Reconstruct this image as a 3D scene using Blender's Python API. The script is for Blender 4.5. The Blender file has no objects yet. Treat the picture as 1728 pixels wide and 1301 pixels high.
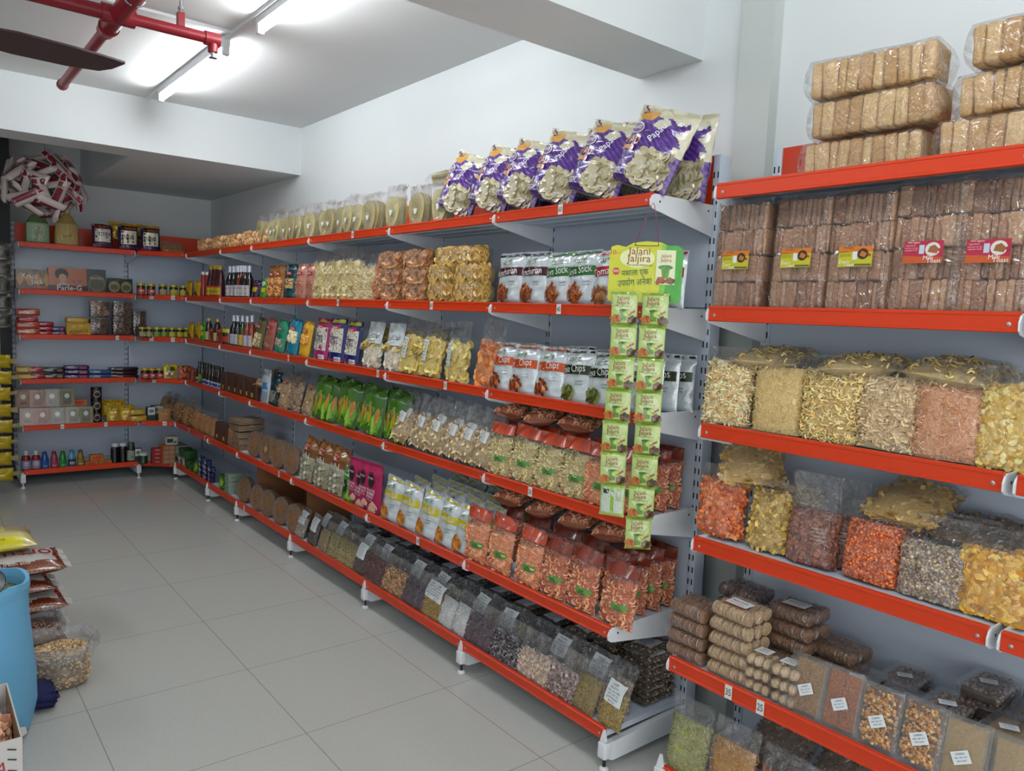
import bpy, math, random
import numpy as np
from mathutils import Matrix, Vector
sc = bpy.context.scene
COL = sc.collection
R = math.radians
PI = math.pi

# ------------------------------------------------------------------ camera, world, lights, exposure
cam_d = bpy.data.cameras.new('camera'); cam = bpy.data.objects.new('camera', cam_d); COL.objects.link(cam)
F_PX, YAW, PITCH, ROLL = 1285.6, 0.67926, 0.09083, 0.04256
cam_d.sensor_width = 36.0; cam_d.lens = 36.0 * F_PX / 1728.0; cam_d.clip_start = .05
_f = Vector((math.sin(YAW)*math.cos(PITCH), math.cos(YAW)*math.cos(PITCH), -math.sin(PITCH)))
_r = Vector((math.cos(YAW), -math.sin(YAW), 0)); _u = _r.cross(_f)
_r2 = _r*math.cos(ROLL) + _u*math.sin(ROLL); _u2 = _u*math.cos(ROLL) - _r*math.sin(ROLL)
_m = Matrix((_r2, _u2, -_f)).transposed().to_4x4(); _m.translation = Vector((-2.0178, 0, 1.6))
cam.matrix_world = _m
sc.camera = cam
sc.view_settings.view_transform = 'Standard'; sc.view_settings.look = 'None'
sc.view_settings.gamma = 1.0; sc.view_settings.use_curve_mapping = False
sc.view_settings.exposure = 0.16
try:
    sc.cycles.use_denoising = True
    sc.cycles.transparent_max_bounces = 48
    sc.cycles.max_bounces = 8
    sc.cycles.sample_clamp_indirect = 6.0
except Exception:
    pass
world = bpy.data.worlds.new('world'); sc.world = world; world.use_nodes = True
world.node_tree.nodes['Background'].inputs[0].default_value = (.93, .97, 1.0, 1)
world.node_tree.nodes['Background'].inputs[1].default_value = .42
TUBE_POWER = 68.0
# daylight through the open shop front behind the camera
_ld = bpy.data.lights.new('shopfront_daylight', 'AREA'); _lo = bpy.data.objects.new('shopfront_daylight', _ld); COL.objects.link(_lo)
_ld.shape = 'RECTANGLE'; _ld.size = 5.0; _ld.size_y = 2.3; _ld.energy = 78; _ld.color = (.95, .98, 1.0)
_lo.location = (-2.6, -2.85, 1.45); _lo.rotation_euler = (R(90), 0, 0)

# ------------------------------------------------------------------ colour and materials
def hx(s):
    s = s.lstrip('#'); c = [int(s[i:i+2], 16)/255 for i in (0, 2, 4)]
    return tuple(x/12.92 if x <= .04045 else ((x+.055)/1.055)**2.4 for x in c)
def c3(c):
    return hx(c) if isinstance(c, str) else tuple(c)
def nt(name):
    m = bpy.data.materials.new(name); m.use_nodes = True
    n = m.node_tree.nodes; l = m.node_tree.links
    return m, n, l, n['Principled BSDF']
def noise_bump(n, l, b, scale, strength, dist=.002, detail=3, rough=.6, coords='Object'):
    tc = n.new('ShaderNodeTexCoord'); no = n.new('ShaderNodeTexNoise'); bu = n.new('ShaderNodeBump')
    no.inputs['Scale'].default_value = scale; no.inputs['Detail'].default_value = detail; no.inputs['Roughness'].default_value = rough
    bu.inputs['Strength'].default_value = strength; bu.inputs['Distance'].default_value = dist
    l.new(tc.outputs[coords], no.inputs['Vector']); l.new(no.outputs[0], bu.inputs['Height']); l.new(bu.outputs[0], b.inputs['Normal'])
    return no
def plain(name, col, rough=.5, metal=0, bump=None, var=0.0):
    m, n, l, b = nt(name); c = c3(col)
    b.inputs['Base Color'].default_value = (*c, 1); b.inputs['Roughness'].default_value = rough; b.inputs['Metallic'].default_value = metal
    if bump:
        no = noise_bump(n, l, b, *bump)
        if var:
            mx = n.new('ShaderNodeMix'); mx.data_type = 'RGBA'
            mx.inputs['A'].default_value = (*[x*(1-var) for x in c], 1); mx.inputs['B'].default_value = (*[min(1, x*(1+var)) for x in c], 1)
            l.new(no.outputs[0], mx.inputs['Factor']); l.new(mx.outputs['Result'], b.inputs['Base Color'])
    return m
def vcol(name, rough=.4, metal=0, coat=0, bump=None, spec=.5, var=0, trans=0):
    """the colour printed on / of each piece comes from the mesh's own colour attribute"""
    m, n, l, b = nt(name)
    a = n.new('ShaderNodeAttribute'); a.attribute_name = 'Col'
    b.inputs['Roughness'].default_value = rough; b.inputs['Metallic'].default_value = metal
    b.inputs['Specular IOR Level'].default_value = spec
    b.inputs['Coat Weight'].default_value = coat; b.inputs['Coat Roughness'].default_value = .08
    out = a.outputs['Color']
    if bump: no = noise_bump(n, l, b, *bump)
    if bump and var:
        hs = n.new('ShaderNodeHueSaturation'); mp = n.new('ShaderNodeMapRange')
        mp.inputs['From Min'].default_value = .3; mp.inputs['From Max'].default_value = .7
        mp.inputs['To Min'].default_value = 1-var; mp.inputs['To Max'].default_value = 1+var
        l.new(no.outputs[0], mp.inputs['Value']); l.new(mp.outputs[0], hs.inputs['Value']); l.new(out, hs.inputs['Color']); out = hs.outputs[0]
    l.new(out, b.inputs['Base Color'])
    if trans: b.inputs['Transmission Weight'].default_value = trans
    return m
def film_mat(name, scale=26, haze=.02, gloss=.36, tint=(.985, .985, .985), strength=.9, rough=.10):
    """clear crinkled cellophane"""
    m, n, l, b = nt(name); n.remove(b); out = n['Material Output']
    tr = n.new('ShaderNodeBsdfTransparent'); tr.inputs[0].default_value = (*tint, 1)
    gl = n.new('ShaderNodeBsdfGlossy'); gl.inputs['Roughness'].default_value = rough
    di = n.new('ShaderNodeBsdfDiffuse'); di.inputs[0].default_value = (.85, .88, .9, 1)
    lw = n.new('ShaderNodeLayerWeight'); lw.inputs['Blend'].default_value = .35
    tc = n.new('ShaderNodeTexCoord'); no = n.new('ShaderNodeTexNoise'); no.inputs['Scale'].default_value = scale; no.inputs['Detail'].default_value = 2.5
    no.inputs['Distortion'].default_value = 1.6
    ab = n.new('ShaderNodeMath'); ab.operation = 'SUBTRACT'; ab.inputs[1].default_value = .42
    a2 = n.new('ShaderNodeMath'); a2.operation = 'ABSOLUTE'
    bu = n.new('ShaderNodeBump'); bu.inputs['Strength'].default_value = strength; bu.inputs['Distance'].default_value = .035
    l.new(tc.outputs['Object'], no.inputs['Vector']); l.new(no.outputs[0], ab.inputs[0]); l.new(ab.outputs[0], a2.inputs[0]); l.new(a2.outputs[0], bu.inputs['Height'])
    l.new(bu.outputs[0], gl.inputs['Normal']); l.new(bu.outputs[0], lw.inputs['Normal'])
    mp = n.new('ShaderNodeMapRange'); mp.inputs['To Min'].default_value = .085; mp.inputs['To Max'].default_value = gloss
    l.new(lw.outputs['Facing'], mp.inputs['Value'])
    m1 = n.new('ShaderNodeMixShader'); m1.inputs[0].default_value = haze
    l.new(tr.outputs[0], m1.inputs[1]); l.new(di.outputs[0], m1.inputs[2])
    m2 = n.new('ShaderNodeMixShader'); l.new(mp.outputs[0], m2.inputs[0]); l.new(m1.outputs[0], m2.inputs[1]); l.new(gl.outputs[0], m2.inputs[2])
    l.new(m2.outputs[0], out.inputs['Surface'])
    return m
M = {}
M['paint'] = plain('white_wall_paint', (.79, .825, .835), .65, 0, (60, .08, .001))
M['paint_grey'] = plain('grey_wall_paint', (.60, .64, .62), .6, 0, (60, .08, .001))
M['ceiling'] = plain('ceiling_paint', (.78, .79, .79), .7, 0, (45, .25, .002))
M['shelf'] = plain('pale_blue_grey_powder_coat', (.60, .66, .76), .35, 0, (220, .06, .0005))
M['white_metal'] = plain('white_powder_coat', (.78, .80, .83), .35, 0, (220, .05, .0005))
M['red'] = plain('red_orange_powder_coat', hx('cc3607'), .38, 0, (300, .06, .0004), .05)
M['dark'] = plain('dark_slot', (.01, .01, .012), .6)
M['black'] = plain('black_rubber', (.015, .015, .016), .5)
M['pipe'] = plain('red_pipe_paint', hx('8a1a26'), .35, 0, (40, .1, .001), .15)
M['steel'] = plain('galvanised_steel', (.42, .44, .46), .35, .8)
M['blade'] = plain('brown_fan_enamel', hx('3a2426'), .35)
M['passage_shade'] = plain('unlit_passage_black', (.012, .014, .016), .6, 0, (20, .1, .001))  # shade of the unlit doorway and passage, put in as a near-black colour
M['card'] = plain('brown_cardboard', hx('8a5a38'), .8, 0, (70, .15, .001), .12)
M['cookie'] = vcol('baked_crumb', .75, bump=(160, .55, .003), var=.22)
M['food'] = vcol('snack_pieces', .6, bump=(140, .35, .0015), var=.12)
M['gloss'] = vcol('glossy_print', .22, coat=.5, bump=(30, .35, .006))
M['foil'] = vcol('printed_foil', .27, metal=.25, coat=.35, bump=(26, .5, .008))
M['paper'] = vcol('printed_paper', .55)
M['matte'] = vcol('matte_print', .6, bump=(60, .2, .002))
M['rigid'] = vcol('smooth_plastic', .2, coat=.4)
M['roti'] = vcol('speckled_flatbread', .65, bump=(75, .4, .003), var=.42)
M['film'] = film_mat('clear_cellophane')
M['film_big'] = film_mat('crinkled_wrap', 15, .015, .48, strength=1.0, rough=.06)
M['film_grey'] = film_mat('hazy_pouch_film', 24, .035, .38, (.98, .98, .985))
M['film_brown'] = film_mat('amber_tinted_film', 22, .04, .3, (.90, .66, .56))
M['tray'] = film_mat('clear_tray_plastic', 9, .012, .30, (.985, .985, .985), .25, .05)
M['cloth_blue'] = plain('blue_woven_sack', hx('6fb4dc'), .55, 0, (240, .5, .002), .08)
M['navy'] = plain('navy_cloth', hx('161b52'), .8, 0, (150, .6, .004), .3)
def _floor():
    m, n, l, b = nt('polished_vitrified_tile')
    tc = n.new('ShaderNodeTexCoord'); mp = n.new('ShaderNodeMapping'); br = n.new('ShaderNodeTexBrick')
    mp.inputs['Location'].default_value = (.228+.627*20, -1.959+.627*20, 0); mp.inputs['Scale'].default_value = (1/.627, 1/.627, 1)
    mp.vector_type = 'POINT'
    mp.inputs['Location'].default_value = ((.228+.627*20)/.627, (-1.959+.627*20)/.627, 0)
    br.offset = 0; br.squash = 1
    for k, v in (('Scale', 1), ('Mortar Size', .003), ('Mortar Smooth', .1), ('Brick Width', 1), ('Row Height', 1)): br.inputs[k].default_value = v
    no = n.new('ShaderNodeTexNoise'); no.inputs['Scale'].default_value = 90; no.inputs['Detail'].default_value = 4
    n2 = n.new('ShaderNodeTexNoise'); n2.inputs['Scale'].default_value = 1.7; n2.inputs['Detail'].default_value = 6
    cr = n.new('ShaderNodeMix'); cr.data_type = 'RGBA'; cr.inputs['A'].default_value = (.50, .505, .47, 1); cr.inputs['B'].default_value = (.60, .605, .565, 1)
    br.inputs['Mortar'].default_value = (.30, .30, .28, 1)
    l.new(tc.outputs['Object'], mp.inputs['Vector']); l.new(mp.outputs[0], br.inputs['Vector']); l.new(tc.outputs['Object'], no.inputs['Vector']); l.new(tc.outputs['Object'], n2.inputs['Vector'])
    l.new(no.outputs[0], cr.inputs['Factor']); l.new(cr.outputs['Result'], br.inputs['Color1']); l.new(cr.outputs['Result'], br.inputs['Color2'])
    l.new(br.outputs['Color'], b.inputs['Base Color'])
    mr = n.new('ShaderNodeMapRange'); mr.inputs['To Min'].default_value = .10; mr.inputs['To Max'].default_value = .26
    l.new(n2.outputs[0], mr.inputs['Value']); l.new(mr.outputs[0], b.inputs['Roughness'])
    return m
M['floor'] = _floor()
def emit(name, col, s):
    m, n, l, b = nt(name); b.inputs['Base Color'].default_value = (1, 1, 1, 1)
    b.inputs['Emission Color'].default_value = (*col, 1); b.inputs['Emission Strength'].default_value = s
    return m
M['tube'] = emit('lit_tube', (.93, .98, 1.0), TUBE_POWER)

# ------------------------------------------------------------------ mesh builder
class MB:
    def __init__(s): s.v = []; s.n = 0; s.f = []
    def add(s, V, F, col=(.8, .8, .8), mat=0, smooth=True):
        V = np.asarray(V, float).reshape(-1, 3)
        if isinstance(F, np.ndarray): Fs = [F]
        else:
            by = {}
            for f in F: by.setdefault(len(f), []).append(f)
            Fs = [np.array(x) for x in by.values()]
        col = np.asarray(c3(col) if isinstance(col, (str, tuple)) else col, float)
        for F_ in Fs:
            c = np.broadcast_to(col, (len(F_), 3)) if col.ndim == 1 else col[:len(F_)]
            s.f.append((F_ + s.n, c, mat, smooth))
        s.v.append(V); s.n += len(V)
        return s
    def build(s, name, mats, parent=None, link=True):
        me = bpy.data.meshes.new(name)
        V = np.concatenate(s.v); me.vertices.add(len(V)); me.vertices.foreach_set('co', V.ravel())
        li = np.concatenate([f.ravel() for f, c, m, k in s.f]); tot = np.concatenate([np.full(len(f), f.shape[1]) for f, c, m, k in s.f])
        st = np.concatenate([[0], np.cumsum(tot)[:-1]])
        me.loops.add(len(li)); me.loops.foreach_set('vertex_index', li)
        me.polygons.add(len(tot)); me.polygons.foreach_set('loop_start', st); me.polygons.foreach_set('loop_total', tot)
        me.polygons.foreach_set('material_index', np.concatenate([np.full(len(f), m) for f, c, m, k in s.f]))
        me.polygons.foreach_set('use_smooth', np.concatenate([np.full(len(f), k) for f, c, m, k in s.f]))
        cc = np.repeat(np.concatenate([c for f, c, m, k in s.f]), tot, axis=0)
        me.update(calc_edges=True)
        at = me.color_attributes.new('Col', 'FLOAT_COLOR', 'CORNER')
        at.data.foreach_set('color', np.concatenate([cc, np.ones((len(cc), 1))], 1).ravel())
        for k in (mats if isinstance(mats, (list, tuple)) else [mats]): me.materials.append(M[k])
        o = bpy.data.objects.new(name, me)
        if link: COL.objects.link(o)
        if parent is not None: o.parent = parent
        return o
def tag(o, label=None, cat=None, group=None, kind=None):
    if label: o['label'] = label
    if cat: o['category'] = cat
    if group: o['group'] = group
    if kind: o['kind'] = kind
    return o
def empty(name, link=True):
    o = bpy.data.objects.new(name, None); o.empty_display_size = .05
    if link: COL.objects.link(o)
    return o
def struct(name, mb, mat):
    return tag(mb.build(name, mat), kind='structure')
BOXF = np.array([(0, 3, 2, 1), (4, 5, 6, 7), (0, 1, 5, 4), (1, 2, 6, 5), (2, 3, 7, 6), (3, 0, 4, 7)])
def boxv(x0, x1, y0, y1, z0, z1):
    return np.array([(x0, y0, z0), (x1, y0, z0), (x1, y1, z0), (x0, y1, z0), (x0, y0, z1), (x1, y0, z1), (x1, y1, z1), (x0, y1, z1)])
def box(mb, x0, x1, y0, y1, z0, z1, col=(.8, .8, .8), mat=0): return mb.add(boxv(x0, x1, y0, y1, z0, z1), BOXF, col, mat, False)
def rbox(mb, x0, x1, y0, y1, z0, z1, r=.01, col=(.8, .8, .8), mat=0, n=2, xf=None, jit=0, rng=None):
    """box with rounded edges: a cube's grid pushed onto a rounded box"""
    h = np.array([(x1-x0)/2, (y1-y0)/2, (z1-z0)/2]); r = min(r, h.min()*.98)
    T = [np.array([-a, -(a-.35*r), -(a-r), 0, a-r, a-.35*r, a]) for a in h]; k = 7
    vs = {}; V = []; F = []
    def vid(q):
        if q not in vs: vs[q] = len(V); V.append((T[0][q[0]], T[1][q[1]], T[2][q[2]]))
        return vs[q]
    for ax in range(3):
        for sg in (0, k-1):
            for i in range(k-1):
                for j in range(k-1):
                    f = []
                    for a, b_ in ((i, j), (i+1, j), (i+1, j+1), (i, j+1)):
                        p = [0, 0, 0]; p[ax] = sg; p[(ax+1) % 3] = a; p[(ax+2) % 3] = b_; f.append(vid(tuple(p)))
                    F.append(f if sg else f[::-1])
    P = np.array(V); C = np.clip(P, -(h-r), h-r); D = P-C; L = np.linalg.norm(D, axis=1, keepdims=True)
    P = C+D/np.maximum(L, 1e-9)*r
    if jit and rng is not None: P = P+rng.normal(0, jit, P.shape)
    P = P+np.array([(x0+x1)/2, (y0+y1)/2, (z0+z1)/2])
    if xf is not None: X = np.array(xf); P = P @ X[:3, :3].T+X[:3, 3]
    return mb.add(P, np.array(F), col, mat, True)
def cyl(mb, p0, p1, r0, r1=None, seg=16, col=(.8, .8, .8), mat=0, caps=True):
    r1 = r0 if r1 is None else r1
    p0, p1 = np.array(p0, float), np.array(p1, float); d = p1-p0; d /= np.linalg.norm(d)
    a = np.cross(d, (0, 0, 1) if abs(d[2]) < .9 else (1, 0, 0)); a /= np.linalg.norm(a); b = np.cross(d, a)
    t = np.arange(seg)*2*PI/seg; ring = np.outer(np.cos(t), a)+np.outer(np.sin(t), b)
    V = np.concatenate([p0+ring*r0, p1+ring*r1]); i = np.arange(seg); j = (i+1) % seg
    mb.add(V, np.stack([i, j, j+seg, i+seg], 1), col, mat, True)
    if caps:
        mb.add(p0+ring*r0, [tuple(range(seg))[::-1]], col, mat, False); mb.add(p1+ring*r1, [tuple(range(seg))], col, mat, False)
    return mb
def tube(mb, pts, r, seg=6, col=(.8, .8, .8), mat=0):
    pts = np.array(pts, float); n = len(pts); V = []
    for i in range(n):
        d = pts[min(i+1, n-1)]-pts[max(i-1, 0)]; d /= np.linalg.norm(d)+1e-12
        a = np.cross(d, (0, 0, 1) if abs(d[2]) < .9 else (1, 0, 0)); a /= np.linalg.norm(a); b = np.cross(d, a)
        t = np.arange(seg)*2*PI/seg; V.append(pts[i]+(np.outer(np.cos(t), a)+np.outer(np.sin(t), b))*(r if np.isscalar(r) else r[i]))
    F = [(i*seg+k, i*seg+(k+1) % seg, (i+1)*seg+(k+1) % seg, (i+1)*seg+k) for i in range(n-1) for k in range(seg)]
    F += [tuple(range(seg))[::-1], tuple((n-1)*seg+k for k in range(seg))]
    return mb.add(np.concatenate(V), F, col, mat, True)
def lathe(mb, prof, seg=20, cols=None, col=(.8, .8, .8), mat=0, sx=1, sy=1, c=(0, 0, 0), flat=False):
    """prof: list of (radius, height); cols: list of (height up to which, colour)"""
    t = np.arange(seg)*2*PI/seg; V = np.concatenate([np.stack([np.cos(t)*r*sx, np.sin(t)*r*sy, np.full(seg, z)], 1) for r, z in prof])+np.array(c)
    i = np.arange(seg); j = (i+1) % seg
    for k in range(len(prof)-1):
        cc = col; zm = (prof[k][1]+prof[k+1][1])/2
        if cols:
            for zz, q in cols:
                if zm <= zz: cc = q; break
        mb.add(V[k*seg:(k+2)*seg], np.stack([i, j, j+seg, i+seg], 1), cc, mat, not flat)
    return mb
# ------------------------------------------------------------------ lettering and printed shapes laid onto a surface
_T = {}
DEV = None
def text_geo(s):
    if s not in _T:
        cu = bpy.data.curves.new('lettering', 'FONT'); cu.body = s; cu.resolution_u = 2; cu.size = 1
        o = bpy.data.objects.new('lettering', cu); COL.objects.link(o)
        dg = bpy.context.evaluated_depsgraph_get(); me = o.evaluated_get(dg).to_mesh()
        V = np.array([(v.co.x, v.co.y) for v in me.vertices]).reshape(-1, 2); F = [tuple(p.vertices) for p in me.polygons]
        o.evaluated_get(dg).to_mesh_clear(); COL.objects.unlink(o); bpy.data.objects.remove(o); bpy.data.curves.remove(cu)
        if len(V):
            V = V - V.min(0); V[:, 0] -= V[:, 0].max()/2; V[:, 1] -= V[:, 1].max()/2
        _T[s] = (V, F)
    return _T[s]
def decal(mb, S, w, h, items, mat=0, off0=.0008, step=.0005, seed=0, toff=None):
    if toff is None and getattr(S, '__self__', None) is not None: toff = .0020 if h > .15 else .0010; off0 = max(off0, .0014)
    """items in surface units: x 0..1 across, z 0..1 up. text: ('t', words, cx, cz, height in m, max width in m, colour, tilt)"""
    rng = np.random.default_rng(seed); off = off0
    for it in items:
        k = it[0]; off += step
        if k == 'r':
            _, u0, v0, u1, v1, col = it[:6]; nu, nv = max(2, int((u1-u0)*9)+1), max(2, int((v1-v0)*9)+1)
            U, Vv = np.meshgrid(np.linspace(u0, u1, nu), np.linspace(v0, v1, nv)); sl = it[6] if len(it) > 6 else 0
            P = S(U.ravel(), (Vv + sl*(U-.5)).ravel(), off); i = np.arange(nu*nv).reshape(nv, nu)
            F = np.stack([i[:-1, :-1], i[:-1, 1:], i[1:, 1:], i[1:, :-1]], -1).reshape(-1, 4); mb.add(P, F, col, mat)
        elif k == 'e':
            _, cu_, cv, ru, rv, col = it; t = np.linspace(0, 2*PI, 21)[:-1]
            U = np.concatenate([[cu_], cu_+.55*ru*np.cos(t), cu_+ru*np.cos(t)]); Q = np.concatenate([[cv], cv+.55*rv*np.sin(t), cv+rv*np.sin(t)])
            F = [(0, 1+i, 1+(i+1) % 20) for i in range(20)] + [(1+i, 21+i, 21+(i+1) % 20, 1+(i+1) % 20) for i in range(20)]
            mb.add(S(U, Q, off), F, col, mat)
        elif k == 'p':
            pts = np.array(it[1], float); n = len(pts); c = pts.mean(0)
            U = np.concatenate([[c[0]], (c[0]+(pts[:, 0]-c[0])*.5), pts[:, 0]]); Q = np.concatenate([[c[1]], (c[1]+(pts[:, 1]-c[1])*.5), pts[:, 1]])
            F = [(0, 1+i, 1+(i+1) % n) for i in range(n)] + [(1+i, 1+n+i, 1+n+(i+1) % n, 1+(i+1) % n) for i in range(n)]
            mb.add(S(U, Q, off), F, it[2], mat)
        elif k == 't':
            _, s, cu_, cv, hh, mw, col = it[:7]; tilt = it[7] if len(it) > 7 else 0
            V, F = text_geo(s)
            if not len(V): continue
            tw, th = np.ptp(V[:, 0]), max(.3, np.ptp(V[:, 1])); sc_ = hh/.72
            if tw*sc_ > mw: ux = mw/tw
            else: ux = sc_
            X = V*np.array([ux, sc_]); ca, sa = math.cos(tilt), math.sin(tilt); X = np.stack([X[:, 0]*ca-X[:, 1]*sa, X[:, 0]*sa+X[:, 1]*ca], 1)
            mb.add(S(cu_+X[:, 0]/w, cv+X[:, 1]/h, off+(toff if toff is not None else .0004)), F, col, mat)
        elif k == 'f':   # a heap of printed snack pieces
            _, cu_, cv, ru, rv, kind, cols, n = it
            for q in range(n):
                a = rng.uniform(0, 2*PI); rr = math.sqrt(rng.uniform(0, 1)); x = cu_+ru*rr*math.cos(a); y = cv+rv*rr*math.sin(a)*(1 if math.sin(a) < 0 else 1-abs(x-cu_)/ru*.6)
                an = rng.uniform(0, PI)
                L, W_ = {'stick': (.022, .0035), 'chip': (.013, .008), 'ball': (.010, .008), 'leaf': (.012, .006)}[kind]
                L *= rng.uniform(.7, 1.2); t = np.linspace(0, 2*PI, 7)[:-1]
                px = L*np.cos(t)*math.cos(an)-W_*np.sin(t)*math.sin(an); py = L*np.cos(t)*math.sin(an)+W_*np.sin(t)*math.cos(an)
                c = c3(cols[rng.integers(len(cols))])
                mb.add(S(np.concatenate([[x], x+px/w]), np.concatenate([[y], y+py/h]), off+q*.00003), [(0, 1+i, 1+(i+1) % 6) for i in range(6)], c, mat)
            off += n*.00003
def flatS(w, h, y=0, z0=0):
    return lambda u, v, o=0: np.stack([(np.asarray(u)-.5)*w, np.full(np.shape(u), y)-o, z0+np.asarray(v)*h], -1)
class Pouch:
    """a filled bag: seam at the sides, belly in the middle, thin at the top seal"""
    def __init__(s, w, h, d, a=2.6, b=.75, vb=.12, vf=.78, topw=1.0, seed=0, crk=.0025, top=.06, k=9, slump=0, sit=.35):
        s.w, s.h, s.d, s.a, s.b, s.vb, s.vf, s.topw, s.crk, s.top, s.slump, s.sit = w, h, d, a, b, vb, vf, topw, crk, top, slump, sit
        r = np.random.default_rng(seed); s.q = [(r.uniform(3, 16), r.uniform(0, PI), r.uniform(0, 6.28), r.uniform(.3, 1)/(1+i*.25)) for i in range(k)]
        x = np.linspace(0, 1, 200); y = s.prof(x)*d/2; L = np.concatenate([[0], np.cumsum(np.hypot(np.diff(x*w), np.diff(y)))]); s.tx, s.tl = x, L/L[-1]
    def prof(s, x): return (1-np.clip(np.abs(2*x-1), 0, 1)**s.a)**s.b
    def P(s, v):
        v = np.clip(v, 0, 1); lo = s.sit+(1-s.sit)*np.sqrt(np.clip(1-(1-np.minimum(v/s.vb, 1))**2, 0, 1))
        t = np.clip((v-s.vf)/(1-s.vf+1e-9), 0, 1); up = s.top+(1-s.top)*(1-t)**1.25
        return lo*up
    def crinkle(s, x, v):
        n = 0
        for f, th, ph, am in s.q: n = n+am*(1-2*np.abs(np.sin(f*(x*math.cos(th)+v*math.sin(th)*1.4)+ph)))
        return n*s.crk*(.5+1.4*np.clip((v-s.vf)/(1-s.vf+1e-9)+.15, 0, 1))
    def S(s, x, v, o=0, side=1, shrink=1.0):
        x = np.asarray(x, float); v = np.asarray(v, float); n = s.crinkle(x, v)
        wv = s.w*(1-.05*s.P(v))*(1+(s.topw-1)*np.clip((v-.5)*2, 0, 1))
        y = s.d/2*s.prof(x)*s.P(v)*shrink+n*np.minimum(1, s.prof(x)*2+.15)+o
        dx = .3*n
        return np.stack([(x-.5)*wv*shrink+dx, -side*y+s.slump*(v**2), v*s.h*(1-(1-shrink)*.5)], -1)
    def sheet(s, mb, col, mat=0, nu=15, nv=17, v0=0, v1=1, shrink=1.0, closed=True, sides=(1, -1), colfn=None):
        xs = np.interp(np.linspace(0, 1, nu), s.tl, s.tx); U, Vv = np.meshgrid(xs, np.linspace(v0, v1, nv)); i = np.arange(nu*nv).reshape(nv, nu)
        for sd in sides:
            F = np.stack([i[:-1, :-1], i[:-1, 1:], i[1:, 1:], i[1:, :-1]], -1).reshape(-1, 4)
            cl = col
            if colfn is not None:
                uc = ((U[:-1, :-1]+U[1:, 1:])/2).ravel(); vc = ((Vv[:-1, :-1]+Vv[1:, 1:])/2).ravel(); cl = colfn(uc, vc, sd)
            mb.add(s.S(U.ravel(), Vv.ravel(), 0, sd, shrink), F if sd == 1 else F[:, ::-1], cl, mat)
        if closed:
            for r_ in (0, nv-1):
                a = s.S(U[r_], Vv[r_], 0, 1, shrink); b_ = s.S(U[r_], Vv[r_], 0, -1, shrink)
                F = np.array([(k, k+1, nu+k+1, nu+k) for k in range(nu-1)]); mb.add(np.concatenate([a, b_]), F if r_ else F[:, ::-1], col, mat)
        return mb
    def scatter(s, mb, piece, n, size, cols, v0=.02, v1=.75, mat=0, seed=0, inset=.004, sides=(1,), flat=.5, xr=(0, 1), shrink=1.0):
        rng = np.random.default_rng(seed); V, F = PIECE[piece]
        l = rng.uniform(xr[0], xr[1], n); x = np.interp(l, s.tl, s.tx); v = rng.uniform(v0, v1, n); sd = rng.choice(sides, n)
        C = np.stack([s.S(np.array([x[i]]), np.array([v[i]]), -inset*rng.uniform(.3, 1.6), sd[i], shrink)[0] for i in range(n)]) if len(sides) > 1 else s.S(x, v, -inset*rng.uniform(.3, 1.6, n), sides[0], shrink)
        put(mb, V, F, C, size, cols, rng, mat, flat)
        return mb
def rotset(rng, n, flat):
    """random orientations; flat pulls the piece's plane towards facing the viewer side (-y)"""
    an = rng.uniform(0, 2*PI, n); ti = rng.normal(0, 1, (n, 2))*(1.3*(1-flat)+.10)
    ca, sa = np.cos(an), np.sin(an); Z = np.zeros(n); O = np.ones(n)
    # piece lies in xz; spin around y
    Ry = np.stack([np.stack([ca, Z, sa], 1), np.stack([Z, O, Z], 1), np.stack([-sa, Z, ca], 1)], 1)
    c1, s1 = np.cos(ti[:, 0]), np.sin(ti[:, 0]); Rx = np.stack([np.stack([O, Z, Z], 1), np.stack([Z, c1, -s1], 1), np.stack([Z, s1, c1], 1)], 1)
    c2, s2 = np.cos(ti[:, 1]), np.sin(ti[:, 1]); Rz = np.stack([np.stack([c2, -s2, Z], 1), np.stack([s2, c2, Z], 1), np.stack([Z, Z, O], 1)], 1)
    return np.einsum('nij,njk,nkl->nil', Rz, Rx, Ry)
def put(mb, V, F, C, size, cols, rng, mat=0, flat=.5):
    n = len(C); Rm = rotset(rng, n, flat); sz = size*rng.uniform(.75, 1.2, (n, 1, 1))
    P = np.einsum('nij,kj->nki', Rm, V)*sz+C[:, None, :]
    k = len(V); FF = (F[None]+(np.arange(n)*k)[:, None, None]).reshape(-1, F.shape[1])
    a = np.array([c3(c) for c in cols]); t = rng.integers(0, len(a), n); cc = a[t]*rng.uniform(1.1, 1.65, (n, 1))*np.array([1.07, 1.0, .98])
    mb.add(P.reshape(-1, 3), FF, np.repeat(np.clip(cc, 0, 1), len(F), 0), mat, True)
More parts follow.
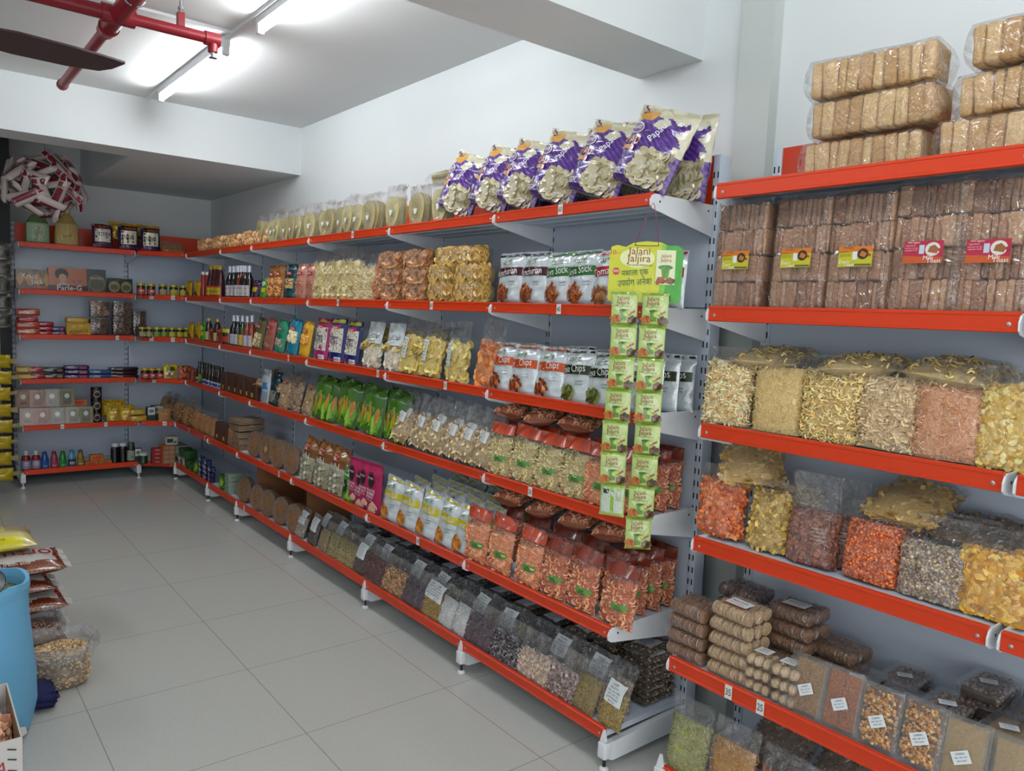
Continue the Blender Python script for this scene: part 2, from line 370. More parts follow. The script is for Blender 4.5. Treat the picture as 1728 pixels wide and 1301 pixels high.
def _pieces():
    D = {}
    def ring(Rr, r, s1, s2, arc=2*PI, bend=0):
        V = []; closed = arc > 6.2; m = s1 if closed else s1+1
        for i in range(m):
            a = arc*i/s1
            for j in range(s2):
                b = 2*PI*j/s2; V.append(((Rr+r*math.cos(b))*math.cos(a), r*math.sin(b)+bend*math.sin(a), (Rr+r*math.cos(b))*math.sin(a)))
        F = [(i*s2+j, i*s2+(j+1) % s2, ((i+1) % m)*s2+(j+1) % s2, ((i+1) % m)*s2+j) for i in range(s1) for j in range(s2)]
        return np.array(V), np.array(F)
    D['ring'] = ring(.72, .26, 9, 5)
    D['curl'] = ring(.8, .22, 5, 5, 2.4)
    D['sev'] = ring(.9, .10, 4, 4, 2.0, .3)
    V = []; 
    for i in range(4):
        z = -1+2*i/3; r = .26*(1 if 0 < i < 3 else .65)
        for j in range(5): V.append((r*math.cos(2*PI*j/5)+.15*math.sin(z*1.5), r*math.sin(2*PI*j/5), z))
    D['stick'] = (np.array(V), np.array([(i*5+j, i*5+(j+1) % 5, (i+1)*5+(j+1) % 5, (i+1)*5+j) for i in range(3) for j in range(5)]))
    V2 = np.array(V); V2[:, :2] *= .35
    D['thin'] = (V2, D['stick'][1])
    o = np.array([(1, 0, 0), (-1, 0, 0), (0, .6, 0), (0, -.6, 0), (0, 0, .7), (0, 0, -.7)], float)
    D['grain'] = (o, np.array([(0, 2, 4), (2, 1, 4), (1, 3, 4), (3, 0, 4), (2, 0, 5), (1, 2, 5), (3, 1, 5), (0, 3, 5)]))
    V = []; 
    for i in range(4):
        la = -PI/2+PI*(i+.5)/4
        for j in range(6): V.append((math.cos(la)*math.cos(j*PI/3), math.sin(la), math.cos(la)*math.sin(j*PI/3)))
    D['ball'] = (np.array(V), np.array([(i*6+j, i*6+(j+1) % 6, (i+1)*6+(j+1) % 6, (i+1)*6+j) for i in range(3) for j in range(6)]))
    n = 8; V = [(0, -.18, 0)]+[(math.cos(2*PI*j/n)*(1+.15*math.sin(3*j)), .12*math.sin(4*PI*j/n), math.sin(2*PI*j/n)*.8) for j in range(n)]
    D['flake'] = (np.array(V), np.array([(0, 1+j, 1+(j+1) % n) for j in range(n)]))
    n = 10; V = [(0, -.05, 0)]+[(math.cos(2*PI*j/n), .10*math.cos(4*PI*j/n), math.sin(2*PI*j/n)) for j in range(n)]
    D['disc'] = (np.array(V), np.array([(0, 1+j, 1+(j+1) % n) for j in range(n)]))
    V = [(x, .22*math.sin(x*2.5), z*(1-.25*abs(x))) for x in (-1, -.33, .33, 1) for z in (-.38, .38)]
    D['petal'] = (np.array(V), np.array([(0, 2, 3, 1), (2, 4, 5, 3), (4, 6, 7, 5)]))
    return D
PIECE = _pieces()
# ------------------------------------------------------------------ library of prototypes; placing copies
LIB = {}
def proto(key, name, cat, make):
    """make(link=False) -> root object, its children unlinked too"""
    LIB[key] = (name, cat, make, None)
_kids = {}
def new_root(name): o = bpy.data.objects.new(name, None); o.empty_display_size = .05; return o
def child(mb, name, mats, root, label=None, stuff=False, sub=None):
    o = mb.build(name, mats, root, link=False)
    if label: o['label'] = label
    if stuff: o['kind'] = 'stuff'
    _kids.setdefault(root, []).append(o)
    return o
PLACED = []
_ext = {}
def all_verts(root):
    if root not in _ext:
        L = []
        for o in [root]+_kids.get(root, []):
            if o.data is not None:
                v = np.empty(len(o.data.vertices)*3); o.data.vertices.foreach_get('co', v); L.append(v.reshape(-1, 3)[::max(1, len(v)//3//1500)])
        _ext[root] = np.concatenate(L)
    return _ext[root]
def place(key, x, y, z, rz=-90, lean=0, roll=0, s=1.0, desc=None, where='', group=None, order='y', front=None, axis=0, limit=None):
    """a copy resting on height z; front: the line behind which its foot stands (x for the long run, y for the back wall)"""
    name, cat, make, root = LIB[key]
    if root is None:
        root = make(); LIB[key] = (name, cat, make, root)
    r = root.copy(); r.name = name; COL.objects.link(r)
    def cp(src, dst):
        for ch in _kids.get(src, ()):
            c = ch.copy(); COL.objects.link(c); c.parent = dst; cp(ch, c)
    cp(root, r)
    S_ = np.array((s, s, s) if np.isscalar(s) else s, float)
    E = Matrix.Rotation(R(rz), 3, 'Z') @ Matrix.Rotation(R(roll), 3, 'Y') @ Matrix.Rotation(R(-lean), 3, 'X')
    V = (all_verts(root)*S_) @ np.array(E).T; z0 = V[:, 2].min()
    if front is not None:
        q = V[V[:, 2] < z0+.016][:, axis].min(); d = front-q
        if axis == 0: x = d
        else: y = d
    if limit is not None:
        m_ = V[:, axis].max()
        if axis == 0 and x+m_ > limit: x = limit-m_
        if axis == 1 and y+m_ > limit: y = limit-m_
    r.location = (x, y, z-z0); r.rotation_euler = (R(-lean), R(roll), R(rz)); r.scale = tuple(S_)
    r['category'] = cat
    PLACED.append([r, desc or name.replace('_', ' '), where, group, order])
    return r
ORD = 'first second third fourth fifth sixth seventh eighth ninth tenth eleventh twelfth thirteenth fourteenth fifteenth sixteenth seventeenth eighteenth nineteenth twentieth'.split()
def ordw(i):
    if i < 20: return ORD[i]
    t = ['twenty', 'thirty', 'forty', 'fifty', 'sixty', 'seventy', 'eighty', 'ninety'][(i+1)//10-2]
    return (t+'-'+ORD[(i+1) % 10-1]) if (i+1) % 10 else {'twenty': 'twentieth', 'thirty': 'thirtieth', 'forty': 'fortieth', 'fifty': 'fiftieth', 'sixty': 'sixtieth', 'seventy': 'seventieth', 'eighty': 'eightieth', 'ninety': 'ninetieth'}[t]
def finish_labels():
    g = {}
    for p in PLACED: g.setdefault((p[1], p[2]), []).append(p)
    for (d, w), ps in g.items():
        k = ps[0][4]
        if k == 'y': ps.sort(key=lambda p: -p[0].location.y); frm = 'from corner'
        elif k == 'x': ps.sort(key=lambda p: p[0].location.x); frm = 'from doorway'
        elif k == 'z': ps.sort(key=lambda p: -p[0].location.z); frm = 'from top'
        for i, p in enumerate(ps):
            if len(ps) == 1: p[0]['label'] = f'{d}, {w}' if w else d
            else: p[0]['label'] = f'{d}, {w}, {ordw(i)} {frm}'
            if p[3]: p[0]['group'] = p[3]
            elif len(ps) > 1: p[0]['group'] = f'{d}, {w}'[:60]
# ================================================================== the room
ZC, ZB = 3.05, 2.675          # ceiling, underside of the beams
XW, YW = .58, 8.40            # wall behind the long run, wall behind the back unit
XL_, YN = -5.2, -3.0
f = MB(); box(f, XL_, 1.0, YN, 9.6, -.05, 0); fo = struct('floor', f, 'floor')
w = MB(); box(w, XW, XW+.15, YN, YW, 0, ZC); struct('wall_right', w, 'paint')
w = MB(); box(w, -1.25, XW, YW, YW+.12, 0, ZC); struct('wall_back', w, 'paint')
w = MB(); box(w, XL_-.1, XL_, YN, YW+1, 0, ZC); struct('wall_left', w, 'paint')
w = MB(); box(w, XL_, XW, YN-.1, YN, 2.7, ZC); box(w, XW-.6, XW, YN-.1, YN, 0, 2.7); struct('wall_front', w, 'paint')
w = MB(); box(w, -1.345, -1.265, 7.76, YW+.12, 0, ZC); struct('wall_doorway', w, 'passage_shade')  # coloured near-black to read as the unlit doorway
w = MB(); box(w, XL_, -1.345, 7.76, 7.86, 0, ZC); struct('wall_passage_shade', w, 'passage_shade')  # dark sheet standing in for the unlit space past the doorway
w = MB(); box(w, XL_, XW, YN, YW+1, ZC, ZC+.1); struct('ceiling', w, 'ceiling')
w = MB(); box(w, .525, XW, 1.70, 1.845, 0, ZC); struct('trim_column', w, 'paint_grey')
w = MB(); box(w, XL_, XW, 2.06, 2.41, ZB, ZC); struct('ceiling_beam', w, 'paint')
w = MB(); box(w, XL_, XW, 6.09, 6.42, ZB, ZC); struct('ceiling_beam', w, 'paint')
w = MB(); box(w, -.635, XW, 6.42, YW, ZB, ZC); struct('ceiling_soffit', w, 'paint')
# conduit on the ceiling
w = MB(); box(w, -3.2, -.585, 4.262, 4.282, ZC-.014, ZC); box(w, -.60, -.575, 2.45, 6.05, ZC-.02, ZC); tag(w.build('wiring_conduit', 'paint'), 'white wiring conduit fixed flat along the ceiling by the tube lights', 'conduit')

# ------------------------------------------------------------------ tube lights
def tube_light(x, y0, y1, label, along='y', grp=None):
    t = empty('tube_light'); t.location = (x, (y0+y1)/2, ZC) if along == 'y' else ((y0+y1)/2, x, ZC); h = abs(y1-y0)/2
    if along == 'x': t.rotation_euler[2] = R(90)
    b = MB(); rbox(b, -.02, .02, -h, h, -.055, 0, .006, (.8, .82, .84)); b.build('batten', 'white_metal', t)
    for s in (-1, 1):
        b = MB(); rbox(b, -.017, .017, -.018+s*(h-.02), .018+s*(h-.02), -.10, -.05, .006); b.build('end_holder', 'white_metal', t)
    b = MB(); cyl(b, (0, -h+.035, -.082), (0, h-.035, -.082), .014, seg=14); b.build('lit_tube', 'tube', t)
    tag(t, label, 'tube light', grp)
tube_light(-.59, 4.36, 5.72, 'lit tube light on the ceiling over the aisle, by the far beam', grp='ceiling tube lights')
tube_light(-.57, 2.58, 3.94, 'lit tube light on the ceiling between the pipes and near beam', grp='ceiling tube lights')
tube_light(-.9, .1, 1.46, 'lit tube light on the ceiling on the shop front side of the beam', grp='ceiling tube lights')
tube_light(-2.9, -1.6, -.24, 'lit tube light on the ceiling beside the shop front', grp='ceiling tube lights')
tube_light(-3.3, 3.0, 4.36, 'lit tube light on the ceiling over the far side aisle', grp='ceiling tube lights')

# ------------------------------------------------------------------ sprinkler pipes and fan
pz = 2.88
t = empty('sprinkler_pipe'); t.location = (-1.21, 4.0, pz)
b = MB(); cyl(b, (0, -1.55, 0), (0, .22, 0), .040, seg=18); b.build('main_pipe', 'pipe', t)
b = MB(); cyl(b, (0, .20, 0), (0, 1.45, 0), .027, seg=18); cyl(b, (0, 1.44, 0), (0, 1.47, 0), .032, seg=18); b.build('reduced_pipe', 'pipe', t)
b = MB(); cyl(b, (0, .14, 0), (0, .24, 0), .047, .036, seg=18); b.build('reducer', 'pipe', t)
by = -.045
b = MB(); cyl(b, (-1.6, by, 0), (-.03, by, 0), .032, seg=18); cyl(b, (.03, by, 0), (.40, by, 0), .026, seg=18); b.build('branch_pipe', 'pipe', t)
b = MB(); cyl(b, (-.07, by, 0), (.07, by, 0), .041, seg=18); b.build('tee_fitting', 'pipe', t)
b = MB(); cyl(b, (.38, by, 0), (.45, by, 0), .033, seg=18); cyl(b, (.42, by, .01), (.42, by, -.06), .024, seg=16); b.build('elbow', 'pipe', t)
b = MB(); cyl(b, (.42, by, -.06), (.42, by, -.085), .012, seg=10); cyl(b, (.42, by, -.085), (.42, by, -.088), .022, seg=12); b.build('sprinkler_head', 'steel', t)
b = MB(); cyl(b, (.27, by, .07), (.27, by, .17), .006, seg=8); cyl(b, (.27, by, .10), (.27, by, .112), .013, seg=6); b.build('hanger_rod', 'steel', t)
b = MB(); box(b, .255, .285, by-.018, by+.018, .02, .085); b.build('hanger_clamp', 'pipe', t)
b = MB(); cyl(b, (0, -.35, .06), (0, -.35, .17), .006, seg=8); cyl(b, (0, -.35, .08), (0, -.35, .095), .016, seg=6)
tube(b, [(math.sin(a)*.046, -.35, math.cos(a)*.046+.0) for a in np.linspace(-2.9, 2.9, 15)], .004, 5); b.build('hanger_ring', 'steel', t)
tag(t, 'red sprinkler pipe with a crossing branch hanging under the ceiling', 'pipe')
t = empty('ceiling_fan'); t.location = (-1.93, 3.70, 2.60)
b = MB(); lathe(b, [(.0, .06), (.06, .055), (.11, .03), (.115, -.02), (.07, -.05), (0, -.055)], 24); b.build('motor', 'blade', t)
b = MB(); cyl(b, (0, 0, .05), (0, 0, .40), .012, seg=10); b.build('down_rod', 'blade', t)
b = MB(); lathe(b, [(.0, .45), (.06, .44), (.055, .40), (.015, .36)], 18); b.build('canopy_cup', 'blade', t)
for k in range(3):
    a = R(6+120*k); b = MB(); P = []
    for r_, w0, w1 in ((.10, -.03, .03), (.17, -.05, .05), (.30, -.065, .06), (.50, -.062, .055), (.62, -.054, .040), (.665, -.050, .008), (.70, -.046, -.038)):
        for q in (w0, w1):
            for dz in (.004, -.004): P.append((r_*math.cos(a)-q*math.sin(a), r_*math.sin(a)+q*math.cos(a), dz-q*.42))
    F = []
    for i in range(6):
        o = i*4; F += [(o, o+4, o+6, o+2), (o+1, o+3, o+7, o+5), (o, o+1, o+5, o+4), (o+2, o+6, o+7, o+3)]
    F += [(0, 2, 3, 1), (24, 25, 27, 26)]
    b.add(P, F, mat=0, smooth=False); b.build('blade', 'blade', t)
tag(t, 'dark brown ceiling fan hanging below the red pipes', 'fan')

# ================================================================== shelving
ZT = [2.0415, 1.6568, 1.2812, .9054, .5251, .1523]      # top edge of the price rails, long run
ZR = [2.0538, 1.661, 1.2763, .8916, .4967, .112]        # the same, unit by the shop front
SURF = -.012                                            # shelf surface below the rail's top edge
XU, XLO, XB = 0.0, -.089, .335                          # front of upper rails, of the two low rails, of the uprights
YJ = [1.7735, 2.6635, 3.5682, 4.5746, 5.574, 6.2617, 7.1889]
def rail_mb(L, h=.0448):
    """red price rail, local: along x from 0 to L, front faces -y, top at z 0"""
    b = MB(); P = [(0, 0), (0, -.002), (-.004, -.004), (-.006, -.006), (-.006, -h+.006), (-.003, -h+.002), (0, -h), (.010, -h), (.010, 0)]
    n = len(P); g = .007
    V = [(x, q[0], q[1]) for x in (g, L-g) for q in P]; F = [(i, (i+1) % n, (i+1) % n+n, i+n) for i in range(n)]+[tuple(range(n))[::-1], tuple(range(n, 2*n))]
    b.add(V, F, mat=0, smooth=False)
    for x in (g+.022, L-g-.022): lathe(b, [(.0055, 0), (.005, .002), (.0025, .0035), (0, .004)], 10, mat=1); v = b.v[-4:]
    return b
def rail(L, h, parent, loc, rz):
    P = [(0, 0), (-.003, -.001), (-.006, -.003), (-.006, -.009), (-.0045, -.010), (-.0045, -h+.009), (-.006, -h+.008), (-.006, -h+.002), (0, -h), (.010, -h), (.010, 0)]
    n = len(P); g = .007; b = MB()
    V = [(x, q[0], q[1]) for x in (g, L-g) for q in P]; F = [(i, (i+1) % n, (i+1) % n+n, i+n)[::-1] for i in range(n)]+[tuple(range(n)), tuple(range(n, 2*n))[::-1]]
    b.add(V, F, mat=0, smooth=False)
    for x in (g+.022, L-g-.022):
        t = np.arange(8)*PI/4
        Q = np.concatenate([np.stack([x+np.cos(t)*.0055, np.full(8, -.0045), -h*.6+np.sin(t)*.0055], 1), [[x, -.009, -h*.6]]])
        b.add(Q, [(8, (i+1) % 8, i) for i in range(8)], mat=1)
    o = b.build('price_rail', ['red', 'steel'], parent); o.location = loc; o.rotation_euler = (0, 0, rz); return o
def price_tag(words_, parent, x, h, w=.026):
    """taped paper price slip on a rail, local coordinates of the rail"""
    b = MB(); hh = h*.86; S = flatS(w, hh, -.0065, -h*.5-hh/2)
    V = np.array([(-.5, 0), (.5, .02), (.48, 1.02), (-.5, 1)]); b.add(S(V[:, 0]+.5, V[:, 1], .0006), [(0, 1, 2, 3)], '#e4e4df'); b.add(S(V[:, 0]+.5, V[:, 1], 0), [(3, 2, 1, 0)], '#e4e4df')
    decal(b, S, w, hh, [('t', words_, .5, .52, hh*.52, w*.72, '#23262c')], off0=.001)
    o = b.build('price_label', 'paper', parent); o.location = (x, 0, 0); return o
def bracket(parent, y, z, xf, tip=True):
    """tapered shelf bracket in a plane y=const, front low and rear deep"""
    b = MB(); P = [(xf-.010, -.020), (xf-.014, -.026), (xf-.012, -.046), (xf+.004, -.056), (XB-.003, -.120), (XB-.003, -.004), (xf+.01, -.004), (xf-.004, -.010)]
    n = len(P); V = [(p[0], q, p[1]) for q in (-.0022, .0022) for p in P]; F = [tuple(range(n)), tuple(range(n, 2*n))[::-1]]+[(i, i+n, (i+1) % n+n, (i+1) % n) for i in range(n)]
    b.add(V, F, smooth=False)
    for q in (xf+.035, XB-.03): cyl(b, (q, -.0032, -.028), (q, .0032, -.028), .004, seg=8, mat=1)
    o = b.build('bracket', ['white_metal', 'black'], parent); o.location = (0, y, z); return o
def upright(parent, x0, y, zt, face='x', yw=.016):
    """slotted post; slots on the face that looks into the shop"""
    b = MB(); rbox(b, x0, x0+.062, y-yw, y+yw, .03, zt, .004, n=1)
    z = .12
    while z < zt-.05:
        for s in (-1, 1): box(b, x0-.0012, x0+.001, y+s*.0085-.0025, y+s*.0085+.0025, z, z+.022, mat=1)
        z += .048
    return b.build('upright', ['shelf', 'dark'], parent)
def foot_part(parent, y, xf):
    b = MB(); P = [(xf-.012, .055), (xf-.014, .060), (xf-.014, .110), (xf-.002, .1), (XB-.001, .112), (XB-.001, .030), (xf+.03, .030), (xf+.0, .045)]
    n = len(P); V = [(p[0], y+q, p[1]-.0) for q in (-.012, .012) for p in P]; F = [tuple(range(n)), tuple(range(n, 2*n))[::-1]]+[(i, i+n, (i+1) % n+n, (i+1) % n) for i in range(n)]
    b.add(V, F, smooth=False); rbox(b, xf-.020, xf+.012, y-.019, y+.019, .046, .104, .005, n=1)
    b.add([(xf-.016, y-.012, .109), (xf-.002, y-.012, .109), (xf-.002, y+.012, .109), (xf-.016, y+.012, .109), (xf-.010, y-.004, .15), (xf-.004, y-.004, .15), (xf-.004, y+.004, .15), (xf-.010, y+.004, .15)], BOXF, smooth=False)
    b.build('base_leg', 'white_metal', parent)
    b = MB(); cyl(b, (xf, y, .012), (xf, y, .05), .006, seg=8, mat=1); lathe(b, [(.017, 0), (.017, .006), (.008, .013)], 14, c=(xf, y, 0)); b.build('levelling_foot', ['white_metal', 'black'], parent)
def shelf_board(parent, x0, x1, y0, y1, z, name='shelf'):
    b = MB(); box(b, x0, x1, y0, y1, -.026+.004, 0)
    for k in range(3):
        xx = x0+(x1-x0)*(.22+.28*k); box(b, xx-.012, xx+.012, y0+.01, y1-.01, -.026, -.0215)
    o = b.build(name, 'shelf', parent); o.location = (0, 0, z); return o
def gondola(y0, y1, zs, label, dx=0, h=.0448, tags={}, top=2.222, near_end=True, far_end=True, group='red railed shelving units along the wall'):
    t = empty('shelving_unit'); t.location = (dx, y0, 0); L = y1-y0
    def rel(o): return o
    seams = [.03, .44, .85, 1.26, 1.66, 2.03, top]
    b = MB()
    for k in range(6):
        box(b, XB+.006, XB+.022, .017, L-.017, seams[k]+.002, seams[k+1]-.002, mat=1 if k == 5 else 0)
    b.build('back_panel', ['shelf', 'red'], t)
    if near_end: upright(t, XB, 0, top)
    upright(t, XB, L, top)
    for k, z in enumerate(zs):
        xf = XU if k < 4 else XLO
        s = shelf_board(t, xf+.012, XB-.002, .006, L-.006, z+SURF)
        rail_ = rail(L, h, s, (xf, L, -SURF), -PI/2)
        for frac, words_ in tags.get(k+1, []): price_tag(words_, rail_, L*frac, h)
        if k < 5:
            for yy in (.004, L-.004): bracket(s, yy, -SURF, xf)
    for yy in ((0, L) if near_end else (L,)): foot_part(t, yy, XLO)
    return tag(t, label, 'shelving', group)
TG = {1: {1: [(.60, '60')], 2: [(.42, '40')], 4: [(.30, '20')], 5: [(1.2, '')]}, }
gondola(YJ[0], YJ[1], ZT, 'red railed shelving unit with purple papad bags on its top shelf', tags={1: [(.478, '60')], 2: [(.498, '40')], 4: [(.361, '20')]})
gondola(YJ[1], YJ[2], ZT, 'red railed shelving unit with brown and yellow rusk packs on its second shelf', tags={2: [(.477, '60')], 3: [(.636, '50')], 5: [(.571, '30')]}, near_end=False)
gondola(YJ[2], YJ[3], ZT, 'red railed shelving unit with green sweetcorn bags on its fourth shelf', tags={1: [(.59, '40')], 2: [(.423, '80')], 3: [(.92, '50')]}, near_end=False)
gondola(YJ[3], YJ[4], ZT, 'red railed shelving unit with round flatbread packs on its two low shelves', tags={3: [(.71, '40')], 5: [(.80, '75')], 6: [(.16, '75')]}, near_end=False)
gondola(YJ[4], YJ[5], ZT, 'narrow red railed shelving unit with white capped syrup bottles', near_end=False)
gondola(YJ[5], YJ[6], ZT, 'red railed shelving unit next to the corner with sauce bottles', tags={5: [(.45, '40'), (.92, '35')]}, near_end=False)
gondola(.6532, 1.5568, ZR, 'red railed shelving unit with toast bags and loose snack bags', dx=.05, h=.0505, tags={5: [(.268, '35'), (.392, '25')]}, near_end=False)
gondola(-.27, .6375, ZR, 'red railed shelving unit past the toast bags, cut off by the frame', dx=.05, h=.0505)

# back wall unit and the slanting corner piece
YBU, YBL, YBB = 7.48, 7.375, 7.85
def back_unit():
    t = empty('shelving_unit'); x0, x1 = -1.243, -.357; L = x1-x0; t.location = (x0, YBB, 0)
    seams = [.03, .44, .85, 1.26, 1.66, 2.03, 2.222]; b = MB()
    for k in range(6): box(b, .017, L-.017, .006, .02, seams[k]+.002, seams[k+1]-.002, mat=1 if k == 5 else 0)
    b.build('back_panel', ['shelf', 'red'], t)
    for xx in (0, L):
        b = MB(); rbox(b, xx-.016, xx+.016, -.002, .06, .03, 2.222, .004, n=1); z = .12
        while z < 2.2:
            for s in (-1, 1): box(b, xx+s*.0085-.0025, xx+s*.0085+.0025, -.0035, -.001, z, z+.022, mat=1)
            z += .048
        b.build('upright', ['shelf', 'dark'], t)
    tg = {3: [(.83, '60')], 5: [(.325, '30'), (.70, '50')]}
    for k, z in enumerate(ZT):
        yf = (YBU if k < 4 else YBL)-YBB
        b = MB(); box(b, .006, L-.006, yf+.012, 0, -.022, 0); s = b.build('shelf', 'shelf', t); s.location = (0, 0, z+SURF)
        rl = rail(L, .0448, s, (0, yf, -SURF), 0)
        for fr, w_ in tg.get(k+1, []): price_tag(w_, rl, L*fr, .0448)
        if k < 5:
            for xx in (.004, L-.004):
                b = MB(); P = [(yf-.012, -.024), (yf-.012, -.046), (yf+.004, -.056), (0, -.12), (0, -.004), (yf+.01, -.004)]; n = 6
                V = [(xx+q, p[0], p[1]) for q in (-.0022, .0022) for p in P]; b.add(V, [tuple(range(n)), tuple(range(n, 2*n))[::-1]]+[(i, i+n, (i+1) % n+n, (i+1) % n) for i in range(n)], smooth=False)
                o = b.build('bracket', 'white_metal', s); o.location = (0, 0, -SURF)
    for xx in (0, L):
        b = MB(); yf = YBL-YBB; box(b, xx-.012, xx+.012, yf, 0, .04, .125); rbox(b, xx-.019, xx+.019, yf-.02, yf+.012, .048, .118, .005, n=1); b.build('base_leg', 'white_metal', t)
        b = MB(); cyl(b, (xx, yf, .012), (xx, yf, .05), .006, seg=8); lathe(b, [(.017, 0), (.017, .006), (.008, .013)], 14, c=(xx, yf, 0)); b.build('levelling_foot', 'white_metal', t)
    tag(t, 'red railed shelving unit on the back wall with biscuit packs and shampoo bottles', 'shelving')
back_unit()
def corner_unit():
    t = empty('corner_shelving_unit'); t.location = (0, 7.2, 0)
    b = MB(); seams = [.03, .44, .85, 1.26, 1.66, 2.03, 2.222]
    for k in range(6):
        box(b, -.335, .335, .656, .67, seams[k]+.002, seams[k+1]-.002, mat=1 if k == 5 else 0); box(b, XB+.006, XB+.02, .02, .655, seams[k]+.002, seams[k+1]-.002, mat=1 if k == 5 else 0)
    b.build('back_panel', ['shelf', 'red'], t)
    for k, z in enumerate(ZT):
        A = (-.338, (YBU if k < 4 else YBL)-7.2); B = (-.01 if k < 4 else -.10, .0 if k < 4 else -.0); 
        P = [A, B, (XB-.003, .0), (XB-.003, .645), (-.338, .645)]; n = 5; P = np.array(P); Q = P.copy(); 
        d = np.array(B)-np.array(A); L = np.linalg.norm(d); d /= L; nn = np.array([-d[1], d[0]])
        Q[0] = Q[0]+nn*.012; Q[1] = Q[1]+nn*.012
        V = [(q[0], q[1], zz) for zz in (-.022, 0) for q in Q]; b = MB(); b.add(V, [tuple(range(n))[::-1], tuple(range(n, 2*n))]+[(i, (i+1) % n, (i+1) % n+n, i+n) for i in range(n)], smooth=False)
        s = b.build('shelf', 'shelf', t); s.location = (0, 0, z+SURF)
        rl = rail(L, .0448, s, (A[0], A[1], -SURF), math.atan2(d[1], d[0]))
        for fr, w_ in {2: [(.3, '50'), (.75, '50')], 3: [(.3, '50'), (.75, '35')], 4: [(.35, '50')], 5: [(.72, '40')]}.get(k+1, []): price_tag(w_, rl, L*fr, .0448, .034)
    tag(t, 'slanting corner shelving unit with rows of yellow lidded jars', 'shelving')
corner_unit()
# ================================================================== kinds of goods (each built once, then copied)
def simple(key, name, cat, fn):
    """one-mesh thing: fn(mb) fills it and returns the material names"""
    def make():
        b = MB(); mats = fn(b); o = b.build(name, mats, link=False); return o
    proto(key, name, cat, make)
def foil_pouch(key, name, w, h, d, base, items, seed=1, mat='foil', crk=.0042, vf=.80, vb=.14, back=True, sealcol=None, top=.10, sit=.30):
    def fn(b):
        p = Pouch(w, h, d, seed=seed, crk=crk, vf=vf, vb=vb, top=top, sit=sit); p.sheet(b, base, nu=19, nv=25)
        decal(b, p.S, w, h, items, seed=seed)
        if sealcol:
            for v0, v1 in ((0, .035), (.955, 1)): decal(b, p.S, w, h, [('r', 0.01, v0, .99, v1, sealcol)])
        return [mat]
    simple(key, name, 'snack pouch', fn)
G_LEAF = '#3c6b45'
def band_pouch(key, title, band, fkind, fcols, seed=1, w=.175, h=.21, sub='Healthy', accent=None, tcol='#f4f4f0'):
    foil_pouch(key, 'foil_snack_pouch', w, h, .062, '#d3dade', [
        ('e', .48, .80, .20, .055, '#c3cfc6'), ('t', 'LayFit', .48, .80, .020, w*.45, G_LEAF, .12),
        ('r', .03, .52, .97, .69, band, .03), ('t', title, .47, .60, .030, w*.78, tcol, .12),
        ('t', sub, .74, .40, .008, w*.28, '#3a3f44', .1), ('t', 'Snacks', .74, .35, .008, w*.28, '#3a3f44', .1),
        ('f', .36, .19, .27, .17, fkind, fcols, 60)]+([('r', .02, .93, .98, .965, accent, .03)] if accent else []), seed=seed)
BR = ['#8a3a16', '#b0561f', '#6e2a10', '#c8742c', '#9a4a1a']
band_pouch('manchurian', 'Manchurian', '#4a1426', 'stick', BR, 3, accent='#30343a')
band_pouch('soyastick', 'Soya Stick', '#2f6b2c', 'stick', BR, 4, accent='#3d7a3a')
band_pouch('tomato', 'Tomato', '#a81a2e', 'stick', ['#7a3a14', '#a4602a', '#5a260c', '#b87a38'], 5, accent='#a81a2e')
band_pouch('soyachips', 'Soya Chips', '#c9501a', 'leaf', BR, 6, accent='#c9501a')
band_pouch('soyagreen', 'Soya Chips', '#2c3a20', 'leaf', ['#5f6a28', '#848a3a', '#434c1a', '#9aa04c'], 7, accent='#23281c')
band_pouch('cheeseball', 'Cheese Ball', '#d9c81c', 'ball', ['#e08a28', '#c86a18', '#f0a848', '#b85a10'], 8, w=.17, h=.22, accent='#d9c81c')
# papad crunch pillow bags
def papad(b):
    w, h = .27, .335; p = Pouch(w, h, .12, seed=11, crk=.005, vf=.74, vb=.16, top=.08)
    V1, V2, CR, OR = [np.array(c3(c)) for c in ('#4a2878', '#6a4498', '#cfcab0', '#d8982c')]
    def cf(u, v, sd):
        n = .025*np.sin(23*u+5)+.02*np.sin(31*v+2)+.015*np.sin(47*(u+v))
        win = ((u-.68)/.25)**2+((v-.25)/.22)**2 < 1+n*6            # window onto the discs
        hole = ((u-.60)/.12)**2+((v-.77)/.07)**2 < 1
        edge = (u > .90+n) & (v > .45); topc = v > .87+n*1.4-.10*(u-.5); gap = (u < .16+n) & (v > .62-n) & (v < .87)
        c = np.where(((np.sin(u*60+v*90) > .7))[:, None], V2, V1)
        for m in (hole, edge, topc, gap): c = np.where(m[:, None], CR, c)
        c = np.where(win[:, None], CR*.92, c)
        c = np.where(((u > .10) & (u < .40) & (v > .78) & (v < .93))[:, None], OR, c)
        return c
    p.sheet(b, '#cfcab0', nu=56, nv=70, colfn=cf)
    decal(b, p.S, w, h, toff=.004, off0=.003, items=[
        ('e', .25, .66, .14, .075, '#e0d8c6'), ('e', .25, .66, .12, .06, '#7a5a9c'), ('t', 'papad', .25, .66, .020, .055, '#f2ead8'),
        ('t', 'PAPAD', .23, .50, .034, .11, '#e0962c', .05), ('r', .08, .38, .36, .435, '#c87a2c'), ('t', 'RICE', .22, .407, .012, .05, '#f0e0c0'),
        ('t', 'Crunch', .22, .12, .042, .105, '#efe8f4', .08), ('t', 'Papad', .66, .64, .03, .08, '#f2ecf6', 1.1),
        ('r', .80, .80, .87, .85, '#e8e8e8'), ('r', .815, .81, .855, .84, '#3a2a6a')], seed=2)
    p.scatter(b, 'disc', 90, .022, ['#a8a386', '#b4b094', '#989274', '#a49e7e'], .05, .44, 0, 5, .004, flat=.88, xr=(.46, .88))
    return ['gloss']
simple('papad', 'papad_snack_bag', 'snack bag', papad)
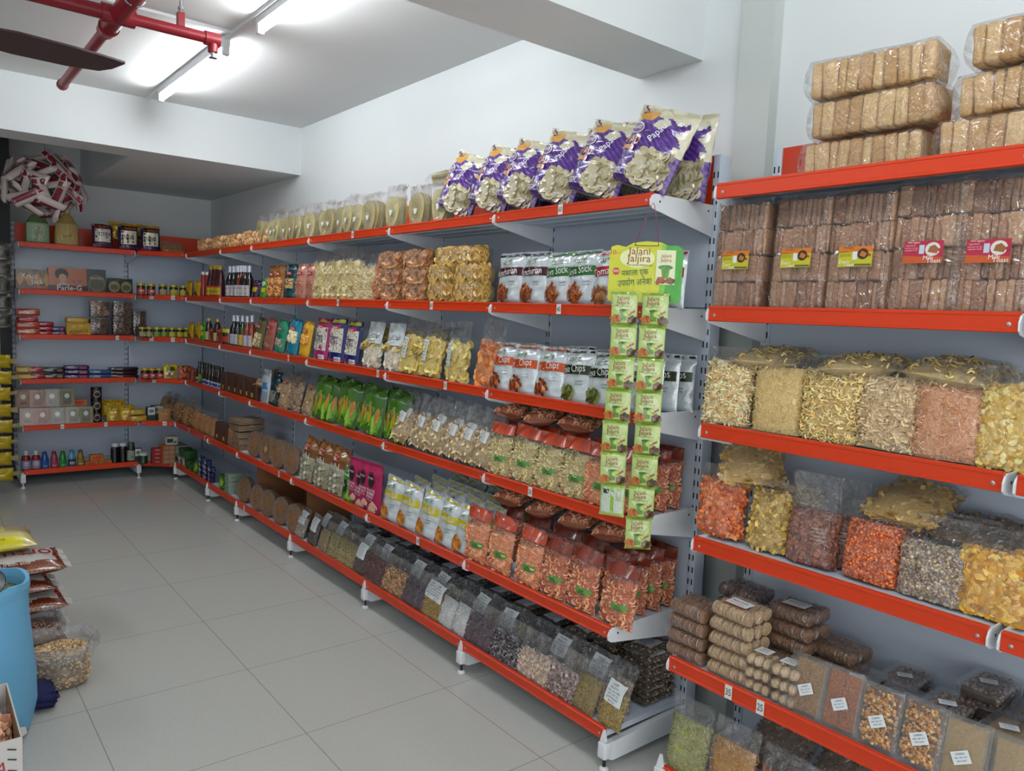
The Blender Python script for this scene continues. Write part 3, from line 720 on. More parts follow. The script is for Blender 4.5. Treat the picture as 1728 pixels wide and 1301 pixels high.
def papad_flat(b):
    papad(b); return ['gloss']
# ---------------------------------------------------------------- clear bags
def clear_bag(key, name, cat, w, h, d, piece, n, size, cols, core, fill=.72, film='film', a=2.6, b_=.75, label=None, seed=1, vb=.14, crk=.004, topw=1.0, both=False, inset=.003, flat=.5, top=.10, extra=None, mat='food', v0=.02, sit=.35, topband=None):
    if piece in ('disc', 'petal', 'flake'): flat = max(flat, .86); inset = inset+size*.34; n = int(n*1.3)
    if piece == 'ring': inset = inset+size*.30
    core = tuple(min(.95, q_*(.30*x+1.05*y)) for q_, x, y in zip((1.06, 1, .97), c3(core), np.mean([c3(c) for c in cols], 0)))
    def make():
        r = new_root(name)
        p = Pouch(w, h, d, a, b_, vb, fill, topw, seed, crk, top=top, sit=sit); f = MB(); p.sheet(f, (.9, .9, .9), nu=17, nv=21); child(f, 'film', film, r)
        q = Pouch(w*.97, h*fill*1.02, d*.93, a, b_, vb*1.0/fill, .84, 1, seed, crk*.5, top=.35, sit=sit); c = MB(); q.sheet(c, core, nu=15, nv=15, shrink=.93)
        q.scatter(c, piece, n, size, cols, v0, .96, 0, seed+3, inset, (1, -1) if both else (1,), flat, xr=(.055, .945) if size > .009 else (.02, .98))
        child(c, 'contents', mat, r, stuff=True)
        if topband:
            t = MB(); col, va, vb_ = topband
            decal(t, p.S, w, h, [('r', .01, va, .99, vb_, col)], off0=.001); S2 = lambda x, v, o=0: p.S(x, v, o, -1); decal(t, S2, w, h, [('r', .01, va, .99, vb_, col)], off0=.001)
            child(t, 'printed_top', 'gloss', r)
        if label:
            t = MB(); decal(t, p.S, w, h, label, off0=.002); child(t, 'label', 'paper', r, label.__class__ and None)
        if extra: extra(r, p)
        return r
    proto(key, name, cat, make)
def price_slip(cx, cy, rw, rh, w, h, lines=()):
    L = [('r', cx-rw, cy-rh, cx+rw, cy+rh, '#dfe3e6')]
    for i, s in enumerate(('PACKED', 'PRODUCT', 'PKD ON  MRP', 'NET WT  RS', 'BEST BEFORE', 'BATCH')): L.append(('t', s, cx, cy+rh*(.74-.30*i), h*rh*.17, w*rw*1.6, '#2c3036'))
    return L
# ring snack bags: orange printed top, rings inside, small green badge
def ring_extra(logo):
    def ex(r, p):
        t = MB(); decal(t, p.S, p.w, p.h, [('p', [(.46, .34), (.52, .39), (.86, .40), (.92, .36), (.86, .28), (.52, .27)], '#5d9440'), ('t', 'NEW', .68, .35, .008, .03, '#1c2a18'), ('t', 'RINGS', .69, .31, .008, .04, '#1c2a18')], off0=.004); child(t, 'badge', 'gloss', r)
        t = MB(); decal(t, p.S, p.w, p.h, [('t', 'LayFit', .38, .72, .020, p.w*.5, '#3a4a44', .05)]); child(t, 'brand_lettering', 'gloss', r)
        t = MB(); decal(t, p.S, p.w, p.h, [('t', 'Indian', .25, .10, .014, p.w*.4, '#c8402a', .05)]); child(t, 'lower_lettering', 'gloss', r)
    return ex
for k, (cs, core, tb, fl) in {'ring_green': (['#b9ab78', '#c6ba8a', '#a89a66', '#cfc69a'], '#7d7048', '#c8441c', 'film'), 'ring_orange': (['#d0875c', '#dd9a70', '#b9704a', '#e0a882'], '#8a4a30', '#b8401e', 'film'), 'ring_brown': (['#bf8560', '#cf9a78', '#a86a48', '#d8a884'], '#6e3c28', '#7a2e1c', 'film_brown')}.items():
    clear_bag(k, 'ring_snack_bag', 'snack bag', .165, .235, .07, 'ring', 190, .0115, cs, core, .76, fl, topband=(tb, .80, 1.0), seed=hash(k) % 7 if False else len(k), extra=ring_extra('x'), flat=.45, top=.14)
# papad discs standing in a clear bag with a loose top
def disc_stack(key, col, r_=.085, th=.055, seed=1, loose=.045):
    def make():
        rng = np.random.default_rng(seed); r = new_root('papad_pack'); c = MB(); y = -th/2
        i = 0
        while y < th/2:
            rr = r_*rng.uniform(.96, 1.03); t = np.linspace(0, 2*PI, 25)[:-1]; q = rr*(1+.02*np.sin(3*t+rng.uniform(0, 6))); cc = np.array(c3(col))*rng.uniform(.85, 1.08)
            V = np.concatenate([np.stack([q*.82*np.cos(t), np.full(24, y)+.004*np.sin(2*t+i), r_+q*np.sin(t)], 1), np.stack([q*.82*np.cos(t), np.full(24, y+.0045)+.004*np.sin(2*t+i), r_+q*np.sin(t)], 1)])
            k = np.arange(24); c.add(V, np.stack([k, (k+1) % 24, (k+1) % 24+24, k+24], 1), cc, 0, False); c.add(V[:24], [tuple(range(24))[::-1]][::-1], cc, 0, False); c.add(V[24:], [tuple(range(24))[::-1]], cc, 0, False)
            y += .0062; i += 1
        child(c, 'papad', 'matte', r)
        p = Pouch(r_*1.95, r_*2.15+loose, th*1.35, 2.4, .7, .12, r_*2.1/(r_*2.15+loose), 1.35, seed, .009, top=.35, sit=.6); f = MB(); p.sheet(f, (.9, .9, .9), nu=17, nv=23, closed=False); child(f, 'film', 'film', r)
        t = MB(); decal(t, p.S, p.w, p.h, [('r', .42, .30, .60, .42, '#e8e8e4')], off0=.002); child(t, 'price_sticker', 'paper', r)
        return r
    proto(key, 'papad_pack', 'papad pack', make)
disc_stack('rounds', '#b9ae7c', seed=2); disc_stack('rounds2', '#ad9f6c', seed=5, loose=.03)
# flatbread rounds (brown crisp discs)
def roti(b):
    rng = np.random.default_rng(5); r_ = .092
    for i in range(8):
        y = -.02+i*.005; t = np.linspace(0, 2*PI, 33)[:-1]; q = r_*(1+.012*np.sin(3*t+i)+rng.normal(0, .006)); cc = np.array(c3('#7d5a3a'))*rng.uniform(.8, 1.15)
        V = np.concatenate([np.stack([q*np.cos(t), np.full(32, y), r_+q*np.sin(t)], 1), np.stack([q*np.cos(t), np.full(32, y+.0042), r_+q*np.sin(t)], 1)])
        k = np.arange(32); b.add(V, np.stack([k, (k+1) % 32, (k+1) % 32+32, k+32], 1), cc, 0, False); b.add(V[:32], [tuple(range(32))], cc, 0, False); b.add(V[32:], [tuple(range(32))[::-1]], cc, 0, False)
    return ['roti']
def roti_make(col, sticker=False):
    def make():
        r = new_root('flatbread_pack'); b = MB(); roti(b); o = child(b, 'flatbread', 'roti', r)
        p = Pouch(.196, .200, .052, 5, .5, .2, .8, 1, 3, .001, top=.4, sit=.5); f = MB()
        t = np.linspace(0, 2*PI, 33)[:-1]; V = []
        for y, q in ((-.027, .05), (-.0265, .09), (-.022, .0965), (.022, .0965), (.0265, .09)):
            V.append(np.stack([q*np.cos(t), np.full(32, y)+.0012*np.sin(5*t), .095+q*np.sin(t)], 1))
        V = np.concatenate(V); k = np.arange(32)
        for j in range(4): f.add(V[j*32:(j+2)*32], np.stack([k, (k+1) % 32, (k+1) % 32+32, k+32], 1))
        child(f, 'film', 'film', r)
        if sticker:
            s = MB(); S = flatS(.05, .06, -.0285, .065); s.add(S(np.array([.1, .5, .9, .5]), np.array([.5, 0, .5, 1])), [(0, 1, 2, 3)], '#b89a70'); child(s, 'paper_label', 'paper', r)
        return r
    return make
proto('roti', 'flatbread_pack', 'flatbread pack', roti_make(0)); proto('roti_label', 'flatbread_pack', 'flatbread pack', roti_make(0, True))
# clear bags on the long run
clear_bag('chips_pale', 'clear_chip_bag', 'snack bag', .19, .30, .08, 'disc', 150, .021, ['#c9ba84', '#d5c998', '#b8a76c', '#ddd2a6'], '#8d7d4c', .74, label=None, seed=21)
clear_bag('sticks_pale', 'clear_chip_bag', 'snack bag', .17, .26, .08, 'thin', 260, .022, ['#cfc39a', '#dcd2b0', '#b9ac80'], '#8f8258', .72, seed=22)
clear_bag('banana', 'clear_chip_bag', 'snack bag', .19, .28, .075, 'disc', 130, .019, ['#c8b45c', '#d8c878', '#b59f48', '#d0bf6a'], '#86742e', .66, label=price_slip(.32, .44, .15, .19, .19, .28, ('CHIPS', 'PKD', 'MRP', 'NET WT')), seed=23, crk=.006)
clear_bag('banana2', 'clear_chip_bag', 'snack bag', .19, .285, .075, 'disc', 120, .02, ['#cfbe70', '#dcd08c', '#bca858'], '#8b7a38', .64, label=price_slip(.30, .42, .13, .20, .19, .28, ('CHIPS', 'PKD', 'MRP', 'NET WT')), seed=27, crk=.007)
clear_bag('orange_chips', 'clear_chip_bag', 'snack bag', .165, .30, .075, 'disc', 110, .019, ['#c8702c', '#d88a44', '#a8561c', '#e09a58'], '#7a3a12', .64, seed=24, crk=.007)
clear_bag('dried_slices', 'clear_chip_bag', 'snack bag', .15, .255, .06, 'petal', 150, .019, ['#a8946c', '#bba983', '#8d7950', '#c9b995'], '#5d4c2e', .60, 'film_grey', label=price_slip(.45, .50, .24, .10, .15, .255), seed=25, crk=.007)
clear_bag('pale_print', 'printed_chip_bag', 'snack bag', .17, .255, .07, 'disc', 100, .02, ['#d8d2c0', '#e2ddd0', '#c8c0a8'], '#a39a80', .48, label=[('r', .02, .5, .98, .97, '#ccd3d6'), ('t', 'Lotus Chips', .5, .64, .026, .12, '#4a4c50', .08), ('t', 'Peri', .5, .55, .01, .04, '#4a4c50')], seed=26)
clear_bag('lumps_brown', 'clear_biscuit_pack', 'biscuit pack', .23, .085, .16, 'disc', 240, .021, ['#a8794e', '#b98c62', '#94663c', '#c8a07a'], '#6e4a2c', .9, seed=31, a=3.5, b_=.5, vb=.3, crk=.003, both=False, top=.5, sit=.6)
clear_bag('lumps_yellow', 'clear_biscuit_pack', 'biscuit pack', .25, .088, .17, 'disc', 220, .020, ['#b8964c', '#ccb064', '#a17f36', '#d6be7c'], '#7b5f28', .9, seed=32, a=3.5, b_=.5, vb=.3, crk=.003, top=.5, sit=.6)
clear_bag('bag_orange_tall', 'clear_chip_bag', 'snack bag', .16, .24, .09, 'disc', 120, .018, ['#c07a50', '#d0946c', '#a8623a'], '#7a4424', .88, seed=33)
clear_bag('cookies_bag', 'clear_biscuit_pack', 'biscuit pack', .26, .115, .16, 'ball', 90, .021, ['#b08a5c', '#bf9c72', '#987044'], '#6e5232', .85, seed=34, top=.3, a=3)
clear_bag('nuts_dark', 'clear_snack_pack', 'snack pack', .15, .21, .06, 'ball', 150, .010, ['#6b4a2c', '#86643e', '#4d331c', '#a3835a'], '#3a2614', .74, seed=35)
clear_bag('nuts_gold', 'clear_snack_pack', 'snack pack', .14, .19, .06, 'petal', 120, .012, ['#a4702c', '#c08c44', '#7d5220'], '#4c3014', .76, seed=36)
# printed foods packs: coloured ends, window in the middle
def window_pack(key, col, wcol, pcs, piece, w=.15, h=.235, logo='#b81e2c', words_='OSHIMA', seed=1, v=(.22, .58), size=.008, n=120, name='printed_snack_pack', logo_v=.72, tcol='#f4e8e4', extra=()):
    def fn(b):
        p = Pouch(w, h, .06, seed=seed, crk=.004, vf=.84, vb=.12); p.sheet(b, col, nu=17, nv=21)
        decal(b, p.S, w, h, [('r', .10, v[0], .92, v[1], wcol)]+([('r', .22, logo_v-.045, .78, logo_v+.045, logo), ('t', words_, .5, logo_v, .016, w*.46, tcol)] if logo else [])+list(extra), seed=seed)
        if n:
            s = p.tl[np.searchsorted(p.tx, .14)], p.tl[np.searchsorted(p.tx, .88)]
            p.scatter(b, piece, n, size, pcs, v[0]+.02, v[1]-.02, 0, seed, -.002, flat=.85, xr=s)
        return ['gloss']
    simple(key, name, 'snack pack', fn)
TAN = ['#b8935c', '#a07a44', '#c9a878']
window_pack('p_brown', '#8a5a2c', '#a3763e', ['#a87438', '#bf8c4c', '#8a5a28'], 'ball', seed=41, v=(.08, .62), size=.012)
window_pack('p_teal', '#0f4248', '#b7a67c', TAN, 'grain', seed=42, v=(.30, .58), extra=[('e', .42, .45, .24, .11, '#12323a')])
window_pack('p_pink', '#c08474', '#a8705c', ['#a8705c', '#8c5a4a'], 'grain', seed=43, v=(.10, .52), n=40, extra=[('t', 'ROAST', .5, .46, .012, .08, '#5a2c24'), ('t', 'NET 200g', .5, .36, .010, .08, '#5a2c24')])
window_pack('p_olive', '#5b5530', '#a89a6c', ['#b8aa80', '#8a7c50', '#d0c49c'], 'grain', seed=44, v=(.08, .52), size=.009, n=150)
window_pack('p_rose', '#a05048', '#8a5a44', ['#9a6a54', '#7c4a38'], 'grain', seed=45, v=(.1, .5), n=80)
window_pack('p_green', '#1d8a68', '#a49c84', ['#b8b098', '#8a8268', '#5c564a'], 'grain', seed=46, v=(.20, .44), size=.007, n=140, extra=[('e', .5, .50, .22, .09, '#0f6a50')])
window_pack('p_blue', '#0e7f9c', '#cfc7a8', ['#ded8bc', '#c8bf98'], 'ball', seed=47, v=(.34, .66), size=.010, n=120, w=.17, h=.25, extra=[('t', 'Jumbo', .26, .52, .026, .06, '#0e6480')])
window_pack('p_yellow', '#d6a41c', '#c48a2c', ['#c88a2c', '#e0ac50'], 'ball', seed=48, v=(.36, .62))
def poha(key, col, topcol, seed):
    window_pack(key, col, '#ddd8cc', ['#e2ddd0', '#c4bca8', '#8c8272'], 'flake', w=.19, h=.265, seed=seed, v=(.24, .78), size=.0065, n=230, logo='#b81e3c', words_='Bhavani', logo_v=.80, name='rice_flake_pack',
        extra=[('r', .08, .90, .92, .985, topcol), ('r', .02, .0, .98, .09, '#c8281e'), ('r', .62, .04, .92, .14, '#e4e6ea'), ('t', '\u092a\u094b\u0939\u093e', .48, .52, .050, .11, '#3c2a5c'), ('t', '|||||||', .77, .09, .014, .045, '#22242a')])
poha('poha_magenta', '#a01c68', '#d0b81c', 51); poha('poha_navy', '#1c2468', '#c8c01c', 52)
def corn(b):
    w, h = .255, .275; p = Pouch(w, h, .10, seed=61, crk=.006, vf=.84, vb=.1); p.sheet(b, '#3f6b1e', nu=21, nv=25); it = []
    rng = np.random.default_rng(4)
    it.append(('p', [(.03, .36), (.97, .36), (.97, .62), (.6, .70), (.3, .66), (.03, .62)], '#6a8a4c'))
    for i in range(20):
        x, y = rng.uniform(.06, .94), rng.uniform(.03, .32); s = rng.uniform(.08, .15); it.append(('p', [(x-s*.5, y-.1), (x+s*.15, y-.06), (x+s*.6, y+.12), (x-s*.1, y+.06)], ['#7cb22c', '#5c9420', '#93c844', '#3f7a18'][i % 4]))
    for cx, cy, t in ((.16, .44, -.15), (.42, .40, .22), (.66, .46, -.10), (.88, .42, .2)):
        L = .20; wd = .055
        pts = [(cx+math.sin(t)*L*.62*a+wd*b_*math.cos(t), cy+math.cos(t)*L*a) for a, b_ in ((-1, -.5), (-.6, -.95), (.1, -1), (.7, -.7), (1, 0), (.7, .7), (.1, 1), (-.6, .95), (-1, .5))]
        it.append(('p', pts, '#c89420' if t < 0 else '#b07a3a'))
        for q in range(26):
            a = rng.uniform(-.85, .8); c_ = rng.uniform(-.75, .75)*(1-abs(a)*.5); x = cx+math.sin(t)*L*.62*a+wd*c_; y = cy+math.cos(t)*L*a
            it.append(('p', [(x-.012, y), (x, y-.008), (x+.012, y), (x, y+.008)], ['#e0b840', '#d8a030', '#caa060'][q % 3]))
        it.append(('p', [(cx-.09, cy-.24), (cx-.02, cy-.20), (cx-.05, cy+.06), (cx-.12, cy-.06)], '#86b838')); it.append(('p', [(cx+.09, cy-.24), (cx+.02, cy-.20), (cx+.07, cy+.04), (cx+.12, cy-.06)], '#5e9a24'))
    decal(b, p.S, w, h, it, step=.00006); return ['gloss']
simple('corn', 'sweetcorn_snack_bag', 'snack bag', corn)
def mixbag(key, col, seed, logo='#7a2420'):
    clear_bag(key, 'clear_mixture_bag', 'snack bag', .17, .25, .07, 'flake', 260, .010, col, '#6e5638', .80, label=[('r', .30, .68, .72, .75, logo), ('t', 'OSHIMA', .5, .715, .010, .06, '#e8d8c8')], seed=seed)
mixbag('mix', ['#b49a70', '#9a7f54', '#c8b28a', '#7c6240'], 71); mixbag('mix2', ['#a08868', '#84694a', '#b8a284', '#5c4630'], 72)
foil_pouch('milk', 'milk_powder_pouch', .14, .25, .06, '#b9c2cc', [('r', .0, .05, .45, .42, '#1c6fb0'), ('r', .5, .42, .9, .62, '#2c86c8'), ('r', .55, .08, .95, .36, '#8d99a5')], seed=81)
foil_pouch('navy_pack', 'dark_snack_pouch', .14, .24, .06, '#14303c', [('r', .1, .1, .9, .45, '#8d8a78')], seed=82)
foil_pouch('khd', 'snack_pack_with_clear_base', .19, .275, .085, '#7a4a1c', [('r', .04, .02, .96, .58, '#a8a48c'), ('r', .28, .70, .66, .84, '#b01c1c'), ('r', .30, .715, .64, .825, '#d8d0c4'), ('r', .31, .725, .63, .815, '#b8281c'), ('t', 'Sargi', .47, .77, .018, .06, '#f0e8e0', -.1), ('t', 'nidhi', .48, .60, .040, .15, '#f0ece4', .05)]+[('p', [(x-.08, y), (x, y-.05), (x+.09, y+.01), (x+.01, y+.06)], c) for x, y, c in [(.2+.13*(i % 6), .1+.11*(i//6)+.03*(i % 2), ['#bdb9a0', '#8f8b72', '#cfccb8', '#a5a088'][i % 4]) for i in range(24)]], seed=83, mat='gloss', crk=.006)
foil_pouch('greenpack', 'green_seed_pouch', .115, .215, .055, '#3fa02c', [('r', .05, .70, .95, .95, '#c8dcc8'), ('t', 'Mint', .5, .86, .03, .08, '#1c5a24', .1), ('e', .40, .42, .27, .18, '#142418'), ('t', 'SEED', .40, .44, .014, .045, '#e8f0e0'), ('p', [(.1, .02), (.9, .05), (.95, .5), (.75, .3)], '#86d43c')], seed=84)
foil_pouch('magentapack', 'magenta_seed_pouch', .145, .245, .05, '#a0124c', [('e', .48, .66, .22, .17, '#1a0e14'), ('t', 'BEYOND', .48, .70, .012, .055, '#f0e8ec'), ('t', 'HIMALAYAN', .42, .44, .013, .10, '#f6eef2'), ('t', 'PINK SALT', .42, .37, .017, .10, '#f6eef2'), ('t', 'roasted flax seeds', .45, .30, .008, .09, '#f0d8e0'), ('p', [(.35, .03), (.9, .04), (.88, .12), (.66, .22), (.42, .12)], '#d8a890'), ('r', .80, .05, .90, .10, '#f0e8ec'), ('r', .82, .06, .88, .09, '#a0124c')], seed=85, mat='matte', crk=.002)
foil_pouch('papad_small', 'small_masala_pouch', .10, .135, .04, '#3a1c44', [('r', .1, .35, .9, .6, '#c8b81c'), ('t', 'MASALA', .5, .75, .014, .08, '#d8507c')], seed=86)
foil_pouch('green_small', 'small_masala_pouch', .10, .155, .04, '#3f9c24', [('r', .1, .3, .9, .5, '#d8cc2c'), ('e', .5, .7, .3, .12, '#e8f0e0')], seed=87)
foil_pouch('yellow_small', 'yellow_snack_pouch', .15, .155, .06, '#c9a214', [('p', [(.1, .05), (.9, .05), (.8, .3), (.5, .4), (.2, .3)], '#8e2418'), ('e', .5, .68, .2, .12, '#e0c850')], seed=88)
foil_pouch('noodle_pack', 'yellow_edged_masala_pack', .12, .135, .025, '#c8b414', [('r', .08, .08, .92, .50, '#b0a890'), ('r', .2, .56, .8, .84, '#2c4a1c'), ('f', .5, .25, .3, .13, 'chip', ['#a8763c', '#c89a5c', '#8a5a28'], 30)], seed=89)
foil_pouch('red_pack', 'red_masala_pack', .11, .125, .03, '#8e2c1c', [('r', .05, .8, .95, .95, '#c8a81c'), ('p', [(.2, .1), (.8, .12), (.7, .5), (.3, .5)], '#b8683c')], seed=90)
foil_pouch('gold_noodle', 'small_yellow_snack_pouch', .13, .15, .055, '#c2a01e', [('p', [(.15, .1), (.85, .08), (.8, .4), (.5, .5), (.2, .4)], '#a88448'), ('e', .5, .66, .28, .1, '#d8c468'), ('t', 'Moong', .5, .66, .02, .08, '#7a2c14')], seed=91)
foil_pouch('sugar_pack', 'printed_grain_pack', .17, .215, .06, '#3c1c38', [('r', .12, .28, .88, .80, '#cfcac0'), ('r', .15, .84, .85, .95, '#9c3414'), ('t', 'Bhavani', .5, .895, .014, .09, '#d8b868'), ('t', '\u0938\u093e\u092c\u0941', .5, .54, .04, .08, '#1c1418'), ('r', .02, 0, .98, .16, '#6c1c4c')]+[('e', .2+.6*((i*37 % 100)/100), .32+.42*((i*61 % 100)/100), .012, .008, '#8d8474') for i in range(60)], seed=92)
foil_pouch('poha_pack', 'printed_grain_pack', .17, .22, .06, '#141a44', [('r', .12, .26, .88, .80, '#d2ccb0'), ('r', .15, .84, .85, .95, '#9c3414'), ('t', 'Bhavani', .5, .895, .014, .09, '#d8b868'), ('t', '\u092a\u094b\u0939\u093e', .5, .54, .04, .09, '#1c1418'), ('r', .02, 0, .98, .13, '#b0241a')]+[('e', .2+.6*((i*37 % 100)/100), .32+.42*((i*61 % 100)/100), .012, .008, '#8d8474') for i in range(60)], seed=93)
# ---------------------------------------------------------------- bottles, jars, boxes
def bottle(key, name, prof, body, cap, cap_z, lab=None, labw=None, mat='rigid', seg=18, neck=None, capname='cap', cat='bottle', sx=1, sy=1, text=None):
    def make():
        r = new_root(name); lo = [q for q in prof if q[1] <= cap_z+1e-6]; hi = [q for q in prof if q[1] >= cap_z-1e-6]
        b = MB(); lathe(b, lo, seg, col=body, sx=sx, sy=sy); child(b, 'body', mat, r)
        c = MB(); lathe(c, hi, seg, col=cap); child(c, capname, 'rigid', r)
        if lab:
            z0, z1, lc, rr = lab; t = MB(); rr += .0006
            S = lambda u, v, o=0: np.stack([(rr+o)*np.sin((np.asarray(u)-.5)*2.2)*sx, -(rr+o)*np.cos((np.asarray(u)-.5)*2.2)*sy, z0+np.asarray(v)*(z1-z0)], -1)
            decal(t, S, rr*2.2, z1-z0, [('r', 0, 0, 1, 1, lc)]+(text or []), off0=0); child(t, 'label', 'paper', r)
        return r
    proto(key, name, cat, make)
SYR = [(0, 0), (.031, .001), (.033, .006), (.033, .13), (.028, .152), (.013, .185), (.012, .20), (.0135, .20), (.0135, .245), (.010, .249), (0, .25)]
for k, bc, lc in (('syr_dark', '#150a0c', '#b9b2b6'), ('syr_green', '#123a14', '#c8962c'), ('syr_orange', '#7c2c10', '#b9b4bc'), ('syr_black', '#0a0a10', '#a8aab4')):
    bottle(k, 'syrup_bottle', SYR, bc, '#c9cfda', .20, (.02, .10, lc, .033), text=[('p', [(.1, .05), (.6, .05), (.75, .4), (.2, .5)], '#5a8a34'), ('t', 'Syrup', .5, .72, .012, .05, '#3a3a44')], capname='foil_cap')
SAU = [(0, 0), (.034, .001), (.036, .008), (.036, .10), (.033, .14), (.022, .20), (.014, .235), (.015, .235), (.016, .262), (.013, .268), (0, .269)]
bottle('sauce', 'sauce_bottle', SAU, '#3c0c0c', '#a88c1c', .235, (.012, .10, '#b8a41c', .036), text=[('r', 0, .0, 1, .16, '#a82418'), ('r', 0, .84, 1, 1, '#a82418'), ('t', 'Sauce', .5, .5, .02, .06, '#7a1c14')])
bottle('ketchup', 'ketchup_tube', [(0, 0), (.02, 0), (.021, .02), (.024, .12), (.022, .19), (.021, .19), (.021, .215), (0, .216)], '#8e1a14', '#c8c8c4', .19, None)
bottle('honey', 'honey_bottle', [(0, 0), (.03, 0), (.032, .01), (.032, .10), (.024, .15), (.014, .18), (.016, .18), (.016, .205), (0, .206)], '#2a0f06', '#b89a1c', .18, (.02, .09, '#b0a06c', .032))
bottle('darkoil', 'dark_sauce_bottle', [(0, 0), (.027, 0), (.028, .01), (.028, .10), (.02, .13), (.011, .165), (.014, .165), (.014, .19), (0, .191)], '#0c0a08', '#14100c', .165, (.01, .055, '#a8b0cc', .028), text=[('r', .1, .2, .9, .7, '#28387c')])
JAR = [(0, 0), (.033, .001), (.036, .006), (.036, .075), (.033, .085), (.034, .085), (.035, .087), (.035, .105), (.032, .108), (0, .108)]
bottle('jar_red', 'pickle_jar', JAR, '#32140c', '#b09a1c', .085, (.012, .058, '#a8443c', .036), cat='jar', capname='lid', text=[('e', .5, .6, .22, .2, '#d8b0a8')])
bottle('jar_lime', 'pickle_jar', JAR, '#241a08', '#b0a41c', .085, (.012, .062, '#b8ac2c', .036), cat='jar', capname='lid')
bottle('jar_pale', 'pickle_jar', JAR, '#2c2412', '#a89c2c', .085, (.012, .060, '#9c9468', .036), cat='jar', capname='lid')
bottle('jar_green', 'pickle_jar', JAR, '#1c240c', '#a8a02c', .085, (.012, .062, '#6c8a34', .036), cat='jar', capname='lid')
bottle('jar_big', 'wide_sauce_jar', [(0, 0), (.05, 0), (.053, .01), (.053, .10), (.055, .10), (.055, .13), (0, .131)], '#1c1008', '#b8a81c', .10, (.025, .07, '#a8341c', .053), cat='jar', capname='lid')
SH = [(0, 0), (.030, 0), (.034, .01), (.034, .10), (.028, .122), (.015, .128), (.016, .128), (.016, .163), (.014, .166), (0, .167)]
bottle('handwash', 'bodywash_bottle', SH, '#7c0f1a', '#c8c8cc', .128, (.015, .085, '#8f86a0', .034), text=[('e', .5, .6, .25, .25, '#c0b8cc'), ('t', 'Wash', .5, .6, .012, .03, '#3c2c5c')])
TAL = [(0, 0), (.030, 0), (.031, .01), (.028, .085), (.021, .118), (.018, .121), (.019, .122), (.018, .14), (.012, .147), (0, .149)]
for k, bc, cc in (('talc_blue', '#144a94', '#123c7c'), ('talc_pink', '#8c2c4c', '#7c2440'), ('talc_green', '#1f7c2c', '#186424'), ('talc_sky', '#4c8cac', '#2c7ca4'), ('talc_gold', '#8a6c24', '#4c5058')):
    bottle(k, 'talc_bottle', TAL, bc, cc, .121, (.012, .07, {'talc_sky': '#20242c'}.get(k, bc), .0305), text=[('t', {'talc_blue': 'Cool', 'talc_pink': 'Rose', 'talc_green': 'Cool', 'talc_sky': 'Wave', 'talc_gold': 'Gold'}[k], .5, .3, .013, .045, '#d8dce0')]+([('p', [(.2+.2*i, .5), (.3+.2*i, .3), (.4+.2*i, .5), (.3+.2*i, .7)], '#a8c4d4') for i in range(3)] if k == 'talc_sky' else []))
bottle('shampoo', 'black_shampoo_bottle', [(0, 0), (.034, 0), (.036, .01), (.036, .13), (.030, .15), (.028, .152), (.029, .152), (.029, .18), (.026, .183), (0, .184)], '#0c0c10', '#c4c8cc', .152, None, text=None)
bottle('shampoo_label', 'grey_cap_shampoo_bottle', [(0, 0), (.034, 0), (.036, .01), (.036, .13), (.030, .15), (.028, .152), (.029, .152), (.029, .178), (.026, .181), (0, .182)], '#1c2420', '#3c4440', .152, (.02, .11, '#8a9484', .036), text=[('p', [(.3, .1), (.7, .3), (.5, .6)], '#2c6434')])
bottle('gel_jar', 'green_gel_jar', [(0, 0), (.036, 0), (.038, .01), (.036, .075), (.037, .077), (.037, .10), (0, .101)], '#0f3c1c', '#b8c4bc', .075, None, cat='jar', capname='lid')
bottle('oil_green', 'green_oil_jug', [(0, 0), (.085, 0), (.092, .02), (.092, .12), (.08, .19), (.045, .25), (.024, .275), (.028, .275), (.028, .31), (0, .312)], '#5f7a4a', '#4a8a3c', .275, (.02, .18, '#8fa888', .092), cat='oil jug', sy=.6, seg=24, text=[('e', .5, .5, .42, .46, '#a8bca0'), ('t', 'fortune', .45, .45, .03, .13, '#8a2a2c', 1.4)])
bottle('oil_gold', 'golden_oil_jug', [(0, 0), (.085, 0), (.092, .02), (.092, .12), (.08, .19), (.045, .25), (.024, .275), (.028, .275), (.028, .31), (0, .312)], '#a58c4c', '#b8a860', .275, (.02, .19, '#b09a5c', .092), cat='oil jug', sy=.6, seg=24, text=[('p', [(.15, .05), (.85, .05), (.9, .5), (.5, .98), (.1, .5)], '#c4b078'), ('t', 'Sunfit', .5, .42, .026, .13, '#6a4a24', .2)])
bottle('ghee_can', 'dark_coffee_tin', [(0, 0), (.044, 0), (.044, .003), (.044, .085), (.045, .088), (.045, .10), (.042, .102), (0, .102)], '#1c0c0a', '#24120e', .088, (.01, .08, '#20100c', .044), cat='tin', capname='lid', text=[('e', .5, .45, .28, .38, '#b0a8a0'), ('e', .5, .45, .22, .28, '#2c1612'), ('t', 'CHOCO', .5, .9, .010, .06, '#b8b0a8')])
def carton(key, name, w, h, d, col, items=(), cat='box', mat='paper', side=None, r=.002):
    def fn(b):
        rbox(b, -w/2, w/2, 0, d, 0, h, r, side or col); S = flatS(w, h, -.0004)
        decal(b, S, w, h, [('r', .01, .01, .99, .99, col)]+list(items), off0=0); return [mat]
    simple(key, name, cat, fn)
carton('krack', 'brown_biscuit_pack', .245, .165, .06, '#5c3a1c', [('p', [(.02+.25*i, .5), (.14+.25*i, .15), (.26+.25*i, .5), (.14+.25*i, .85)], '#a8763c') for i in range(4)]+[('t', 'Krack', .42, .66, .040, .11, '#e8e4dc'), ('t', 'Jack', .62, .36, .040, .09, '#e8e4dc'), ('r', .5, .05, .88, .18, '#8e3a1c')], 'biscuit pack', 'gloss', r=.012)
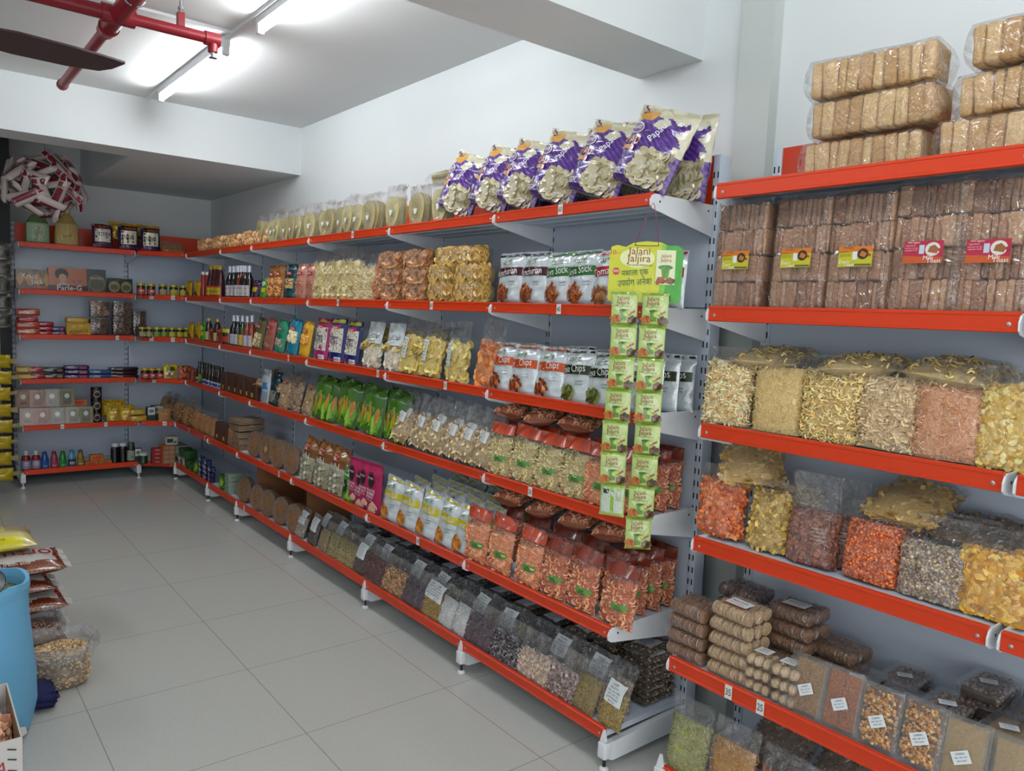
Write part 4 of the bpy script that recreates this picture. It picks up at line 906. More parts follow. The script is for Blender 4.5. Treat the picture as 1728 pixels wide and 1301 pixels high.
carton('gluco', 'peach_biscuit_pack', .30, .20, .07, '#a8684c', [('e', .34, .72, .17, .24, '#120e10'), ('e', .36, .55, .10, .18, '#b88468'), ('p', [(.22, .05), (.5, .04), (.52, .3), (.36, .42), (.24, .3)], '#a89894'), ('r', .0, .0, 1, .24, '#3c1420'), ('t', 'Parle-G', .52, .14, .045, .19, '#e4dcd8'), ('r', .62, .38, .82, .47, '#8e1c24'), ('t', 'Parle', .72, .425, .012, .04, '#e8d8d8')], 'biscuit pack', 'gloss', r=.012)
carton('saffola', 'dark_noodle_pack', .15, .205, .055, '#141c26', [('e', .5, .40, .44, .38, '#5c5434'), ('e', .5, .36, .36, .26, '#3a3c24'), ('t', 'Noodles', .5, .62, .022, .11, '#b0b088')], 'noodle pack', 'gloss', r=.010)
carton('noodle_small', 'dark_noodle_pack', .105, .135, .05, '#161e24', [('e', .5, .45, .42, .36, '#7c7c54'), ('e', .5, .40, .3, .2, '#4a4a2c'), ('t', 'Oats', .5, .66, .014, .06, '#a8a888')], 'noodle pack', 'gloss', r=.010)
def lying(key, name, w, h, d, col, items=(), cat='biscuit pack', seed=1):
    """small pillow pack lying flat, short end facing out"""
    def fn(b):
        hh = h*.94; rbox(b, -w/2, w/2, 0, d, 0, hh, .014, col); S = flatS(w*.97, hh*.82, -.0006, hh*.09)
        T = lambda u, v, o=0: np.stack([(np.asarray(u)-.5)*w*.92, .01+np.asarray(v)*(d-.02), np.full(np.shape(u), hh)+o], -1)
        wd = key_words.get(key, '')
        decal(b, S, w*.97, hh*.82, list(items)+([('t', wd, .34, .5, hh*.36, w*.42, '#ddd5cc')] if wd else []), off0=.0006)
        decal(b, T, w*.92, d-.02, list(items), off0=.0006)
        return ['gloss']
    if key == 'lie_clear':
        def fn(b):
            rng = np.random.default_rng(2)
            for i in range(5): rbox(b, -w/2+rng.uniform(0, .01), w/2-rng.uniform(0, .01), .004, d, .002+i*.008, .009+i*.008, .003, np.array(c3('#9c7c54'))*rng.uniform(.8, 1.15))
            rbox(b, -w/2-.004, w/2+.004, -.002, d+.004, 0, .046, .018, (.9, .9, .9), 1); return ['roti', 'film_big']
    simple(key, name, cat, fn)
key_words = {'lie_red': 'Bake', 'lie_purple': 'Bourbon', 'lie_blue': 'HAPPY', 'lie_dark': 'Dark', 'lie_maroon': 'Fantasy', 'lie_orange': 'good day'}
lying('lie_orange', 'orange_biscuit_pack', .17, .062, .10, '#a04024', [('e', .5, .5, .3, .3, '#b8683c')], seed=1)
lying('lie_pinkred', 'pink_biscuit_pack', .15, .050, .10, '#982430', [('e', .5, .5, .3, .3, '#b84048')], seed=2)
lying('lie_red', 'red_biscuit_pack', .12, .048, .10, '#8e1424', [], seed=3)
lying('lie_purple', 'purple_biscuit_pack', .20, .042, .10, '#2c1c54', [('r', .6, .1, .9, .9, '#7c3c5c')], seed=4)
lying('lie_blue', 'blue_biscuit_pack', .19, .040, .10, '#144474', [('r', .1, .2, .5, .8, '#2c74a8')], seed=5)
lying('lie_maroon', 'maroon_biscuit_pack', .24, .036, .10, '#28101c', [], seed=6)
lying('lie_dark', 'dark_biscuit_pack', .17, .052, .10, '#1c1410', [('e', .8, .5, .15, .3, '#5c3c28')], seed=7)
lying('lie_yellow', 'yellow_biscuit_pack', .17, .055, .12, '#b08c24', [('e', .5, .5, .3, .3, '#c8a84c')], seed=8)
lying('lie_clear', 'flat_clear_flatbread_pack', .24, .05, .20, '#8a6c48', [], 'flatbread pack', seed=9)
carton('monaco', 'yellow_biscuit_pack', .185, .105, .07, '#b8901c', [('t', 'MONACO', .5, .32, .030, .14, '#16141c', .15), ('e', .3, .72, .1, .1, '#c8a44c'), ('e', .6, .76, .1, .1, '#c8a44c'), ('r', .2, .02, .9, .1, '#a85c1c')], 'biscuit pack', 'gloss', r=.012)
def rusk_box(b):
    rng = np.random.default_rng(3)
    for i in range(3):
        for j in range(3):
            x = -.055+j*.055; z = .025+i*.05
            cyl(b, (x, .01, z), (x, .09, z), .024, seg=12, col=np.array(c3(['#6e4c34', '#7c583c', '#5c3e2a'][rng.integers(3)])))
    return ['cookie']
def crate_pack(key, core, cols, piece, n, size, w=.17, h=.155, d=.10):
    def make():
        r = new_root('clear_cookie_box'); c = MB(); rbox(c, -w/2+.006, w/2-.006, .006, d-.006, .004, h-.01, .01, core); rng = np.random.default_rng(7)
        C = np.stack([rng.uniform(-w/2+.015, w/2-.015, n), rng.uniform(0, .008, n), rng.uniform(.012, h-.02, n)], 1); V, F = PIECE[piece]; put(c, V, F, C, size, cols, rng, 0, .6)
        child(c, 'cookies', 'food', r, stuff=True); f = MB(); rbox(f, -w/2, w/2, -.004, d, 0, h, .008); child(f, 'clear_box', 'tray', r)
        return r
    proto(key, 'clear_cookie_box', 'cookie box', make)
crate_pack('ckbox_round', '#3c2a20', ['#7a5c48', '#86664e', '#634838'], 'disc', 26, .020)
crate_pack('ckbox_stick', '#3a2a20', ['#5c4434', '#745844', '#4a3528'], 'stick', 60, .020)
def soan(key, c1, c2):
    carton(key, 'boxed_sweet_pack', .115, .15, .045, c1, [('r', .22, .1, .78, .85, c2), ('e', .5, .6, .16, .14, '#c8c8bc'), ('r', .3, .16, .7, .34, '#5c4434')], 'sweet box', 'gloss', side='#8c745c')
soan('soan_a', '#7c5848', '#8e6c58'); soan('soan_b', '#8a5c48', '#7c4c3c'); soan('soan_c', '#5c5650', '#6c6660'); soan('soan_d', '#7c7050', '#4c6454')
carton('soap', 'orange_soap_box', .085, .045, .055, '#a86418', [('p', [(.1, .2), (.6, .1), (.9, .6), (.4, .8)], '#b83c18'), ('t', 'Sandal', .42, .6, .014, .05, '#5c1c10')], 'soap box')
carton('soapred', 'red_soap_box', .09, .035, .055, '#8e1c18', [('t', 'Soap', .5, .5, .013, .04, '#d8c8c4')], 'soap box')
carton('oraltube', 'orange_printed_carton', .055, .04, .14, '#a0602c', [('e', .5, .5, .36, .36, '#8a8074'), ('t', 'Care', .5, .5, .011, .03, '#8e2c1c')], 'carton')
carton('whitecart', 'white_printed_carton', .10, .07, .12, '#a8a49c', [('r', .08, .3, .6, .8, '#242c2c'), ('r', .65, .2, .9, .5, '#3c6c34')], 'carton')
carton('greencart', 'green_tea_carton', .09, .075, .10, '#1c4c1c', [('t', 'Green', .5, .6, .016, .06, '#a0b894'), ('r', .1, .1, .5, .3, '#8ab81c')], 'carton')
carton('hairbox', 'dark_green_hair_colour_box', .075, .13, .05, '#12302a', [('r', .1, .45, .9, .98, '#c0c4c0'), ('e', .5, .72, .3, .1, '#24342c'), ('t', 'Godrej', .5, .72, .010, .04, '#d0d4d0')], 'carton')
carton('brownbox', 'brown_bottle_carton', .135, .155, .055, '#4a2a1c', [('p', [(.38, .1), (.62, .1), (.62, .5), (.55, .7), (.45, .7), (.38, .5)], '#1c0c08'), ('r', .38, .15, .62, .36, '#b8a440')], 'carton')
carton('mintcart', 'mint_striped_carton', .075, .03, .14, '#8a9c8c', [('p', [(.2, .2), (.5, .2), (.8, .9), (.5, .9)], '#3c7c54')], 'carton')
foil_pouch('navy_sachet', 'navy_and_white_sachet', .12, .075, .05, '#16245c', [('p', [(.06, .1), (.6, .1), (.7, .5), (.5, .9), (.1, .9)], '#c4c4c8'), ('t', 'Wash', .34, .5, .014, .05, '#201c44')], seed=94, crk=.002)
foil_pouch('limesachet', 'lime_green_sachet', .12, .12, .05, '#2c6c1c', [('e', .5, .5, .35, .35, '#8ab834')], seed=95)
# cereal packet fragments for the base shelf
def dal(key, cols, core, piece, size, n, lab=False, w=.125, h=.185, seed=1, film='film_grey', fill=.70):
    clear_bag(key, 'clear_pulse_packet', 'pulse packet', w, h, .036, piece, n, size, cols, core, fill, film, label=price_slip(.5, .66, .34, .22, w, h, ('PKD BY', 'MRP', 'NET')) if lab else None, seed=seed, crk=.003, a=4, b_=.5, vb=.08, sit=.7, flat=.8, inset=.001, top=.2)
dal('dal_tan', ['#8d7a58', '#a3906c', '#756344'], '#5d4e34', 'thin', .009, 150, seed=1)
dal('dal_grey', ['#8a8480', '#a39c98', '#6c6460'], '#5c5450', 'grain', .005, 240, True, seed=2)
dal('dal_olive', ['#8a8050', '#a39a68', '#6e6438'], '#4e4626', 'grain', .0055, 220, seed=3)
dal('dal_dark', ['#463a40', '#5c4e54', '#342a2e'], '#30262a', 'grain', .006, 180, seed=4)
dal('dal_darklabel', ['#3c3030', '#544444', '#241a1c'], '#1c1416', 'grain', .005, 160, True, seed=5)
dal('dal_red', ['#4c2c28', '#5e3a34', '#3a1e1c'], '#30181a', 'thin', .016, 90, seed=6)
dal('dal_nut', ['#8c6c4c', '#a3825e', '#6e5034', '#b89a78'], '#503a24', 'ball', .006, 200, seed=7)
dal('dal_plum', ['#43303c', '#54404c', '#342430'], '#301f2a', 'grain', .005, 160, seed=8)
dal('dal_white', ['#b9bfc0', '#ccd0d0', '#a3aaac'], '#949a9c', 'grain', .0035, 380, seed=9, h=.19)
dal('dal_yellow', ['#8a7430', '#a58e44', '#6c5a20'], '#50421a', 'grain', .005, 240, True, seed=10)
dal('dal_black', ['#38343a', '#5c585c', '#1c1a1e', '#8a8688'], '#1c1a1e', 'ball', .005, 220, seed=11)
dal('dal_stick', ['#b4a494', '#c4b6a6', '#978676'], '#6c5e50', 'stick', .011, 130, seed=12, fill=.6)
dal('dal_ball', ['#8d807c', '#a3958f', '#746662'], '#4c423e', 'ball', .0085, 120, seed=13, fill=.6)
dal('dal_mustard', ['#7c6a2c', '#978444', '#5e4e1c'], '#463a14', 'grain', .0035, 300, seed=14)
def flatpack(key, cols, core, lab, seed=1, w=.125, l=.185, t=.03, film='film_grey'):
    def make():
        r = new_root('flat_pulse_packet'); p = Pouch(w, l, t, 4, .5, .08, .85, 1, seed, .003, top=.3, sit=.5)
        def turn(m):
            for i in range(len(m.v)):
                V = m.v[i]; m.v[i] = np.stack([V[:, 0], V[:, 2], t/2-V[:, 1]], 1)
            return m
        c = MB(); p.sheet(c, core, nu=11, nv=11, shrink=.94); p.scatter(c, 'grain', 170, .0065, cols, .04, .95, 0, seed, .001, flat=.8); child(turn(c), 'contents', 'food', r, stuff=True)
        f = MB(); p.sheet(f, (.9, .9, .9), nu=11, nv=11); child(turn(f), 'film', film, r)
        if lab:
            q = MB(); decal(q, p.S, w, l, price_slip(.5, .45, .36, .22, w, l, ('PULSES', 'PKD', 'NET WT')), off0=.002); child(turn(q), 'label', 'paper', r)
        return r
    proto(key, 'flat_pulse_packet', 'pulse packet', make)
flatpack('flat_brown', ['#7c6a56', '#948068', '#5e5040'], '#54463a', False, 1); flatpack('flat_label', ['#7c6a56', '#948068', '#5e5040'], '#54463a', True, 2)
flatpack('flat_dark', ['#4c4048', '#5e5058', '#3a3038'], '#342a32', True, 3); flatpack('flat_grey', ['#6e6e70', '#8c8c8e', '#5a5a5e'], '#505054', True, 4)
# ---------------------------------------------------------------- big clear bags of the near unit
def big_bag(key, desc_name, cols, core, piece, n, size, w=.185, h=.255, d=.085, fill=.84, seed=1, flat=.5, crk=.005, film='film', label=None, a=5, b_=.45, topw=1.0, both=False, inset=.003, vb=.10):
    lyg = both
    clear_bag(key, desc_name, 'snack bag', w, h, d, piece, n, size, cols, core, fill, film, a=a, b_=b_, seed=seed, crk=crk, flat=flat, label=label, vb=.35 if lyg else vb, sit=.03 if lyg else .62, topw=topw, both=both, inset=inset, top=.12)
big_bag('fry_tube', 'fried_snack_bag', ['#d6c08c', '#e2d0a4', '#c2aa74', '#e6d8b4'], '#a88c54', 'stick', 620, .0125, seed=101, flat=.5)
big_bag('fry_grain', 'fried_snack_bag', ['#dac282', '#e4d098', '#c8ae6a'], '#b8a062', 'thin', 1700, .0085, seed=102, flat=.5)
big_bag('fry_curl', 'fried_snack_bag', ['#d4bc7c', '#e0cc94', '#bca464'], '#a08848', 'curl', 950, .0105, seed=103)
big_bag('fry_pipe', 'fried_snack_bag', ['#c8b48c', '#d6c6a0', '#b09c74'], '#948058', 'stick', 520, .0125, seed=104)
big_bag('fry_sev', 'fried_snack_bag', ['#c8946a', '#d8aa82', '#b07c52', '#e0ba98'], '#8c5c3c', 'sev', 1500, .0085, seed=105, flat=.4)
big_bag('fry_flake', 'fried_snack_bag', ['#c8a848', '#d8bc68', '#b09030', '#e0cc8c'], '#8e7226', 'flake', 700, .0095, seed=106)
big_bag('ora_flake', 'fried_snack_bag', ['#c8622c', '#d87c44', '#a84a1c', '#e08e58'], '#7a3212', 'petal', 430, .016, w=.185, h=.235, d=.12, fill=.80, seed=107, a=3, b_=.6, crk=.006)
big_bag('yel_petal', 'fried_snack_bag', ['#b89c4c', '#cbb268', '#9c8034'], '#6c5620', 'petal', 330, .017, w=.15, h=.225, d=.09, fill=.84, seed=108, crk=.006, a=3, b_=.6)
big_bag('choc_cereal', 'cereal_bag', ['#7a4a38', '#8e5c48', '#613628'], '#432218', 'flake', 700, .008, w=.155, h=.27, d=.09, fill=.60, seed=109, crk=.007, film='film_grey', label=[('t', 'INGREDIENTS', .74, .42, .006, .045, '#c8c0bc'), ('t', 'NET WEIGHT', .74, .38, .006, .045, '#c8c0bc'), ('t', 'PACKED ON', .74, .34, .006, .045, '#c8c0bc'), ('t', 'BEST BEFORE', .74, .30, .006, .045, '#c8c0bc')])
big_bag('red_lentil', 'masala_snack_bag', ['#b8582c', '#c86c3c', '#963e1c', '#d4824c'], '#74300f', 'ball', 1300, .0042, w=.165, h=.22, d=.08, fill=.78, seed=110, crk=.006)
big_bag('grey_puff', 'puffed_mix_bag', ['#8d8068', '#a3967c', '#6e6250', '#b8ac94', '#8a7c80'], '#574c3c', 'ball', 1300, .0050, w=.19, h=.225, d=.08, fill=.68, seed=111, crk=.005, film='film_grey')
big_bag('corn_flake', 'cornflake_bag', ['#c8962c', '#d8ac48', '#b07c1c', '#e0bc64'], '#7c5412', 'flake', 620, .0120, w=.20, h=.23, d=.10, fill=.80, seed=112, crk=.005, a=4, b_=.5)
big_bag('lie_curls', 'lying_snack_bag', ['#b3a06a', '#c8b684', '#97844e'], '#6a5a34', 'curl', 420, .0125, w=.25, h=.25, d=.085, fill=.9, seed=113, a=2.6, b_=.7, film='film_grey', both=True)
big_bag('pasta_bag', 'lying_snack_bag', ['#b89a58', '#cbb074', '#9c7e3e'], '#6c5626', 'petal', 330, .018, w=.22, h=.24, d=.10, fill=.88, seed=114, a=2.6, b_=.7, both=True)
big_bag('lie_brown', 'lying_snack_bag', ['#6e5c44', '#84705a', '#574632'], '#3a2e20', 'grain', 500, .008, w=.22, h=.24, d=.055, fill=.9, seed=115, a=3, b_=.6, film='film_grey', both=True)
big_bag('fennel', 'fennel_bag', ['#8c9050', '#a3a868', '#6e7438', '#b8b884'], '#4c5222', 'thin', 1700, .0075, w=.165, h=.25, d=.05, fill=.74, seed=116, film='film_grey', flat=.85)
big_bag('tansticks', 'sev_bag', ['#b0874c', '#c49c62', '#967038'], '#6c4c20', 'sev', 1300, .0085, w=.165, h=.245, d=.05, fill=.74, seed=117, film='film_grey')
big_bag('redsticks', 'red_stick_bag', ['#a85c40', '#bc7050', '#86422c'], '#6c3420', 'thin', 700, .016, w=.17, h=.22, d=.055, fill=.66, seed=118, film='film_grey')
# toast bags: crusty slices in four layers
def toast(key, lab):
    def make():
        r = new_root('toast_bag'); W, H, D = .188, .345, .12; rng = np.random.default_rng(len(lab)); c = MB()
        for lv in range(4):
            x = -W/2+.004; z0 = .003+lv*.084
            while x < W/2-.008:
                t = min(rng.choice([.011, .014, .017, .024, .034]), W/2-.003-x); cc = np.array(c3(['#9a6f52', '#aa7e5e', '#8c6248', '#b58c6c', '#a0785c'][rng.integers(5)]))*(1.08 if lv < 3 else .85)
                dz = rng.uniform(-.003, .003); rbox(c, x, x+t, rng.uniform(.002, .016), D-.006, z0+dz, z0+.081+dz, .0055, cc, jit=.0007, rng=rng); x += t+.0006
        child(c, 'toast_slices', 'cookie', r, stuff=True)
        p = Pouch(W+.012, H+.012, D+.02, 12, .28, .03, .97, 1, 5, .0035, top=.7, sit=.92); f = MB(); p.sheet(f, (.9, .9, .9), nu=21, nv=25)
        for i in range(len(f.v)): f.v[i] = f.v[i]+np.array([0, D/2, 0])
        child(f, 'wrap', 'film_big', r)
        t = MB(); w, h = .100, .058; S = flatS(w, h, -.0125, .125)
        if lab == 'zeera':
            it = [('r', 0, 0, 1, 1, '#b9b41c'), ('r', 0, .72, 1, 1, '#c8701c'), ('e', .72, .62, .16, .27, '#3c1c10'), ('p', [(.62, .55), (.78, .45), (.84, .65), (.68, .78)], '#a8702c'), ('r', .42, .35, .56, .75, '#d8dcd8'), ('t', 'Zeera', .18, .26, .0105, .032, '#f0eee0'), ('t', 'Toast', .34, .11, .0105, .034, '#f0eee0'), ('t', '100% Eggless', .3, .93, .0045, .04, '#5c1c10'), ('t', 'Ingredients', .16, .74, .004, .025, '#3c2c10'), ('t', 'wheat flour sugar', .2, .62, .0035, .035, '#3c2c10'), ('t', 'vegetable oil salt', .2, .54, .0035, .035, '#3c2c10'), ('r', .5, .05, .98, .13, '#5c5440'), ('e', .92, .56, .04, .07, '#b8241c')]
        else:
            it = [('r', 0, 0, 1, 1, '#a81c3c'), ('p', [(0, 0), (1, 0), (1, .25), (0, .35)], '#b8501c'), ('e', .74, .62, .19, .31, '#d8d0c8'), ('p', [(.62, .5), (.85, .42), (.9, .62), (.78, .82), (.66, .74)], '#8e5a2c'), ('r', .40, .42, .53, .82, '#b8c4d4'), ('t', 'Milk', .66, .24, .0115, .03, '#f0e8e4'), ('t', 'Toast', .80, .10, .0115, .036, '#f0e8e4'), ('t', '100% Eggless', .25, .93, .0045, .04, '#f0d8d8'), ('t', 'Ingredients', .18, .80, .004, .025, '#e8c8c8'), ('t', 'wheat flour milk sugar', .2, .68, .0035, .035, '#e8c8c8'), ('t', 'vegetable oil salt', .2, .58, .0035, .035, '#e8c8c8'), ('e', .93, .58, .045, .08, '#b81c34')]
        t.add(S(np.array([0, 1, 1, 0]), np.array([0, 0, 1, 1]), -.0004), [(3, 2, 1, 0)], '#c8c8c4'); decal(t, S, w, h, it, off0=0, step=.00015); child(t, 'paper_label', 'paper', r)
        return r
    proto(key, 'toast_bag', 'toast bag', make)
toast('toast_zeera', 'zeera'); toast('toast_milk', 'milk')
# long packs of puff pastry biscuits
def khari(key, seed):
    def make():
        r = new_root('puff_pastry_pack'); L, H, D = .36, .112, .14; rng = np.random.default_rng(seed); c = MB(); x = -L/2+.012
        while x < L/2-.02:
            t = rng.uniform(.022, .045); cc = np.array(c3(['#c8a06a', '#d4b07c', '#b98e58', '#cfa874'][rng.integers(4)])); a = rng.normal(0, .05)
            X = np.eye(4); X[0, 0] = X[2, 2] = math.cos(a); X[0, 2] = math.sin(a); X[2, 0] = -math.sin(a); X[:3, 3] = (x+t/2, 0, .004+H/2)
            rbox(c, -t/2, t/2, rng.uniform(.004, .014), D-.01, -H/2+.004, H/2-.008, .009, cc, xf=X, jit=.0009, rng=rng); x += t+.001
        child(c, 'pastry_slices', 'cookie', r, stuff=True)
        f = MB(); nu, nv = 27, 24; V = []
        for i in range(nu):
            s = -1+2*i/(nu-1); k = 1 if abs(s) < .86 else max(.12, 1-((abs(s)-.86)/.14)**1.3*.9); x = s*(L/2+.022)
            for j in range(nv):
                a = 2*PI*j/nv; ca, sa = math.cos(a), math.sin(a); q = (abs(ca)**5+abs(sa)**5)**-.2; wob = 1+rng.normal(0, .008)+.02*math.sin(9*s+3*a)
                V.append((x, D/2+ca*q*(D/2+.006)*(.35+.65*k)*wob, H/2+.002+sa*q*(H/2+.003)*k*wob))
        F = [(i*nv+j, i*nv+(j+1) % nv, (i+1)*nv+(j+1) % nv, (i+1)*nv+j) for i in range(nu-1) for j in range(nv)]
        f.add(V, F); child(f, 'wrap', 'film_big', r); return r
    proto(key, 'puff_pastry_pack', 'pastry pack', make)
khari('khari_a', 1); khari('khari_b', 2)
# columns of round biscuits in clear wrap
def biscuit_roll(key, col, n_rolls=3, L=.135, rr=.0225, seed=1, label=False):
    def make():
        r = new_root('biscuit_roll_pack'); rng = np.random.default_rng(seed); c = MB(); W = n_rolls*rr*2
        for k in range(n_rolls):
            y = rr+k*rr*2*.97; x = -L/2
            while x < L/2:
                q = rr*rng.uniform(.93, 1.02); cc = np.array(c3(col))*rng.uniform(.85, 1.12); cyl(c, (x, y, rr), (x+.0055, y+rng.normal(0, .0006), rr+rng.normal(0, .0006)), q*.93, q, 12, cc); x += .0068
        child(c, 'biscuits', 'cookie', r, stuff=True)
        f = MB(); rbox(f, -L/2-.006, L/2+.008, -.002, W*.97+.002, -.001, 2*rr+.003, rr*.8); child(f, 'wrap', 'film_big', r)
        if label:
            t = MB(); w, h = .085, .06; S = lambda u, v, o=0: np.stack([(np.asarray(u)-.5)*w, .02+np.asarray(v)*h, np.full(np.shape(u), 2*rr+.0045)+o], -1)
            decal(t, S, w, h, [('r', 0, 0, 1, 1, '#b86034'), ('r', .06, .1, 1, .96, '#dfe3e6'), ('t', 'BISCUITS', .5, .64, .010, .06, '#20242a'), ('t', 'NET WT 200 G', .5, .32, .006, .05, '#20242a')], off0=0); child(t, 'label', 'paper', r)
        return r
    proto(key, 'biscuit_roll_pack', 'biscuit pack', make)
biscuit_roll('roll_brown', '#9a7050', seed=1); biscuit_roll('roll_tan', '#cfae84', seed=2); biscuit_roll('roll_tan_label', '#cfae84', seed=3, label=True); biscuit_roll('roll_dark', '#8c664c', seed=4, label=True); biscuit_roll('roll_plum', '#705044', seed=5)
def nankhatai(key, label, seed):
    def make():
        r = new_root('round_biscuit_bag'); rng = np.random.default_rng(seed); c = MB()
        for i in range(2):
            for j in range(3):
                t = MB(); lathe(t, [(0, 0), (.022, .002), (.027, .010), (.024, .020), (.012, .026), (0, .027)], 14, col=np.array(c3('#d4b890'))*rng.uniform(.9, 1.08))
                for k in range(len(t.v)): t.v[k] = t.v[k]+np.array([(j-1)*.05, .03+i*.05, .004])
                for F_, cc, m, sm in t.f: c.f.append((F_+c.n, cc, m, sm))
                c.v += t.v; c.n += t.n
        child(c, 'biscuits', 'cookie', r, stuff=True)
        f = MB(); rbox(f, -.085, .085, -.003, .112, -.001, .040, .018, jit=.0015, rng=rng); child(f, 'wrap', 'film_big', r)
        if label:
            t = MB(); w, h = .09, .055; S = lambda u, v, o=0: np.stack([(np.asarray(u)-.5)*w, .03+np.asarray(v)*h, np.full(np.shape(u), .0425)+o], -1)
            decal(t, S, w, h, [('r', 0, 0, 1, 1, '#dfe3e6'), ('t', 'KAJURIA', .5, .7, .010, .06, '#20242a'), ('t', 'BISCUIT 25', .5, .35, .008, .055, '#20242a')], off0=0); child(t, 'label', 'paper', r)
        return r
    proto(key, 'round_biscuit_bag', 'biscuit pack', make)
nankhatai('nan_label', True, 1); nankhatai('nan', False, 2)
def chikki(key, core, cols, piece, n, size, lying_=False, halves=False, seed=1, layers=1):
    """clear tray of brittle; stands on its short edge, or lies flat"""
    def make():
        r = new_root('brittle_tray'); W, L, T = .105, .165, .034*layers; rng = np.random.default_rng(seed); c = MB()
        for q in ((-.5, .5),) if not halves else ((-.5, -.01), (.01, .5)): rbox(c, q[0]*(W-.016), q[1]*(W-.016), .006, T-.004, .010, L-.010, .004, core)
        V, F = PIECE[piece]; C = np.stack([rng.uniform(-W/2+.014, W/2-.014, n), rng.uniform(.003, .007, n), rng.uniform(.014, L-.014, n)], 1); put(c, V, F, C, size, cols, rng, 0, .9)
        sd = n//3; C = np.stack([rng.choice([-1, 1], sd)*(W/2-.010), rng.uniform(.006, T-.004, sd), rng.uniform(.014, L-.014, sd)], 1); put(c, V, F, C, size, cols, rng, 0, .2)
        f = MB(); rbox(f, -W/2, W/2, .002, T, 0, L, .010); rbox(f, -W/2-.006, W/2+.006, -.003, .002, -.006, L+.006, .002)
        t = MB(); w, h = .042, .030; a = .5; ca, sa = math.cos(a), math.sin(a)
        S0 = lambda u, v, o=0: np.stack([((np.asarray(u)-.5)*w*ca-(np.asarray(v)-.5)*h*sa), np.full(np.shape(u), -.0042)-o, L*.45+((np.asarray(u)-.5)*w*sa+(np.asarray(v)-.5)*h*ca)], -1)
        decal(t, S0, w, h, [('r', 0, 0, 1, 1, '#dfe3e6'), ('t', 'CHIKKI', .5, .78, .005, .03, '#20242a'), ('t', 'MRP  NET WT', .5, .5, .0035, .03, '#20242a'), ('t', 'PKD DATE', .5, .25, .0035, .03, '#20242a')], off0=0, step=.00015)
        if lying_:
            for m in (c, f, t):
                for i in range(len(m.v)): V_ = m.v[i]; m.v[i] = np.stack([V_[:, 0], V_[:, 2], T-V_[:, 1]], 1)
        child(c, 'brittle', 'food', r, stuff=True); child(f, 'tray', 'tray', r); child(t, 'label', 'paper', r)
        return r
    proto(key, 'brittle_tray', 'snack tray', make)
NUT = ['#b8884c', '#c89c60', '#9c6c34', '#d8b27c']
for q in (False, True):
    s = '_lie' if q else ''
    chikki('chk_sesame'+s, '#a87a36', ['#b88a44', '#c89c58', '#94682a'], 'grain', 900, .0022, q, True, 1)
    chikki('chk_amber'+s, '#b4601a', ['#b86a22', '#cc8034', '#8c4a10'], 'grain', 900, .0022, q, True, 2)
    chikki('chk_nut'+s, '#6e3c14', NUT, 'ball', 230, .0055, q, False, 3)
    chikki('chk_beige'+s, '#b8965e', ['#c4a46c', '#a88850'], 'grain', 60, .002, q, False, 4)
    chikki('chk_dark'+s, '#4c3a30', ['#7c6658', '#5c483c', '#937c6c'], 'ball', 260, .0045, q, False, 5)
    chikki('chk_grey'+s, '#6c5c4c', ['#8a7864', '#74624e'], 'grain', 400, .003, q, False, 6, 1)
# ================================================================== setting the goods out
SZ = [z+SURF for z in ZT]; RZ_ = [z+SURF for z in ZR]
rnd = random.Random(7)
ROWN = ['top', 'second', 'third', 'fourth', 'fifth', 'bottom']
def row(key, sh, ys, x=None, lean=6, roll=0, desc='', where=None, jit=2.5, s=1.0, dz=0, unit='m', rz=-90, dx=0, group=None, depth=None):
    zs = SZ if unit in 'mb' else RZ_
    keys = key if isinstance(key, (list, tuple)) else [key]
    out = []
    for i, y in enumerate(ys):
        k = keys[i % len(keys)]; fr = None; ax = 0
        if unit in 'mr':
            base = (0 if sh < 5 else XLO)+(.05 if unit == 'r' else 0)
            if x is None: fr = base+.013+dx
            elif depth: fr = x
            loc = (x or 0, y); order = 'y'; w_ = where or f'{ROWN[sh-1]} shelf, '+('long run' if unit == 'm' else 'near unit')
        else:
            ax = 1
            if x is None: fr = (YBU if sh < 5 else YBL)+.013+dx
            loc = (y, x or 0); rz = 0; order = 'x'; w_ = where or f'{ROWN[sh-1]} shelf, back wall'
        r = rnd.uniform(-1, 1)
        d_ = desc if isinstance(desc, str) else desc[i % len(desc)]
        out.append(place(k, loc[0], loc[1], zs[sh-1]+dz+.001, rz+r*jit, lean+rnd.uniform(-1, 1)*min(2, lean*.3), roll+rnd.uniform(-1, 1)*jit*.5, s*(1+rnd.uniform(-.02, .02)) if np.isscalar(s) else s, d_, w_, group, order, fr, ax, XB-.003+(.05 if unit == 'r' else 0) if ax == 0 else YBB+.003))
    return out
BEH = 'behind the front row on the {} shelf of the long run'
# ---- long run, top shelf
row('papad', 1, [3.052, 2.805, 2.602, 2.373, 2.13, 1.897], lean=14, roll=17, desc='purple papad snack bag leaning sideways', jit=3, dx=.02, s=(1.08, 1, .86))
row('papad', 1, [1.93, 1.86], x=.22, lean=2, roll=6, desc='purple papad bag by shelf end', where='behind the front one, top shelf', jit=3, s=(1.05, 1, .9))
row('papad', 1, [2.78, 2.5, 2.28, 2.08], x=.24, lean=2, roll=10, desc='purple papad snack bag', where='top shelf rear', jit=4, dz=.015, s=(1.05, 1, .9))
row(['rounds', 'rounds2'], 1, [5.345, 5.11, 4.9, 4.684, 4.491, 4.278, 4.071, 3.872, 3.648, 3.407, 3.187], lean=2, desc='clear pack of pale round papads', jit=5, dx=.03)
row(['rounds2', 'rounds'], 1, [5.534, 5.242, 4.973, 4.679, 4.394, 4.148, 3.881, 3.624, 3.379], lean=0, desc='clear pack of pale round papads', where='top shelf rear row', jit=8, dx=.02)
